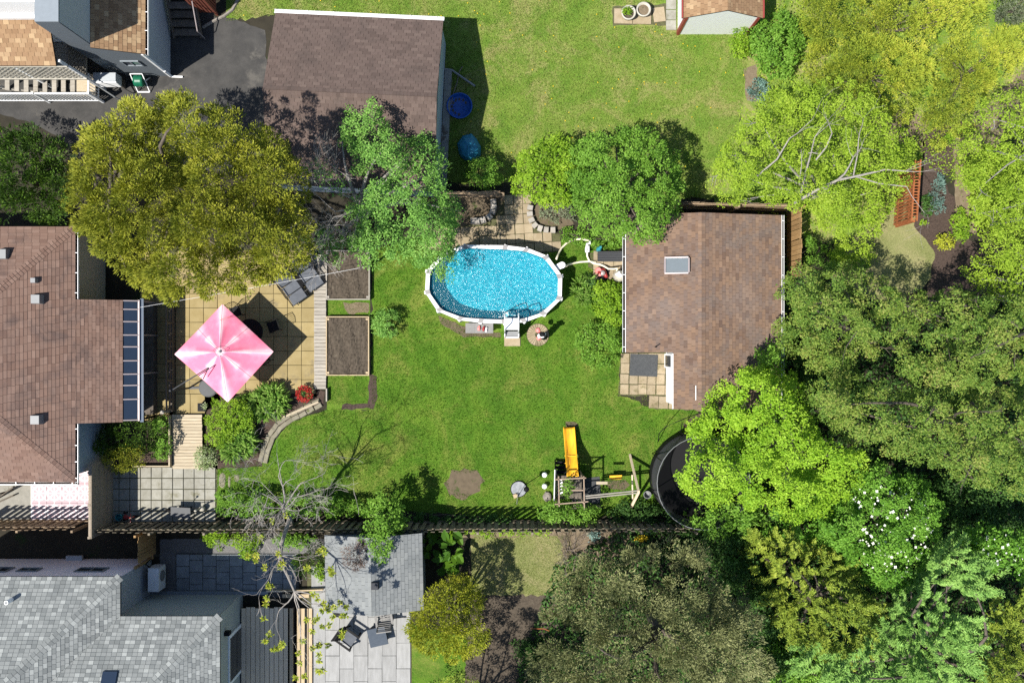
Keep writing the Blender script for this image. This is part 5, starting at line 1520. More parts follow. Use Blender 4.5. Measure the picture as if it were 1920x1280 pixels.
# pool steps, platform and toys
ld = thing('pool_steps', 'white plastic entry steps with handrails climbing the pool wall', 'pool ladder', P(960, 615))
def pb(x0, y0, x1, y1, z0, z1, nm, mt):
    a = P(x0, y0, z1); b = P(x1, y1, z1); m = MB(); m.prism([(a.x, b.y), (b.x, b.y), (b.x, a.y), (a.x, a.y)], z0, z1); return m.build(nm, mt, ld)
pb(947.5, 596.5, 971.5, 618, 1.36, 1.42, 'platform', M['white'])
pb(948, 621, 972, 630, .0, .72, 'step', M['grey']); pb(948.5, 631, 972, 634, 0, .38, 'step', M['white'])
for x in (946.5, 972.5):
    a = P(x, 631, .0); m = MB(); t = P(x, 618, 1.4)
    m.hexa([P(x - .8, 634, 0), P(x + .8, 634, 0), P(x + .8, 600, 0), P(x - .8, 600, 0)], [P(x - .8, 631, .8), P(x + .8, 631, .8), P(x + .8, 596, 1.45), P(x - .8, 596, 1.45)])
    m.build('side_panel', M['white'], ld)
    m = MB(); m.tube([P(x, 626, .75), P(x, 612, 2.0), P(x, 600, 2.05), P(x, 590, 1.9), P(x, 586, 1.3), P(x, 586, .2)], .03, 8); m.build('handrail', M['whitemetal'], ld, True)
for k in range(3):
    a = P(948, 594 - k * 3.5, 1.05 - .3 * k); b = P(971, 594 - k * 3.5, 1.05 - .3 * k); m = MB(); m.beam(a, b, .16, .03); m.build('inner_step', M['white'], ld)
g9 = np.random.default_rng(2); m = MB()
for k in range(26):
    q = P(g9.normal(948, 5), g9.normal(588, 5), WAT_Z + .006); m.blob((q.x, q.y, q.z), (g9.uniform(.008, .03), g9.uniform(.008, .03), .006), k, 6, 3, .3)
o = m.build('splash', M['white'], pool); o['kind'] = 'stuff'
st = thing('step_platform', 'low grey plank platform against the lower edge of the pool', 'platform', P(899, 614))
me = mesh_of('plank', bevel_box(P(910, 0).x - P(893, 0).x, .44, .04, .006), M['oldwood'])
M['greyplank'] = weathered('grey_step_board', (.27, .265, .255, 1), (.36, .355, .34, 1), 5, 50, .85, .3, .05)
me.materials.clear(); me.materials.append(M['greyplank'])
for i in range(3): q = P(881.5 + i * 17.3, 615, .66); piece('plank', me, st, (q.x, q.y, .64))
for x in (876, 921):
    q = P(x, 614, .3); m = MB(); m.box((q.x, q.y, .32), (.06, .36, .64)); m.build('leg', M['greyplank'], st)
for k, (x, y, mt, lb) in enumerate(((898, 616, 'pinkplastic', 'small coral pool toy on the grey platform, nearest its middle'), (906.5, 617, 'redplastic', 'small red pool toy between the coral and the white ones on the platform'), (911.5, 619, 'white', 'tiny white pool toy at the right of the grey platform'))):
    q = P(x, y, .69); m = MB(); m.blob((q.x, q.y, .735), (.075 - .012 * k, .095, .055), k, 8, 5, .1); m.blob((q.x + .02, q.y + .09, .75), (.045, .05, .045), k + 3, 7, 4, .1); solo('pool_toy', m, M[mt], lb, 'toy', 'toys on the pool platform', True)
tp = thing('towel_post', 'post hung with coral pink and white swim things on the round stone pad', 'towel stand', P(1014, 630))
c = P(1013.5, 629)
m = MB(); m.tube([V(c.x, c.y, .03), V(c.x + .02, c.y - .01, 1.75)], .045, 8); m.build('post', M['black'], tp)
m = MB(); m.lathe((c.x, c.y, .03), [(.17, 0), (.16, .08), (.04, .12)], 14); m.build('foot', M['black'], tp)
m = MB()
for k in range(4): m.blob((c.x + .12 - .03 * k, c.y + .03 * k - .06, .5 + .36 * k), (.17 - .015 * k, .13, .2), k, 9, 5, .2)
m.build('dark_bag', M['black'], tp, True)
m = MB(); m.blob((c.x - .14, c.y + .22, 1.15), (.11, .13, .1), 3, 9, 5, .15); m.blob((c.x - .1, c.y - .1, 1.2), (.11, .12, .12), 4, 9, 5, .15); m.build('pink_float', M['pinkplastic'], tp, True)
m = MB(); m.blob((c.x + .05, c.y + .0, 1.6), (.14, .13, .1), 5, 9, 5, .2); m.blob((c.x - .1, c.y - .02, 1.4), (.08, .1, .1), 6, 9, 5, .2); m.build('white_towel', M['white'], tp, True)
m = MB(); m.lathe((c.x + .12, c.y - .02, 1.73), [(.03, 0), (.055, .0), (.055, .03), (.03, .03)], 12); m.build('hook_ring', M['black'], tp)

# ------------------------------------------------------------------ blue things by the garage
kp = thing('paddling_pool', 'round bright blue hard plastic paddling pool in the garage shadow', 'paddling pool', P(862, 201))
c = P(862, 201)
m = MB(); m.lathe((c.x, c.y, .015), [(0, .02), (.42, .02), (.47, .06), (.52, .24), (.53, .26), (.56, .26), (.57, .23), (.5, 0)], 28); m.build('shell', M['bluepool'], kp, True)
m = MB()
for k in range(9):
    a = k * .5 + .6; m.blob((c.x + .33 * math.cos(a), c.y + .33 * math.sin(a), .045), (.05, .07, .01), k, 6, 4, .3)
m.build('wet_leaves', M['oldwood'], kp)
m = MB(); q = [(862, 290), (858, 270), (868, 256), (884, 252), (893, 262), (901, 276), (900, 292), (888, 303), (872, 300)]
cc = P(880, 278, .0); vs = []; rr = random.Random(3)
for s, hh in ((1.06, .02), (1.0, .3), (.78, .58), (.45, .68), (.18, .74)):
    for i, (x, y) in enumerate(q):
        w = P(880 + (x - 880) * s, 278 + (y - 278) * s, hh); vs.append((w.x, w.y, hh + rr.uniform(-.05, .05)))
vs.append((cc.x, cc.y, .76)); k = len(q)
fs = [(r * k + i, r * k + (i + 1) % k, (r + 1) * k + (i + 1) % k, (r + 1) * k + i) for r in range(4) for i in range(k)] + [(4 * k + i, 4 * k + (i + 1) % k, 5 * k) for i in range(k)]
m.add(vs, fs); solo('tarp_pile', m, M['bluetarp'], 'rumpled teal blue tarp over a heap below the paddling pool', 'tarp')
# stone planters
for k, (x, y, lb) in enumerate(((1178, 26, 'pale round stone planter full of green leaves on a slab'), (1206, 20, 'pale round stone planter of bare soil beside the leafy one'))):
    c = P(x, y, .3); r = thing('planter', lb, 'planter', (c.x, c.y, 0), 'round stone planters')
    m = MB(); m.lathe((c.x, c.y, .05), [(.2, 0), (.25, .1), (.31, .34), (.32, .42), (.26, .42), (.24, .3), (0, .3)], 24); m.build('bowl', M['cream'], r, True)
    m = MB(); m.lathe((c.x, c.y, .352), [(.235, 0), (.1, .03), (0, .03)], 16); m.build('soil', M['leaflitter'] if k else M['soil'], r)

# ------------------------------------------------------------------ patio furniture
def quadrail(mb, pts, r=.02, n=6):
    mb.tube(pts, r, n)
rl = thing('patio_railing', 'dark brown two-rail railing along the sunken strip of the patio', 'railing', P(328, 660))
xs = 327
for y in (572, 606, 640, 676, 712, 748, 766):
    c = P(xs, y); m = MB(); m.box((c.x, c.y, .47), (.07, .07, .94)); m.build('post', M['oldwood'], rl)
for zz in (.92, .56):
    m = MB(); m.beam(P(xs, 552, 0) + V(0, 0, zz), P(xs, 768, 0) + V(0, 0, zz), .05, .07); m.build('rail', M['oldwood'], rl)
m = MB(); m.beam(P(xs, 552, 0) + V(0, 0, .2), P(xs, 770, 0) + V(0, 0, .2), .09, .38); m.build('kerb_board', M['oldwood'], rl)
m = MB(); c = P(320.5, 769); m.box((c.x, c.y, .5), (.12, .12, 1.0)); m.box((c.x, c.y, 1.02), (.15, .15, .05)); solo('newel_post', m, M['greywood'], 'pale newel post at the lower end of the dark patio railing', 'post')

um = thing('parasol', 'square pink cantilever parasol with paler stripes over the ochre patio', 'parasol', P(362, 727))
zc, za = 1.98, 2.62
cor = [P(417, 570, zc), P(513, 659, zc), P(427, 754, zc), P(327, 664, zc)]; apx = P(412, 659, za)
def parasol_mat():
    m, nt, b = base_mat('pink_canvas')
    at = nt.nodes.new('ShaderNodeAttribute'); at.attribute_name = 'paleness'
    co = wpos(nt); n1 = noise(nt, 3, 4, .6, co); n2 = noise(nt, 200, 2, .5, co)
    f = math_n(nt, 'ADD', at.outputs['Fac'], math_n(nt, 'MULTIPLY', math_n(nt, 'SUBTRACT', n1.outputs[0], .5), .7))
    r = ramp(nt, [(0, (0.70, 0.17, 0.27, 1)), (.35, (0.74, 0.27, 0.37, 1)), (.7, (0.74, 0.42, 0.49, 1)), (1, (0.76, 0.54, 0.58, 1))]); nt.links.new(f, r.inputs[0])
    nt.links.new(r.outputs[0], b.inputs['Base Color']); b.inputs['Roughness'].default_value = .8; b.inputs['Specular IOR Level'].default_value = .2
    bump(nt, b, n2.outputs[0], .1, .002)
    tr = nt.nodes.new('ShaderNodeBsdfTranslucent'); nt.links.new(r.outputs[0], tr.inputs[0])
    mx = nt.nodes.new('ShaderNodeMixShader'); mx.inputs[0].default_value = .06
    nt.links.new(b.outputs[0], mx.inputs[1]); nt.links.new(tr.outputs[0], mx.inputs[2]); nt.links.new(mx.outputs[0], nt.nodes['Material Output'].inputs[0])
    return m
# canopy grid: radial fan of 8 ribs, sagging between them, each with a paler band
N, R_ = 96, 14
vs = []; paleness = []
rim = []
for i in range(N):
    a = i / N * 4; k = int(a); t = a - k; rim.append((cor[k].lerp(cor[(k + 1) % 4], t), t))
for j in range(R_ + 1):
    s = j / R_
    for i in range(N):
        e, t = rim[i]
        p = apx.lerp(e, s)
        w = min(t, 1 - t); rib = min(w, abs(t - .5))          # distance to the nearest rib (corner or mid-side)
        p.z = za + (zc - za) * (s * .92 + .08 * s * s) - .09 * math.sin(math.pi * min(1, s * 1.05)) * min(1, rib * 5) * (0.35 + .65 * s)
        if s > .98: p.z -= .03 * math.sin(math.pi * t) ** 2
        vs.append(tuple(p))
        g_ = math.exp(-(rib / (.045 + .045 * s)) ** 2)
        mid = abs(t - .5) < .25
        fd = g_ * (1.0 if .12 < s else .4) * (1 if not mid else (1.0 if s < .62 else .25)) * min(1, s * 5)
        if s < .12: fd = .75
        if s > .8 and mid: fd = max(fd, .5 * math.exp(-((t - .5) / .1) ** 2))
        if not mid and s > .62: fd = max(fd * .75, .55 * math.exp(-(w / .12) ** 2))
        paleness.append(min(1, fd * 1.25))
fs = [(j * N + i, j * N + (i + 1) % N, (j + 1) * N + (i + 1) % N, (j + 1) * N + i) for j in range(R_) for i in range(N)]
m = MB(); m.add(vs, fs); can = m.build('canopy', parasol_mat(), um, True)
at = can.data.attributes.new('paleness', 'FLOAT', 'POINT'); at.data.foreach_set('value', np.array(paleness, dtype=np.float32))
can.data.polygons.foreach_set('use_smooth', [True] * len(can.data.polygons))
if can.data.polygons[N * 8].normal.z < 0: can.data.flip_normals()
m = MB()
for i in range(0, N, 12): e = rim[i][0]; m.tube([apx - V(0, 0, .06), apx.lerp(e, .5) - V(0, 0, .05), e - V(0, 0, .03)], .012, 5)
m.build('ribs', M['black'], um)
M['seam'] = plain('pink_seam', (.50, .16, .22, 1), .8)
for i in range(0, N, 12):
    m = MB(); m.tube([Vector(vs[j * N + i]) + V(0, 0, .004) for j in range(1, R_ + 1)], .006, 4); m.build('seam', M['seam'], um)
m = MB(); m.lathe((apx.x, apx.y, za - .06), [(.06, 0), (.06, .08), (.03, .11), (0, .11)], 12); m.build('hub', M['grey'], um)
mast = P(356, 727); mt_ = V(mast.x, mast.y, 2.35)
m = MB(); m.tube([V(mast.x, mast.y, .08), mt_], .04, 8); m.build('pole', M['darkgrey'], um)
m = MB(); m.beam(V(mast.x, mast.y, 2.2), P(391, 689, 2.72), .04, .06); m.tube([P(391, 689, 2.7), P(381, 710, 2.3)], .02, 6); m.build('arm', M['darkgrey'], um)
m = MB(); c = P(392, 726); m.lathe((c.x, c.y, .06), [(.0, 0), (.42, 0), (.42, .05), (.36, .09), (0, .1)], 24); m.beam(V(mast.x, mast.y, .1), V(c.x, c.y, .1), .1, .06); m.build('base', M['barrow'], um)
m = MB()
p0 = P(413, 600, 2.42); m.tube([p0 + V(0, 0, .02), p0 + V(.4, .16, .0)], .012, 4); m.tube([p0 + V(.02, -.02, .02), p0 + V(.44, .05, -.01)], .008, 4); m.build('tie_strap', M['pinkplastic'], um)
m = MB(); pts = [apx + V(.22 * math.cos(a) * (1 + .25 * math.sin(3 * a)), .2 * math.sin(a), .035 - .02) for a in [k * .4 for k in range(13)]]
m.tube(pts, .007, 4); m.build('vent_seam', M['oldwood'], um)

def chair(name, label, x, y, rz, mat, group):
    r = thing(name, label, 'chair', P(x, y), group); c = P(x, y) + V(0, 0, .06); R = Matrix.Rotation(rz, 3, 'Z')
    T = lambda a, b, z: c + R @ V(a, b, z)
    m = MB(); m.hexa([T(-.22, -.22, .42), T(.22, -.22, .42), T(.22, .22, .42), T(-.22, .22, .42)], [T(-.22, -.22, .45), T(.22, -.22, .45), T(.22, .22, .45), T(-.22, .22, .45)]); m.build('seat', mat, r)
    m = MB(); m.tube([T(-.24, -.24, 0), T(-.24, -.26, .5), T(-.22, -.36, .92), T(0, -.38, .97), T(.22, -.36, .92), T(.24, -.26, .5), T(.24, -.24, 0)], .016, 5)
    for k in range(5): u = -.16 + k * .08; m.tube([T(u, -.26, .46), T(u, -.37, .94)], .01, 4)
    m.build('backrest', mat, r)
    for s in (-1, 1):
        m = MB(); m.tube([T(s * .22, .22, 0), T(s * .22, .22, .43)], .015, 5); m.build('leg', mat, r)
        m = MB(); m.tube([T(s * .24, -.26, .64), T(s * .26, .2, .66), T(s * .24, .22, .43)], .014, 5); m.build('armrest', mat, r)
    return r
chair('patio_chair', 'black slat-back metal chair at the upper corner of the parasol shade', 448, 585, math.radians(200), M['black'], 'metal chairs round the patio table')
chair('patio_chair', 'black metal chair hidden in the right of the parasol shade', 517, 612, math.radians(110), M['black'], 'metal chairs round the patio table')
chair('patio_chair', 'black metal chair in the lower part of the parasol shade', 500, 668, math.radians(20), M['black'], 'metal chairs round the patio table')
tb = thing('patio_table', 'round black table in the deep shade of the pink parasol', 'table', P(478, 622))
c = P(478, 622)
m = MB(); m.lathe((c.x, c.y, .74), [(.0, 0), (.55, 0), (.56, .015), (.55, .03), (0, .03)], 28); m.build('tabletop', M['black'], tb)
for k in range(4): a = k * math.pi / 2 + .5; m = MB(); m.tube([V(c.x + .4 * math.cos(a), c.y + .4 * math.sin(a), .06), V(c.x + .25 * math.cos(a), c.y + .25 * math.sin(a), .74)], .02, 5); m.build('leg', M['black'], tb)

def lounger(label, x, y, rz):
    """upholstered low lounge chair: padded seat and raised back"""
    r = thing('lounge_chair', label, 'lounge chair', P(x, y), 'dark loungers at the patio edge'); c = P(x, y, .0) + V(0, 0, .06); R = Matrix.Rotation(rz, 3, 'Z')
    T = lambda a, b, z: c + R @ V(a, b, z)
    w = .38
    for k, (a0, z0, a1, z1) in enumerate(((-.78, .40, -.30, .36), (-.29, .36, .14, .36), (.15, .37, .70, .78))):
        m = MB(); lo_ = [T(a0, -w, z0 - .07), T(a1, -w, z1 - .07), T(a1, w, z1 - .07), T(a0, w, z0 - .07)]; hi_ = [T(a0 + .02, -w + .03, z0 + .02), T(a1 - .02, -w + .03, z1 + .02), T(a1 - .02, w - .03, z1 + .02), T(a0 + .02, w - .03, z0 + .02)]
        m.hexa(lo_, hi_); m.build('backrest' if k == 2 else 'cushion', M['loungefab'], r)
    m = MB()
    for s in (-1, 1): m.tube([T(-.8, s * .42, .3), T(.15, s * .42, .3), T(.74, s * .42, .76)], .022, 5); m.tube([T(-.4, s * .42, .3), T(-.35, s * .42, .58), T(.3, s * .42, .6)], .022, 5)
    m.build('frame', M['black'], r)
    for a, b in ((-.7, -.4), (-.7, .4), (.1, -.4), (.1, .4)): m = MB(); m.tube([T(a, b, 0), T(a, b, .31)], .02, 5); m.build('leg', M['black'], r)
M['loungefab'] = weathered('charcoal_fabric', (.115, .125, .145, 1), (.17, .185, .21, 1), 5, 70, .85, .4)
lounger('dark grey lounger at the left under the clothesline', 549, 538, math.radians(125))
lounger('dark grey lounger at the right next to the plank walk', 580, 513, math.radians(125))
m = MB(); pts = []
for i in range(13): t = i / 12; a, b = P(263, 576, 2.3), P(692, 499, 2.0); p = a.lerp(b, t); p.z -= .35 * math.sin(math.pi * t) * .6; pts.append(p)
m.tube(pts, .006, 4); solo('clothesline', m, M['white'], 'thin white clothesline from the sunroom corner across the loungers', 'clothesline')
m = MB(); c = P(690, 501); m.box((c.x, c.y, 1.02), (.08, .08, 2.04)); m.box((c.x, c.y, 2.0), (.08, .6, .06)); solo('line_post', m, M['oldwood'], 'wooden clothesline post at the edge of the upper raised bed', 'post')
m = MB(); c = P(384, 762); m.hexa([V(c.x - .14, c.y - .14, .06), V(c.x + .14, c.y - .14, .06), V(c.x + .14, c.y + .14, .06), V(c.x - .14, c.y + .14, .06)], [V(c.x - .18, c.y - .18, .4), V(c.x + .18, c.y - .18, .4), V(c.x + .18, c.y + .18, .4), V(c.x - .18, c.y + .18, .4)])
pt = thing('flower_pot', 'small dark square flower pot by the plank steps', 'plant pot', (c.x, c.y, 0)); m.build('pot', M['black'], pt)

# plank walk, plank steps, raised beds
pw = thing('plank_walk', 'narrow walk of silvered planks between the ochre patio and raised beds', 'boardwalk', P(601, 600))
a, b = P(590, 478), P(612.5, 729); nb = 38
me = [mesh_of('plank', bevel_box(b.x - a.x, (a.y - b.y) / nb - .012, .04, .006), M['greywood']) for _ in range(1)]
for i in range(nb): piece('plank', me[0], pw, ((a.x + b.x) / 2 + random.uniform(-.008, .008), a.y - (a.y - b.y) * (i + .5) / nb, .10 + random.uniform(0, .004)), (0, 0, random.uniform(-.006, .006)))
m = MB(); m.prism([(a.x + .03, b.y + .02), (b.x - .03, b.y + .02), (b.x - .03, a.y - .02), (a.x + .03, a.y - .02)], .012, .098); m.build('joist', M['oldwood'], pw)
m = MB(); m.beam(P(613, 728, .14), P(613, 752, .14), .05, .25); m.build('edge_board', M['greywood'], pw)
ps = thing('plank_steps', 'broad pale pine plank ramp between clipped shrubs', 'boardwalk', P(353, 827))
a, b = P(326, 776), P(382, 878); nb = 17
me = mesh_of('plank', bevel_box(b.x - a.x, (a.y - b.y) / nb - .012, .04, .006), M['pine'])
for i in range(nb): piece('plank', me, ps, ((a.x + b.x) / 2 + random.uniform(-.01, .01), a.y - (a.y - b.y) * (i + .5) / nb, .2 - .006 * i), (0, 0, random.uniform(-.005, .005)))
m = MB(); m.hexa([V(a.x + .04, b.y + .03, .012), V(b.x - .04, b.y + .03, .012), V(b.x - .04, a.y - .03, .012), V(a.x + .04, a.y - .03, .012)], [V(a.x + .04, b.y + .03, .09), V(b.x - .04, b.y + .03, .09), V(b.x - .04, a.y - .03, .195), V(a.x + .04, a.y - .03, .195)]); m.build('frame', M['oldwood'], ps)
m = MB(); m.beam(P(320, 778, .2), P(320, 874, .2), .06, .36); m.beam(P(250, 873, .16), P(322, 873, .16), .05, .3); solo('bed_boards', m, M['pine'], 'pale boards edging the cedar bed beside the plank ramp', 'edging')
def raised_bed(label, x0, y0, x1, y1, mt):
    r = thing('raised_bed', label, 'raised bed', P((x0 + x1) / 2, (y0 + y1) / 2), 'raised soil beds'); a, b = P(x0, y0, .3), P(x1, y1, .3); t = .045
    for (p, q) in (((a.x, a.y), (b.x, a.y)), ((a.x, b.y), (b.x, b.y))): m = MB(); m.beam(V(p[0], p[1], .16), V(q[0], q[1], .16), t, .3); m.build('board', mt, r)
    for x in (a.x + t / 2, b.x - t / 2): m = MB(); m.beam(V(x, a.y - t / 2 - .002, .158), V(x, b.y + t / 2 + .002, .158), t, .298); m.build('board', mt, r)
    for x in (a.x + .1, b.x - .1):
        for y in (a.y - .1, b.y + .1): m = MB(); m.box((x, y, .155), (.09, .09, .29)); m.build('corner_post', mt, r)
    g = np.random.default_rng(int(x0)); nx, ny = 34, 30; m = MB(); vs = []
    for j in range(ny + 1):
        for i in range(nx + 1):
            vs.append((a.x + t + (b.x - a.x - 2 * t) * i / nx, b.y + t + (a.y - b.y - 2 * t) * j / ny, (.22 + .045 * g.random() ** 2 + .02 * math.sin(i * .55 + j * .2))))
    m.add(vs, [(j * (nx + 1) + i, j * (nx + 1) + i + 1, (j + 1) * (nx + 1) + i + 1, (j + 1) * (nx + 1) + i) for j in range(ny) for i in range(nx)]); m.build('soil', M['soil'], r)
raised_bed('upper raised bed of dark soil partly under the apple boughs', 611, 470, 693, 561, M['greywood'])
raised_bed('lower raised bed of bare soil in a fresh pine frame', 611, 594, 692, 703, M['pinex'])
sheet('bare_strip', [(693, 700), (707, 705), (708, 745), (700, 765), (640, 768), (640, 757), (690, 755)], 0.014, M['mulch'], 2, 31)
sheet('scuffed_soil', [(646, 568), (668, 565), (690, 568), (690, 590), (672, 585), (650, 590)], 0.014, M['leaflitter'], 3, 32)

# ------------------------------------------------------------------ play corner
sw = thing('swing_set', 'bleached timber play tower and swing beam with a white side panel', 'swing set', P(1110, 910))
tz = 1.95
cn = [(1043, 886), (1087, 883), (1088, 928), (1044, 930)]
for x, y in cn: c = P(x, y); m = MB(); m.box((c.x, c.y, tz / 2), (.07, .07, tz)); m.build('post', M['playwood'], sw)
for (x0, y0), (x1, y1) in (((1036, 886), (1092, 883)), ((1088, 880), (1089, 940)), ((1036, 930), (1096, 925)), ((1043, 880), (1044, 934)), ((1088, 905), (1066, 905))):
    m = MB(); a, b = P(x0, y0), P(x1, y1); m.beam(V(a.x, a.y, tz), V(b.x, b.y, tz), .045, .07); m.build('top_rail', M['playwood'], sw)
me = mesh_of('plank', bevel_box(.14, 1.0, .03, .005), M['oldwood'])
for i in range(7): q = P(1047 + i * 6.2, 906); piece('plank', me, sw, (q.x, q.y, 1.0))
m = MB(); a, b = P(1039, 882), P(1037, 936); m.hexa([P(1038, 938, .3), P(1044, 938, .3), P(1046, 880, .3), P(1040, 880, .3)], [P(1038, 938, 1.6), P(1039.5, 938, 1.6), P(1041, 880, 1.6), P(1039.5, 880, 1.6)]); m.build('side_panel', M['whitemetal'], sw)
for k in range(3):
    q = P(1050, 866 + k * 7); m = MB(); m.box((q.x, q.y, .26 + .25 * k), (.5, .13, .05)); m.build('rung', M['black'], sw)
for x in (1041, 1059): m = MB(); m.beam(P(x, 862, .1), P(x, 886, 1.0), .04, .1); m.build('ladder_rail', M['black'], sw)
m = MB()
for k in range(5): q = P(1048, 893 + 6 * k); m.box((q.x, q.y, 1.05), (.25, .06, .04), .5)
m.build('ladder_slats', M['white'], sw)
m = MB(); m.beam(P(1090, 920, 0) + V(0, 0, tz - .1), P(1187, 910, 0) + V(0, 0, tz - .1), .05, .12); m.beam(P(1090, 916, 0) + V(0, 0, tz - .1), P(1187, 906, 0) + V(0, 0, tz - .1), .05, .12); m.build('swing_beam', M['greyplay'] if 'greyplay' in M else M['greywood'], sw)
for y1, lb in ((852, 0), (955, 0)): m = MB(); a = P(1181, y1, .0); b = P(1186, 908, 0) + V(0, 0, tz); m.beam(a, b, .09, .09); m.build('leg', M['deckwood'], sw)
m = MB(); m.beam(P(1180, 884, 0) + V(0, 0, .9), P(1181, 928, 0) + V(0, 0, .9), .05, .09); m.build('brace', M['deckwood'], sw)
m = MB(); a = P(1143, 895, .45); b = P(1166, 894, .45)
m.hexa([V(a.x, a.y - .09, .43), V(b.x, b.y - .09, .43), V(b.x, b.y + .09, .43), V(a.x, a.y + .09, .43)], [V(a.x, a.y - .09, .47), V(b.x, b.y - .09, .47), V(b.x, b.y + .09, .47), V(a.x, a.y + .09, .47)]); m.build('swing_seat', M['yellow'], sw)
for x in (1144, 1165): m = MB(); m.tube([P(x, 895, .45), P(x, 912, 0) + V(0, 0, tz - .12)], .008, 4); m.build('chain', M['grey'], sw)
m = MB(); m.beam(P(1118, 905, 1.8), P(1139, 905, 1.8), .12, .03); m.build('spare_board', M['pine'], sw)
sd_ = thing('slide', 'bright yellow plastic slide running down onto the lawn', 'slide', P(1068, 850))
m = MB(); vs = []; nS = 20
for i in range(nS + 1):
    t = i / nS; zz = 1.15 * (1 - t) ** 1.15 * (.92) + .14 + .06 * math.sin(t * 2 * math.pi * 1.3)
    if t > .85: zz = max(zz, .15)
    gx0, gx1 = (1083 - 26 + (1 - t) * 2, 1083 - (1 - t) * 1)
    yb = 893 + (800 - 893) * t
    xl = 1063 - 7 * t; xr = 1085 - 7.5 * t
    w = [P(xl, yb, zz + .14), P(xl + 1.4, yb, zz + .13), P(xl + 4.0, yb, zz), P(xr - 2.5, yb, zz), P(xr - 1.2, yb, zz + .13), P(xr, yb, zz + .14)]
    vs += w
fs = [(i * 6 + k, i * 6 + k + 1, (i + 1) * 6 + k + 1, (i + 1) * 6 + k) for i in range(nS) for k in range(5)]
m.add(vs, fs); b0 = m.build('chute', M['yellow'], sd_, True)
so = b0.modifiers.new('thickness', 'SOLIDIFY'); so.thickness = .025
m = MB(); a, b = P(1058.5, 854, .72), P(1081, 854, .72); m.beam(a, b, .03, .03); m.build('seam_bar', M['yellow'], sd_)
for x in (1060, 1081): m = MB(); m.tube([P(x, 868, 0), P(x, 868, .85)], .025, 6); m.build('support', M['yellow'], sd_)
m = MB(); m.add([P(1078, 898, .02), P(1124, 893, .03), P(1127, 928, .02), P(1124, 944, .02), P(1072, 944, .03), P(1074, 920, .02)], [(5, 4, 3, 2, 1, 0)])
o = m.build('ground_mat', M['rubber'], None); tag(o, 'dark mat on the ground under the swing beam', 'mat')
if o.data.polygons[0].normal.z < 0: o.data.flip_normals()
gd = MB(); gd.beam(P(1075, 949, .1), P(1126, 949, .1), .14, .14); solo('sleeper', gd, M['oldwood'], 'dark timber sleeper along the lower edge of the play mat', 'timber')
tr = thing('trampoline', 'round black trampoline with tall safety net beside the lime maple', 'trampoline', P(1297, 889))
c = P(1297, 889); R0 = 1.92
m = MB(); m.lathe((c.x, c.y, .88), [(0, 0), (R0 - .28, 0)], 40); m.build('jumping_mat', M['jumpmat'], tr)
m = MB(); m.lathe((c.x, c.y, .87), [(R0 - .3, .02), (R0 - .02, .03), (R0, .0), (R0 - .02, -.03)], 40); m.build('spring_pad', M['black'], tr, True)
def net_mat():
    m, nt, b = base_mat('safety_net_mesh')
    b.inputs['Base Color'].default_value = (.055, .057, .06, 1); b.inputs['Roughness'].default_value = .6
    tr_ = nt.nodes.new('ShaderNodeBsdfTransparent'); mx = nt.nodes.new('ShaderNodeMixShader'); mx.inputs[0].default_value = .72
    nt.links.new(tr_.outputs[0], mx.inputs[1]); nt.links.new(b.outputs[0], mx.inputs[2]); nt.links.new(mx.outputs[0], nt.nodes['Material Output'].inputs[0]); return m
nm = net_mat()
m = MB(); vs = []; N = 48
for zz, r in ((.9, R0 - .04), (1.5, R0 - .16), (2.5, R0 - .02)):
    for i in range(N): a = 2 * math.pi * i / N; rr = r * (1 - .03 * (1 - abs(math.cos(4 * a))) * (zz > 1)); vs.append((c.x + rr * math.cos(a), c.y + rr * math.sin(a), zz))
m.add(vs, [(j * N + i, j * N + (i + 1) % N, (j + 1) * N + (i + 1) % N, (j + 1) * N + i) for j in range(2) for i in range(N)]); m.build('safety_net', nm, tr, True)
m = MB(); vs2 = [(c.x + R0 * 1.0 * math.cos(2 * math.pi * i / N), c.y + R0 * math.sin(2 * math.pi * i / N), zz) for zz in (.25, .86) for i in range(N)]
m.add(vs2, [(i, (i + 1) % N, N + (i + 1) % N, N + i) for i in range(N)]); m.build('skirt', M['black'], tr)
m = MB(); m.tube([V(c.x + (R0 - .0) * math.cos(2 * math.pi * i / 36), c.y + R0 * math.sin(2 * math.pi * i / 36), 2.5) for i in range(37)], .014, 5); m.build('top_ring', M['grey'], tr)
for k in range(8):
    a = 2 * math.pi * k / 8 + .3; q = V(c.x + (R0 + .05) * math.cos(a), c.y + (R0 + .05) * math.sin(a), 0); m = MB(); m.tube([q, q + V(0, 0, 2.52)], .022, 6); m.build('pole', M['black'], tr)
m = MB(); m.tube([P(1234, 828, 0), P(1236, 812, 1.2), P(1248, 800, 1.9), P(1270, 790, 2.2), P(1290, 782, 2.1), P(1316, 772, 1.2)], .018, 5); m.tube([P(1276, 812, .1), P(1279, 792, 2.0)], .018, 5); solo('bent_pole', m, M['black'], 'thin bent black pole arching over the grass above the trampoline', 'pole')
sheet('mulch_patch', [(1280, 795), (1300, 778), (1330, 770), (1330, 815), (1285, 815)], 0.02, M['mulch'], 3, 33)
bb = thing('ground_disc', 'grey disc with black rim lying on the lawn by the fence', 'disc', P(972, 916))
c = P(972.5, 916)
m = MB(); m.lathe((c.x, c.y, .01), [(.0, .05), (.31, .05), (.33, .07)], 28); M['stonegrey'] = weathered('mottled_grey_disc', (.22, .24, .26, 1), (.5, .52, .54, 1), 7, 50, .8, .3); m.build('disc', M['stonegrey'], bb)
m = MB(); m.lathe((c.x, c.y, .0), [(.31, .0), (.365, .01), (.365, .07), (.34, .09), (.325, .07)], 28); m.build('rim', M['black'], bb, True)
ln = thing('garden_lamp', 'slim black pole with a round black head beside the grey disc', 'garden lamp', P(980, 913))
c = P(987, 907)
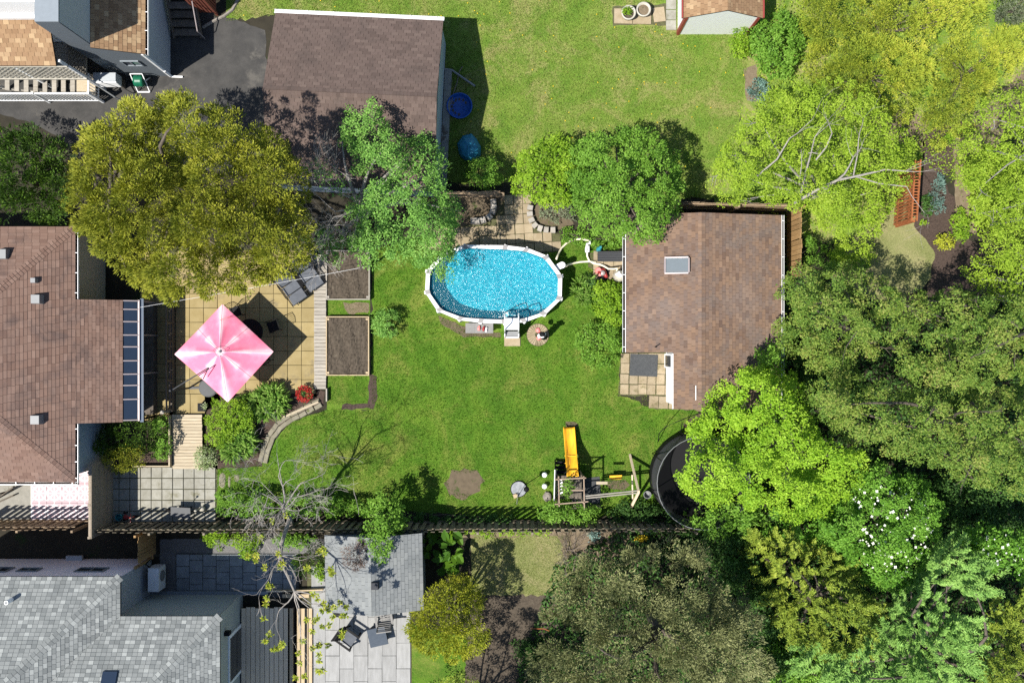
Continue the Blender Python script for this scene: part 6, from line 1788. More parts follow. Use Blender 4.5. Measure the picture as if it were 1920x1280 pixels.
m = MB(); m.tube([V(c.x, c.y, 0), V(c.x - .02, c.y, 1.35)], .022, 6); m.build('pole', M['black'], ln)
m = MB(); m.lathe((c.x - .02, c.y, 1.3), [(0, 0), (.09, .02), (.12, .1), (.1, .18), (0, .22)], 14); m.build('head', M['black'], ln, True)
m = MB(); q = P(966, 928); m.box((q.x, q.y, .12), (.17, .17, .16), .4); m.box((q.x + .06, q.y + .02, .22), (.1, .1, .05), .2); solo('wooden_block', m, M['pinex'], 'small pale wooden block at the edge of the grey disc', 'block')
m = MB(); m.tube([P(969, 945, 0), P(970, 930, .25), P(974, 915, .75)], .012, 5); solo('garden_stake', m, M['grey'], 'thin leaning stake between the disc and the fence', 'stake')
for x, y, lb in ((1021, 889.5, 'upper of the two white globe lights on the grass'), (1021, 911, 'lower of the two white globe lights on the grass')):
    c = P(x, y, .2); r = thing('globe_light', lb, 'garden light', (c.x, c.y, 0), 'white globe garden lights')
    m = MB(); m.lathe((c.x, c.y, .12), [(0, 0), (.09, .03), (.12, .12), (.09, .21), (0, .24)], 18); m.build('globe', M['white'], r, True)
    m = MB(); m.lathe((c.x, c.y, 0), [(.06, 0), (.06, .14), (0, .14)], 12); m.build('stem', M['black'], r)
m = MB(); c = P(1026, 930); m.blob((c.x, c.y, .06), (.2, .22, .16), 8, 10, 6, .14); solo('rock', m, M['rock'], 'brownish rock on the grass left of the play tower', 'rock')
m = MB(); c = P(1212, 925); m.lathe((c.x, c.y, .02), [(.14, 0), (.17, .3), (.15, .3), (.12, .05), (0, .05)], 16); solo('bucket', m, M['grey'], 'grey bucket in the shade between swing leg and trampoline', 'bucket')

# ------------------------------------------------------------------ oddments on the grey terrace
wb = thing('wheelbarrow', 'grey wheelbarrow at the shaded lower edge of the grey slab terrace', 'wheelbarrow', P(345, 955))
c = P(346, 954)
m = MB(); m.hexa([V(c.x - .22, c.y - .14, .3), V(c.x + .3, c.y - .2, .3), V(c.x + .3, c.y + .1, .3), V(c.x - .22, c.y + .08, .3)], [V(c.x - .4, c.y - .22, .56), V(c.x + .48, c.y - .32, .6), V(c.x + .46, c.y + .16, .6), V(c.x - .4, c.y + .2, .56)]); m.build('tray', M['barrow'], wb)
for s in (-.2, .14): m = MB(); m.tube([V(c.x - .62, c.y + s * .4, .25), V(c.x, c.y + s, .3), V(c.x + .8, c.y + s * 1.5 - .05, .62)], .02, 5); m.build('handle', M['black'], wb)
m = MB(); m.lathe((0, 0, 0), [(.1, -.04), (.17, -.05), (.19, 0), (.17, .05), (.1, .04)], 16); m.v = [(c.x - .58 + x, c.y + z, .2 + y) for x, y, z in m.v]; m.build('wheel', M['black'], wb, True)
for s in (-.18, .12): m = MB(); m.tube([V(c.x + .3, c.y + s, .35), V(c.x + .35, c.y + s, .05)], .018, 5); m.build('leg', M['black'], wb)
hz = thing('garden_ornament', 'small pale bird ornament with upright neck on the grey terrace', 'ornament', P(383, 950))
c = P(383, 951)
m = MB(); m.blob((c.x, c.y, .28), (.15, .12, .13), 2, 10, 6, .08); m.tube([V(c.x - .06, c.y, .36), V(c.x - .12, c.y + .02, .6), V(c.x - .1, c.y + .01, .85)], [.05, .035, .03], 7); m.blob((c.x - .08, c.y + .02, .88), (.07, .05, .05), 3, 8, 5, .05); m.build('body', M['cream'], hz, True)
m = MB(); m.tube([V(c.x - .03, c.y, .88), V(c.x + .12, c.y + .05, .9)], [.02, .004], 5); m.build('beak', M['black'], hz)
for s in (-.05, .05): m = MB(); m.tube([V(c.x, c.y + s, .06), V(c.x, c.y + s, .24)], .015, 4); m.build('leg', M['black'], hz)
m = MB(); c = P(352, 942); m.tube([V(c.x, c.y - .25, .05), V(c.x, c.y, .9)], .014, 5); m.blob((c.x, c.y, .92), (.05, .05, .06), 3, 7, 5, .1); solo('garden_torch', m, M['black'], 'thin black rod with small round tip by the wheelbarrow', 'torch')
tc = thing('tricycle', 'small red child tricycle in the fence shade on the grey slabs', 'tricycle', P(246, 966))
c = P(246, 966) + V(0, 0, .06)
for x, y, r in ((.28, 0, .15), (-.2, .15, .1), (-.2, -.15, .1)):
    m = MB(); m.lathe((0, 0, 0), [(r * .5, -.025), (r, -.03), (r, .03), (r * .5, .025)], 14); m.v = [(c.x + x + a, c.y + y + b, r + e + .0) for a, e, b in m.v]; m.build('wheel', M['black'], tc)
m = MB(); m.tube([c + V(.28, 0, .15), c + V(.22, 0, .45), c + V(-.1, 0, .26), c + V(-.2, 0, .12)], .03, 6); m.tube([c + V(-.2, .15, .1), c + V(-.2, -.15, .1)], .02, 5); m.tube([c + V(.2, -.18, .5), c + V(.2, .18, .5)], .018, 5); m.build('frame', M['redplastic'], tc)
m = MB(); m.blob(c + V(-.08, 0, .32), (.13, .1, .04), 2, 8, 5, .05); m.build('seat', M['redplastic'], tc)
m = MB(); c = P(228, 967); m.lathe((c.x, c.y, .06), [(.11, 0), (.15, .26), (.13, .26), (.1, .03), (0, .03)], 16); m.tube([V(c.x - .14, c.y, .3), V(c.x, c.y + .02, .42), V(c.x + .14, c.y, .3)], .01, 4); solo('pail', m, M['teal'], 'teal pail in the fence shade left of the red tricycle', 'bucket')

# ------------------------------------------------------------------ lower terrace furniture
def lawn_chair(label, x, y, rz, mat, slats=True, name='garden_chair'):
    r = thing(name, label, 'armchair', P(x, y)); c = P(x, y) + V(0, 0, .057); R = Matrix.Rotation(rz, 3, 'Z')
    T = lambda a, b, z: c + R @ V(a, b, z)
    if slats:
        for k in range(6): m = MB(); y0 = -.25 + k * .1; m.hexa([T(-.28, y0, .38 + .012 * k), T(.28, y0, .38 + .012 * k), T(.28, y0 + .065, .388 + .012 * k), T(-.28, y0 + .065, .388 + .012 * k)], [T(-.28, y0, .40 + .012 * k), T(.28, y0, .40 + .012 * k), T(.28, y0 + .065, .408 + .012 * k), T(-.28, y0 + .065, .408 + .012 * k)]); m.build('seat_slat', mat, r)
        for k in range(5): m = MB(); z0 = .5 + k * .1; m.beam(T(-.28, -.27 - .05 * k, z0), T(.28, -.27 - .05 * k, z0), .02, .06); m.build('back_slat', mat, r)
    else:
        m = MB(); m.hexa([T(-.28, -.26, .34), T(.28, -.26, .34), T(.28, .34, .40), T(-.28, .34, .40)], [T(-.27, -.25, .43), T(.27, -.25, .43), T(.27, .33, .49), T(-.27, .33, .49)]); m.build('seat_cushion', M['loungefab'], r)
        m = MB(); m.hexa([T(-.28, -.28, .42), T(.28, -.28, .42), T(.28, -.5, .95), T(-.28, -.5, .95)], [T(-.28, -.2, .45), T(.28, -.2, .45), T(.28, -.42, .98), T(-.28, -.42, .98)]); m.build('back_cushion', M['black'], r)
    for s in (-1, 1):
        m = MB(); m.beam(T(s * .34, -.42, .60), T(s * .34, .42, .62), .09, .03); m.build('armrest', mat, r)
        m = MB(); m.beam(T(s * .32, .36, 0), T(s * .32, .36, .6), .06, .06); m.build('leg', mat, r)
        m = MB(); m.beam(T(s * .32, -.2, 0), T(s * .3, -.52, 1.0), .06, .06); m.build('back_post', mat, r)
    m = MB(); m.beam(T(-.32, -.52, 1.0), T(.32, -.52, 1.0), .05, .07); m.build('head_rail', mat, r)
M['slatgrey'] = weathered('grey_slat_paint', (.24, .235, .225, 1), (.36, .35, .335, 1), 5, 50, .8, .3)
lawn_chair('black armchair with grey cushion turned sideways on the pale terrace', 656, 1188, math.radians(-125), M['black'], False)
lawn_chair('grey slatted armchair tucked by the eave of the grey shed', 723, 1148, math.radians(8), M['slatgrey'])
ft_ = thing('fire_table', 'square slate grey table with dark base on the pale terrace', 'table', P(710, 1196))
c = P(708, 1193, .5); R = .26
def rot4(h, w): return [V(c.x + w * math.cos(math.radians(13 + 45 + 90 * k)), c.y + w * math.sin(math.radians(13 + 45 + 90 * k)), h) for k in range(4)]
m = MB(); m.hexa(rot4(.06, .46), rot4(.5, .50)); m.build('body', M['darkgrey'], ft_)
m = MB(); m.hexa(rot4(.5, .56), rot4(.545, .555)); M['slatetop'] = weathered('slate_table_top', (.085, .105, .135, 1), (.125, .15, .185, 1), 6, 60, .85, .2, spec=.1, stretch=(1, 6, 1)); m.build('top', M['slatetop'], ft_)
m = MB(); m.box((P(618, 1140).x, P(618, 1142).y, .22), (.9, .5, .36)); solo('storage_bench', m, M['grey'], 'low grey box bench at the left corner of the grey shed', 'bench')
m = MB(); m.box((P(628, 1138).x + .3, P(618, 1137).y, .4), (.5, .45, .7)); solo('covered_grill', m, M['black'], 'dark covered grill beside the low grey bench by the grey shed', 'grill')
m = MB(); m.tube([P(995, 1178, .2), P(1020, 1178, .3), P(1030, 1182, .3)], .02, 5); solo('rake', m, M['redwood'], 'thin orange handled tool on the tilled bed', 'garden tool')
# ------------------------------------------------------------------ plants
G = lambda *c: pal(*[(x[0], x[1], x[2], 1) for x in c])
M['lf_gold'] = leaf_mat('golden_cedar_foliage', G((.082, .115, .016), (.18, .205, .024), (.30, .31, .033), (.39, .375, .055)), .15)
M['lf_cedar'] = leaf_mat('dark_cedar_foliage', G((.010, .026, .005), (.022, .05, .008), (.06, .12, .014), (.14, .235, .026)), .12)
M['lf_apple'] = leaf_mat('apple_leaves', G((.055, .135, .024), (.105, .235, .040), (.175, .34, .062), (.28, .43, .115)), .22)
M['lf_mid'] = leaf_mat('fresh_green_leaves', G((.052, .13, .013), (.10, .215, .022), (.16, .30, .036), (.22, .37, .06)), .26)
M['lf_lime'] = leaf_mat('lime_leaves', G((0.077, 0.165, 0.011), (0.143, 0.259, 0.015), (0.220, 0.352, 0.024), (0.308, 0.429, 0.044)), .3)
M['lf_limemaple'] = leaf_mat('golden_maple_leaves', G((.105, .22, .014), (.185, .335, .020), (.28, .44, .032), (.36, .51, .06)), .3)
M['lf_olive'] = leaf_mat('olive_hedge_foliage', G((.12, .17, .022), (.22, .285, .03), (.33, .37, .04), (.44, .41, .06)), .2)
M['lf_birch'] = leaf_mat('thin_yellow_green_leaves', G((.13, .21, .016), (.21, .32, .024), (.285, .395, .036), (.33, .41, .06)), .32)
M['lf_crab'] = leaf_mat('bronze_green_leaves', G((.048, .11, .014), (.10, .18, .026), (.18, .25, .04), (.285, .265, .08)), .2)
M['lf_dog'] = leaf_mat('dogwood_leaves', G((.045, .13, .014), (.095, .225, .022), (.15, .31, .035), (.22, .38, .06)), .25)
M['lf_yew'] = leaf_mat('yellow_yew_fronds', G((.072, .125, .016), (.15, .215, .026), (.245, .31, .038), (.33, .36, .05)), .15)
M['lf_larch'] = leaf_mat('soft_larch_fronds', G((.08, .18, .036), (.15, .29, .06), (.235, .40, .09), (.31, .46, .12)), .2)
M['lf_pine'] = leaf_mat('grey_green_pine_needles', G((.065, .08, .032), (.135, .15, .06), (.22, .235, .10), (.31, .31, .14)), .1)
M['lf_cypress'] = leaf_mat('golden_cypress_foliage', G((.10, .135, .014), (.20, .235, .02), (.32, .34, .028), (.42, .41, .045)), .15)
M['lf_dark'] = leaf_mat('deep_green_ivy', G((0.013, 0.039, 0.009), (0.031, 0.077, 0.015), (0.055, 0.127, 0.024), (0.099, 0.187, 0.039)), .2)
M['lf_varieg'] = leaf_mat('variegated_leaves', G((0.102, 0.162, 0.043), (0.187, 0.255, 0.085), (0.323, 0.374, 0.204), (0.468, 0.493, 0.340)), .2)
M['lf_hosta'] = leaf_mat('strap_leaves', G((0.054, 0.126, 0.016), (0.099, 0.198, 0.027), (0.162, 0.279, 0.045), (0.234, 0.342, 0.081)), .25)
M['lf_bluish'] = leaf_mat('blue_spruce_needles', G((0.064, 0.128, 0.104), (0.120, 0.208, 0.176), (0.192, 0.296, 0.256), (0.272, 0.376, 0.336)), .1)
M['lf_red'] = leaf_mat('red_petals', G((0.210, 0.008, 0.008), (0.322, 0.017, 0.014), (0.385, 0.035, 0.025), (0.245, 0.010, 0.014)), .15)
M['lf_white'] = leaf_mat('white_bracts', G((0.720, 0.720, 0.620), (0.800, 0.800, 0.740)), .15)
M['lf_yellowflower'] = leaf_mat('yellow_petals', G((0.560, 0.400, 0.016), (0.600, 0.464, 0.032)), .15)
M['lf_brown'] = leaf_mat('dry_tendrils', G((0.112, 0.080, 0.064), (0.192, 0.136, 0.112), (0.256, 0.192, 0.160)), .1)
M['lf_grey'] = leaf_mat('grey_green_groundcover', G((0.090, 0.117, 0.063), (0.153, 0.180, 0.108), (0.198, 0.225, 0.135)), .15)
M['blade'] = leaf_mat('grass_blades', G((.028, .085, .007), (.065, .16, .012), (.115, .215, .02), (.20, .24, .05)), .3)
M['blade2'] = leaf_mat('back_grass_blades', G((.085, .17, .022), (.15, .24, .038), (.24, .29, .065), (.35, .31, .13)), .3)

# --- tall trees, from the left round to the right
tree('golden_cedar', 'big golden cedar lobe beside the driveway and brown roof', [(120, 385), (132, 325), (142, 268), (185, 212), (245, 186), (300, 200), (325, 260), (330, 340), (335, 420), (332, 500), (300, 530), (255, 540), (222, 505), (180, 475), (150, 440)], 8.4, 2.8, M['lf_gold'], .2, P(265, 380), group='golden cedars above the patio', seed=21, L=.13, Wd=.042, cr=.28, dens=850, style='spray', lump=.68, lumps=40, layers=1.5, R=45, nlimb=6)
tree('golden_cedar', 'largest golden cedar overhanging the ochre patio and loungers', [(300, 175), (330, 168), (390, 186), (430, 206), (480, 230), (540, 265), (575, 325), (588, 380), (596, 430), (585, 485), (540, 520), (470, 545), (390, 560), (330, 575), (275, 560), (262, 520), (310, 450), (312, 340), (300, 260)], 9.4, 3.2, M['lf_gold'], .24, P(425, 375), group='golden cedars above the patio', seed=22, L=.13, Wd=.042, cr=.28, dens=850, style='spray', lump=.68, lumps=42, layers=1.5, R=45, nlimb=6)
tree('dark_cedar', 'dark green cedar between the driveway and the brown hipped roof', [(-30, 215), (20, 218), (60, 238), (110, 265), (142, 300), (140, 360), (122, 410), (128, 445), (80, 420), (40, 415), (-30, 415)], 6.0, 1.2, M['lf_cedar'], .2, P(70, 340), seed=23, L=.13, Wd=.05, cr=.34, dens=620, style='spray', lump=.8, lumps=40, gaps=.12, cover=1.1, layers=1.8, nlimb=0)
tree('apple_tree', 'silvery green apple tree with bare limbs between garage and pool', [(628, 225), (655, 182), (695, 168), (722, 195), (735, 240), (770, 260), (800, 238), (828, 275), (845, 330), (868, 385), (865, 435), (852, 490), (800, 512), (745, 492), (690, 505), (645, 468), (650, 400), (668, 340), (648, 290), (640, 255)], 6.2, 2.3, M['lf_apple'], .17, P(690, 400), M['greybark'], seed=24, L=.08, Wd=.055, cr=.25, dens=640, lump=.5, lumps=32, gaps=.38, layers=1.4, nlimb=9, up=.55, cover=1.4,
     sub=[([(560, 445), (600, 425), (655, 430), (660, 480), (640, 505), (600, 485)], 3.6, 2.0, dict(dens=260, gaps=.45)), ([(800, 480), (858, 470), (872, 440), (850, 530), (815, 525)], 2.6, 1.8, dict(dens=150, gaps=.5)), ([(555, 295), (600, 300), (660, 340), (655, 385), (600, 350), (560, 325)], 5.2, 4.2, dict(dens=150, gaps=.4))])
g = np.random.default_rng(4)
m = MB(); tips = []
for (x, y, zt, L) in ((505, 350, 5.8, 0), (530, 310, 6.0, 0), (530, 400, 5.6, 0), (570, 450, 5.2, 0), (620, 490, 4.2, 0), (580, 370, 6.0, 0)):
    s = P(690, 395, 2.6); e = P(x, y, zt); grow(m, s, e - s, (e - s).length * .37, .05, 5, g, tips, .38, 0.0, 3, (2, 3))
o = m.build('bare_limbs', M['greybark'], [o for o in COL.objects if o.name.startswith('apple_tree')][0])
tree('garden_tree', 'yellow green bushy tree beside the pool terrace path', [(955, 345), (968, 292), (1000, 264), (1050, 250), (1090, 262), (1098, 330), (1082, 388), (1040, 395), (1000, 378), (965, 368)], 3.6, .8, M['lf_lime'], .1, seed=25, L=.10, Wd=.07, cr=.25, dens=560, lump=.45, lumps=40)
tree('maple_tree', 'round mid green maple leaning over the brown shed roof', [(1065, 275), (1100, 256), (1150, 242), (1205, 228), (1252, 262), (1276, 300), (1284, 350), (1270, 415), (1240, 450), (1195, 466), (1135, 445), (1085, 425), (1062, 350)], 5.4, 1.6, M['lf_mid'], .17, P(1150, 365), seed=26, L=.085, Wd=.06, cr=.27, dens=850, lump=.4, lumps=46, nlimb=14)
tree('birch_tree', 'sparse yellow green birch with pale leaning limbs behind the shed fence', [(1318, 352), (1340, 300), (1370, 240), (1395, 190), (1450, 165), (1520, 150), (1590, 142), (1650, 180), (1680, 230), (1715, 270), (1718, 330), (1690, 380), (1660, 430), (1615, 480), (1560, 455), (1510, 395), (1420, 378), (1360, 388)], 6.2, 2.2, M['lf_birch'], .13, P(1505, 378), M['greybark'], seed=27, L=.078, Wd=.05, cr=.26, dens=600, lump=.45, lumps=26, gaps=.30, layers=1.6, nlimb=9, bare=9, up=.6, R=40)
bo = [o for o in COL.objects if o.name.startswith('birch_tree')][0]; g = np.random.default_rng(31); m = MB()
for (x0, y0, z0, x1, y1, z1, r) in ((1490, 380, 4.6, 1570, 338, 6.2, .075), (1570, 338, 6.2, 1660, 318, 6.4, .05), (1500, 372, 4.8, 1520, 290, 6.3, .05), (1530, 300, 6.2, 1560, 250, 6.5, .035), (1420, 330, 5.6, 1480, 260, 6.4, .04), (1600, 330, 6.3, 1610, 260, 6.5, .03), (1600, 330, 6.3, 1700, 350, 6.3, .03)):
    p0, p1 = P(x0, y0, z0), P(x1, y1, z1); m.tube([p0, p0.lerp(p1, .5) + Vector(g.normal(size=3)) * .08, p1], [r, r * .85, r * .65], 6, cap=False); grow(m, p1, p1 - p0 + Vector(g.normal(size=3)) * .5, (p1 - p0).length * .6, r * .6, 2, g, [], .4, 0, 3, (2, 3))
m.build('branches', M['greybark'], bo, True)
tree('locust_tree', 'feathery honey locust at the right edge above the mulch bed', [(1782, 290), (1800, 242), (1840, 182), (1950, 150), (1950, 530), (1890, 510), (1840, 470), (1855, 420), (1815, 390), (1785, 340)], 7.5, 3.5, M['lf_birch'], .14, P(1915, 360), M['greybark'], seed=28, L=.078, Wd=.045, cr=.24, dens=400, lump=.45, lumps=26, gaps=.40, R=40, layers=1.4, nlimb=12, bare=10)
tree('locust_tree', 'smaller feathery locust bough hanging over the dark gap at the right edge', [(1800, 500), (1850, 470), (1950, 460), (1950, 640), (1890, 590), (1840, 560)], 5.0, 2.5, M['lf_birch'], .1, P(1935, 560), M['greybark'], seed=29, L=.09, Wd=.05, cr=.25, dens=280, gaps=.45, nlimb=14, bare=6)
cg = 'bronze green crabapples on the right'
tree('crabapple_tree', 'bronze green crabapple overlapping the brown shed eave', [(1448, 600), (1455, 540), (1492, 488), (1530, 498), (1580, 490), (1640, 512), (1695, 545), (1690, 620), (1655, 660), (1590, 690), (1620, 725), (1540, 712), (1490, 680), (1455, 650)], 7.2, 2.5, M['lf_crab'], .2, P(1560, 610), seed=30, group=cg, L=.085, Wd=.05, cr=.28, dens=740, lump=.6, lumps=28, gaps=.36, R=48, nlimb=14, bare=5)
tree('crabapple_tree', 'bronze green crabapple below the dark gap at the right edge', [(1678, 570), (1705, 540), (1740, 555), (1790, 535), (1840, 560), (1890, 545), (1960, 550), (1960, 725), (1880, 742), (1800, 752), (1715, 735), (1672, 680)], 7.8, 2.8, M['lf_crab'], .2, P(1830, 630), seed=31, group=cg, L=.085, Wd=.05, cr=.28, dens=740, lump=.6, lumps=28, gaps=.36, R=48, nlimb=16, bare=14)
tree('crabapple_tree', 'bronzed crabapple crown above the white flowering dogwood', [(1500, 730), (1550, 695), (1600, 735), (1650, 720), (1720, 728), (1810, 740), (1870, 730), (1960, 720), (1960, 900), (1930, 945), (1880, 915), (1800, 905), (1760, 880), (1690, 862), (1625, 842), (1550, 805)], 8.0, 2.8, M['lf_crab'], .2, P(1740, 790), seed=32, group=cg, L=.085, Wd=.05, cr=.28, dens=740, lump=.6, lumps=28, gaps=.32, R=48, nlimb=14, bare=10)
tree('lime_maple', 'bright lime yellow maple leaning over the black trampoline', [(1262, 895), (1272, 858), (1295, 832), (1285, 802), (1318, 778), (1318, 748), (1345, 720), (1400, 685), (1468, 684), (1508, 705), (1512, 770), (1550, 815), (1625, 845), (1628, 890), (1600, 935), (1540, 965), (1480, 985), (1440, 950), (1400, 965), (1370, 945), (1310, 945), (1285, 920)], 6.4, 2.4, M['lf_limemaple'], .18, P(1440, 830), seed=33, L=.09, Wd=.062, cr=.30, dens=780, lump=.65, lumps=34, gaps=.40, layers=1.5, nlimb=12, up=.55, cover=1.0, R=50)
tree('young_maple', 'small green sapling tip poking over the shed roof edge', [(1412, 660), (1440, 640), (1470, 650), (1475, 690), (1440, 700), (1415, 685)], 4.0, 2.0, M['lf_mid'], .06, P(1450, 690), seed=34, cr=.2, dens=420, nlimb=6)
dg = tree('dogwood_tree', 'dogwood dotted with white blossom below the bronzed crown', [(1530, 985), (1560, 950), (1600, 900), (1650, 868), (1710, 880), (1765, 925), (1775, 985), (1755, 1050), (1700, 1112), (1640, 1105), (1600, 1075), (1545, 1020)], 4.6, 1.6, M['lf_dog'], .13, seed=35, L=.095, Wd=.065, cr=.28, dens=680, lump=.6, lumps=28, gaps=.38, R=45, cover=1.0, group='white blossoming dogwoods')
dg2 = tree('dogwood_tree', 'smaller dogwood with white blossom at the right edge', [(1795, 995), (1840, 980), (1890, 985), (1940, 1005), (1940, 1095), (1870, 1088), (1830, 1050), (1800, 1030)], 4.2, 1.6, M['lf_dog'], .1, seed=36, L=.12, Wd=.08, cr=.25, dens=480, lump=.4, gaps=.25, group='white blossoming dogwoods')
def blossoms(parent, poly, zmax, zedge, n, seed, mat, L=.062, k=4):
    g = np.random.default_rng(seed); q, z, t = crown_points(poly, zmax + .1, zedge, n, g, None, .3, 42, seed)
    c = to_world(q, z); idx = np.repeat(np.arange(n), k); a = np.tile(np.arange(k) * 2 * math.pi / k, n) + np.repeat(g.uniform(0, 6, n), k)
    ax = np.stack([np.cos(a), np.sin(a), np.full(n * k, .15)], 1); nr = np.tile(np.array([0, 0, 1.0]), (n * k, 1)) + g.normal(size=(n * k, 3)) * .15
    Ls = np.repeat(L * g.uniform(.5, 1.3, n), k)
    return leaf_mesh('blossoms', c[idx], nr, ax, Ls, Ls * .8, g.random(n * k), mat, parent, 'stuff')
blossoms(dg, [(1590, 920), (1650, 895), (1700, 900), (1745, 940), (1755, 985), (1735, 1040), (1690, 1085), (1625, 1080), (1600, 1000)], 4.75, 2.4, 150, 3, M['lf_white'])
blossoms(dg2, [(1810, 1000), (1880, 990), (1925, 1010), (1920, 1085), (1870, 1075), (1830, 1035)], 4.35, 2.2, 44, 4, M['lf_white'])
tree('yew_tree', 'yellowish yew with upswept feathery fronds left of the dogwood', [(1378, 1020), (1400, 960), (1440, 1000), (1480, 985), (1530, 1015), (1590, 1030), (1615, 1085), (1670, 1150), (1660, 1205), (1590, 1250), (1530, 1230), (1480, 1200), (1440, 1150), (1400, 1085)], 4.6, 1.0, M['lf_yew'], .16, P(1500, 1100), seed=37, L=.13, Wd=.045, cr=.33, dens=560, style='frond', lump=.4, lumps=40, gaps=.32, layers=1.4)
tree('larch_tree', 'soft green larch filling the bottom right corner', [(1468, 1205), (1530, 1230), (1600, 1225), (1650, 1160), (1690, 1105), (1740, 1050), (1775, 1000), (1830, 1005), (1872, 1060), (1868, 1110), (1850, 1170), (1850, 1240), (1830, 1320), (1540, 1320), (1490, 1270)], 7.0, 1.6, M['lf_larch'], .2, P(1690, 1190), seed=38, L=.13, Wd=.04, cr=.36, dens=700, style='frond', lump=.6, lumps=30, gaps=.32, layers=1.5, R=60)
tree('larch_tree', 'dull green larch in the extreme bottom right corner', [(1835, 1180), (1865, 1110), (1960, 1085), (1960, 1320), (1830, 1320), (1822, 1240)], 5.4, 1.2, M['lf_yew'], .16, P(1890, 1230), seed=39, L=.13, Wd=.04, cr=.33, dens=520, style='frond', lump=.4, gaps=.25)
tree('pine_tree', 'grey green pine with upright candle tufts at the bottom edge', [(1012, 1150), (1040, 1085), (1090, 1040), (1150, 1015), (1210, 1022), (1262, 1014), (1325, 1030), (1345, 1080), (1390, 1120), (1425, 1170), (1450, 1240), (1450, 1320), (985, 1320), (995, 1220)], 7.4, 1.6, M['lf_pine'], .22, P(1220, 1150), seed=40, L=.13, Wd=.04, cr=.40, dens=560, style='spray', lump=.85, lumps=26, gaps=.46, layers=1.3, squash=1.2, cover=.85, nlimb=8, R=120)
tree('golden_cypress', 'rounded golden cypress between the grey shed and the tilled bed', [(758, 1165), (778, 1122), (820, 1092), (850, 1075), (885, 1082), (905, 1112), (902, 1160), (922, 1192), (900, 1228), (850, 1242), (800, 1228), (765, 1198)], 4.2, .5, M['lf_cypress'], .12, seed=41, L=.10, Wd=.04, cr=.17, dens=900, style='spray', lump=.45, lumps=34, cover=1.4)
tree('conifer', 'top of a yellowish conifer poking in at the bottom edge beside the turf', [(800, 1290), (835, 1272), (868, 1264), (890, 1268), (905, 1300), (930, 1380), (900, 1460), (830, 1460), (790, 1380)], 6.0, .8, M['lf_yew'], .12, P(868, 1340), seed=45, L=.12, Wd=.04, cr=.24, dens=560, style='spray', lump=.5, lumps=34)
tree('conifer', 'dark conifer at the bottom edge left of the grey green pine', [(905, 1296), (960, 1300), (990, 1330), (985, 1420), (930, 1460), (890, 1400)], 6.0, .8, M['lf_cedar'], .12, P(935, 1330), seed=46, L=.12, Wd=.04, cr=.24, dens=560, style='spray', lump=.5, lumps=34)
shrub('dark_shrub', 'low dark shrub in the black shade left of the pine', [(955, 1200), (990, 1195), (1015, 1215), (1005, 1245), (970, 1245)], .8, M['lf_dark'], 47, cr=.16)
# bare tree by the fence
bt = thing('bare_tree', 'leafless pale tree with a few leaf tufts rising beside the long fence', 'tree', P(545, 985))
g = np.random.default_rng(17); m = MB(); tips = []
b0 = P(545, 985); f1 = P(543, 972, 2.2)
m.tube([b0, b0.lerp(f1, .5) + V(.03, 0, 0), f1], [.13, .11, .095], 8)
top = P(530, 945, 4.0); m.tube([f1, f1.lerp(top, .5) + V(-.08, 0, .05), top], [.08, .065, .05], 7)
tipsA = []
for (x, y, zt, r) in ((455, 885, 5.6, .036), (500, 850, 6.2, .038), (545, 845, 6.6, .042), (590, 870, 6.4, .038), (610, 925, 5.6, .034), (450, 945, 5.0, .032), (480, 990, 4.8, .03), (600, 985, 4.6, .03)):
    s = top.lerp(f1, g.uniform(0, .35)); e = P(x, y, zt); d = e - s
    grow(m, s, d, d.length * .42, r, 5, g, tipsA, .48, .01, 3, (2, 3))
low = P(524, 1050, 3.6); m.tube([f1, f1.lerp(low, .5) + V(0, 0, .35), low], [.09, .08, .065], 7)
tipsB = []
for (x, y, zt, r) in ((465, 1080, 4.2, .035), (490, 1130, 4.2, .035), (545, 1110, 4.8, .05), (510, 1010, 4.4, .03), (590, 1040, 4.4, .03)):
    e = P(x, y, zt); d = e - low; grow(m, low.lerp(f1, g.uniform(0, .2)), d, d.length * .5, r, 4, g, tipsB, .42, .01, 4, (2, 3))
low2 = P(552, 1108, 4.7); m.tube([low, low.lerp(low2, .5) + V(.05, 0, .05), low2], [.06, .05, .04], 7)
tipsC = []
for (x, y, zt) in ((585, 1180, 5.0), (640, 1160, 5.2), (550, 1230, 4.6), (600, 1210, 4.8), (640, 1110, 5.2), (540, 1190, 4.6)):
    e = P(x, y, zt); d = e - low2; grow(m, low2, d, d.length * .55, .03, 3, g, tipsC, .4, 0, 4, (2, 2))
m.build('branches', M['greybark'], bt)
pos = []
tt = np.array([tuple(t) for t in tipsC] + [tuple(t) for t in tipsB[::14]])
k = 34; idx = np.repeat(np.arange(len(tt)), k); dr = unit(len(idx), g); dr[:, 2] = abs(dr[:, 2]) * .8
leaf_mesh('leaf_tufts', tt[idx] + dr * g.uniform(0, .07, (len(idx), 1)), dr * .3 + np.array([0, 0, .8]) + unit(len(idx), g) * .4, dr + unit(len(idx), g) * .3, .125 * g.uniform(.6, 1.2, len(idx)), .052, g.random(len(idx)), M['lf_olive'], bt)

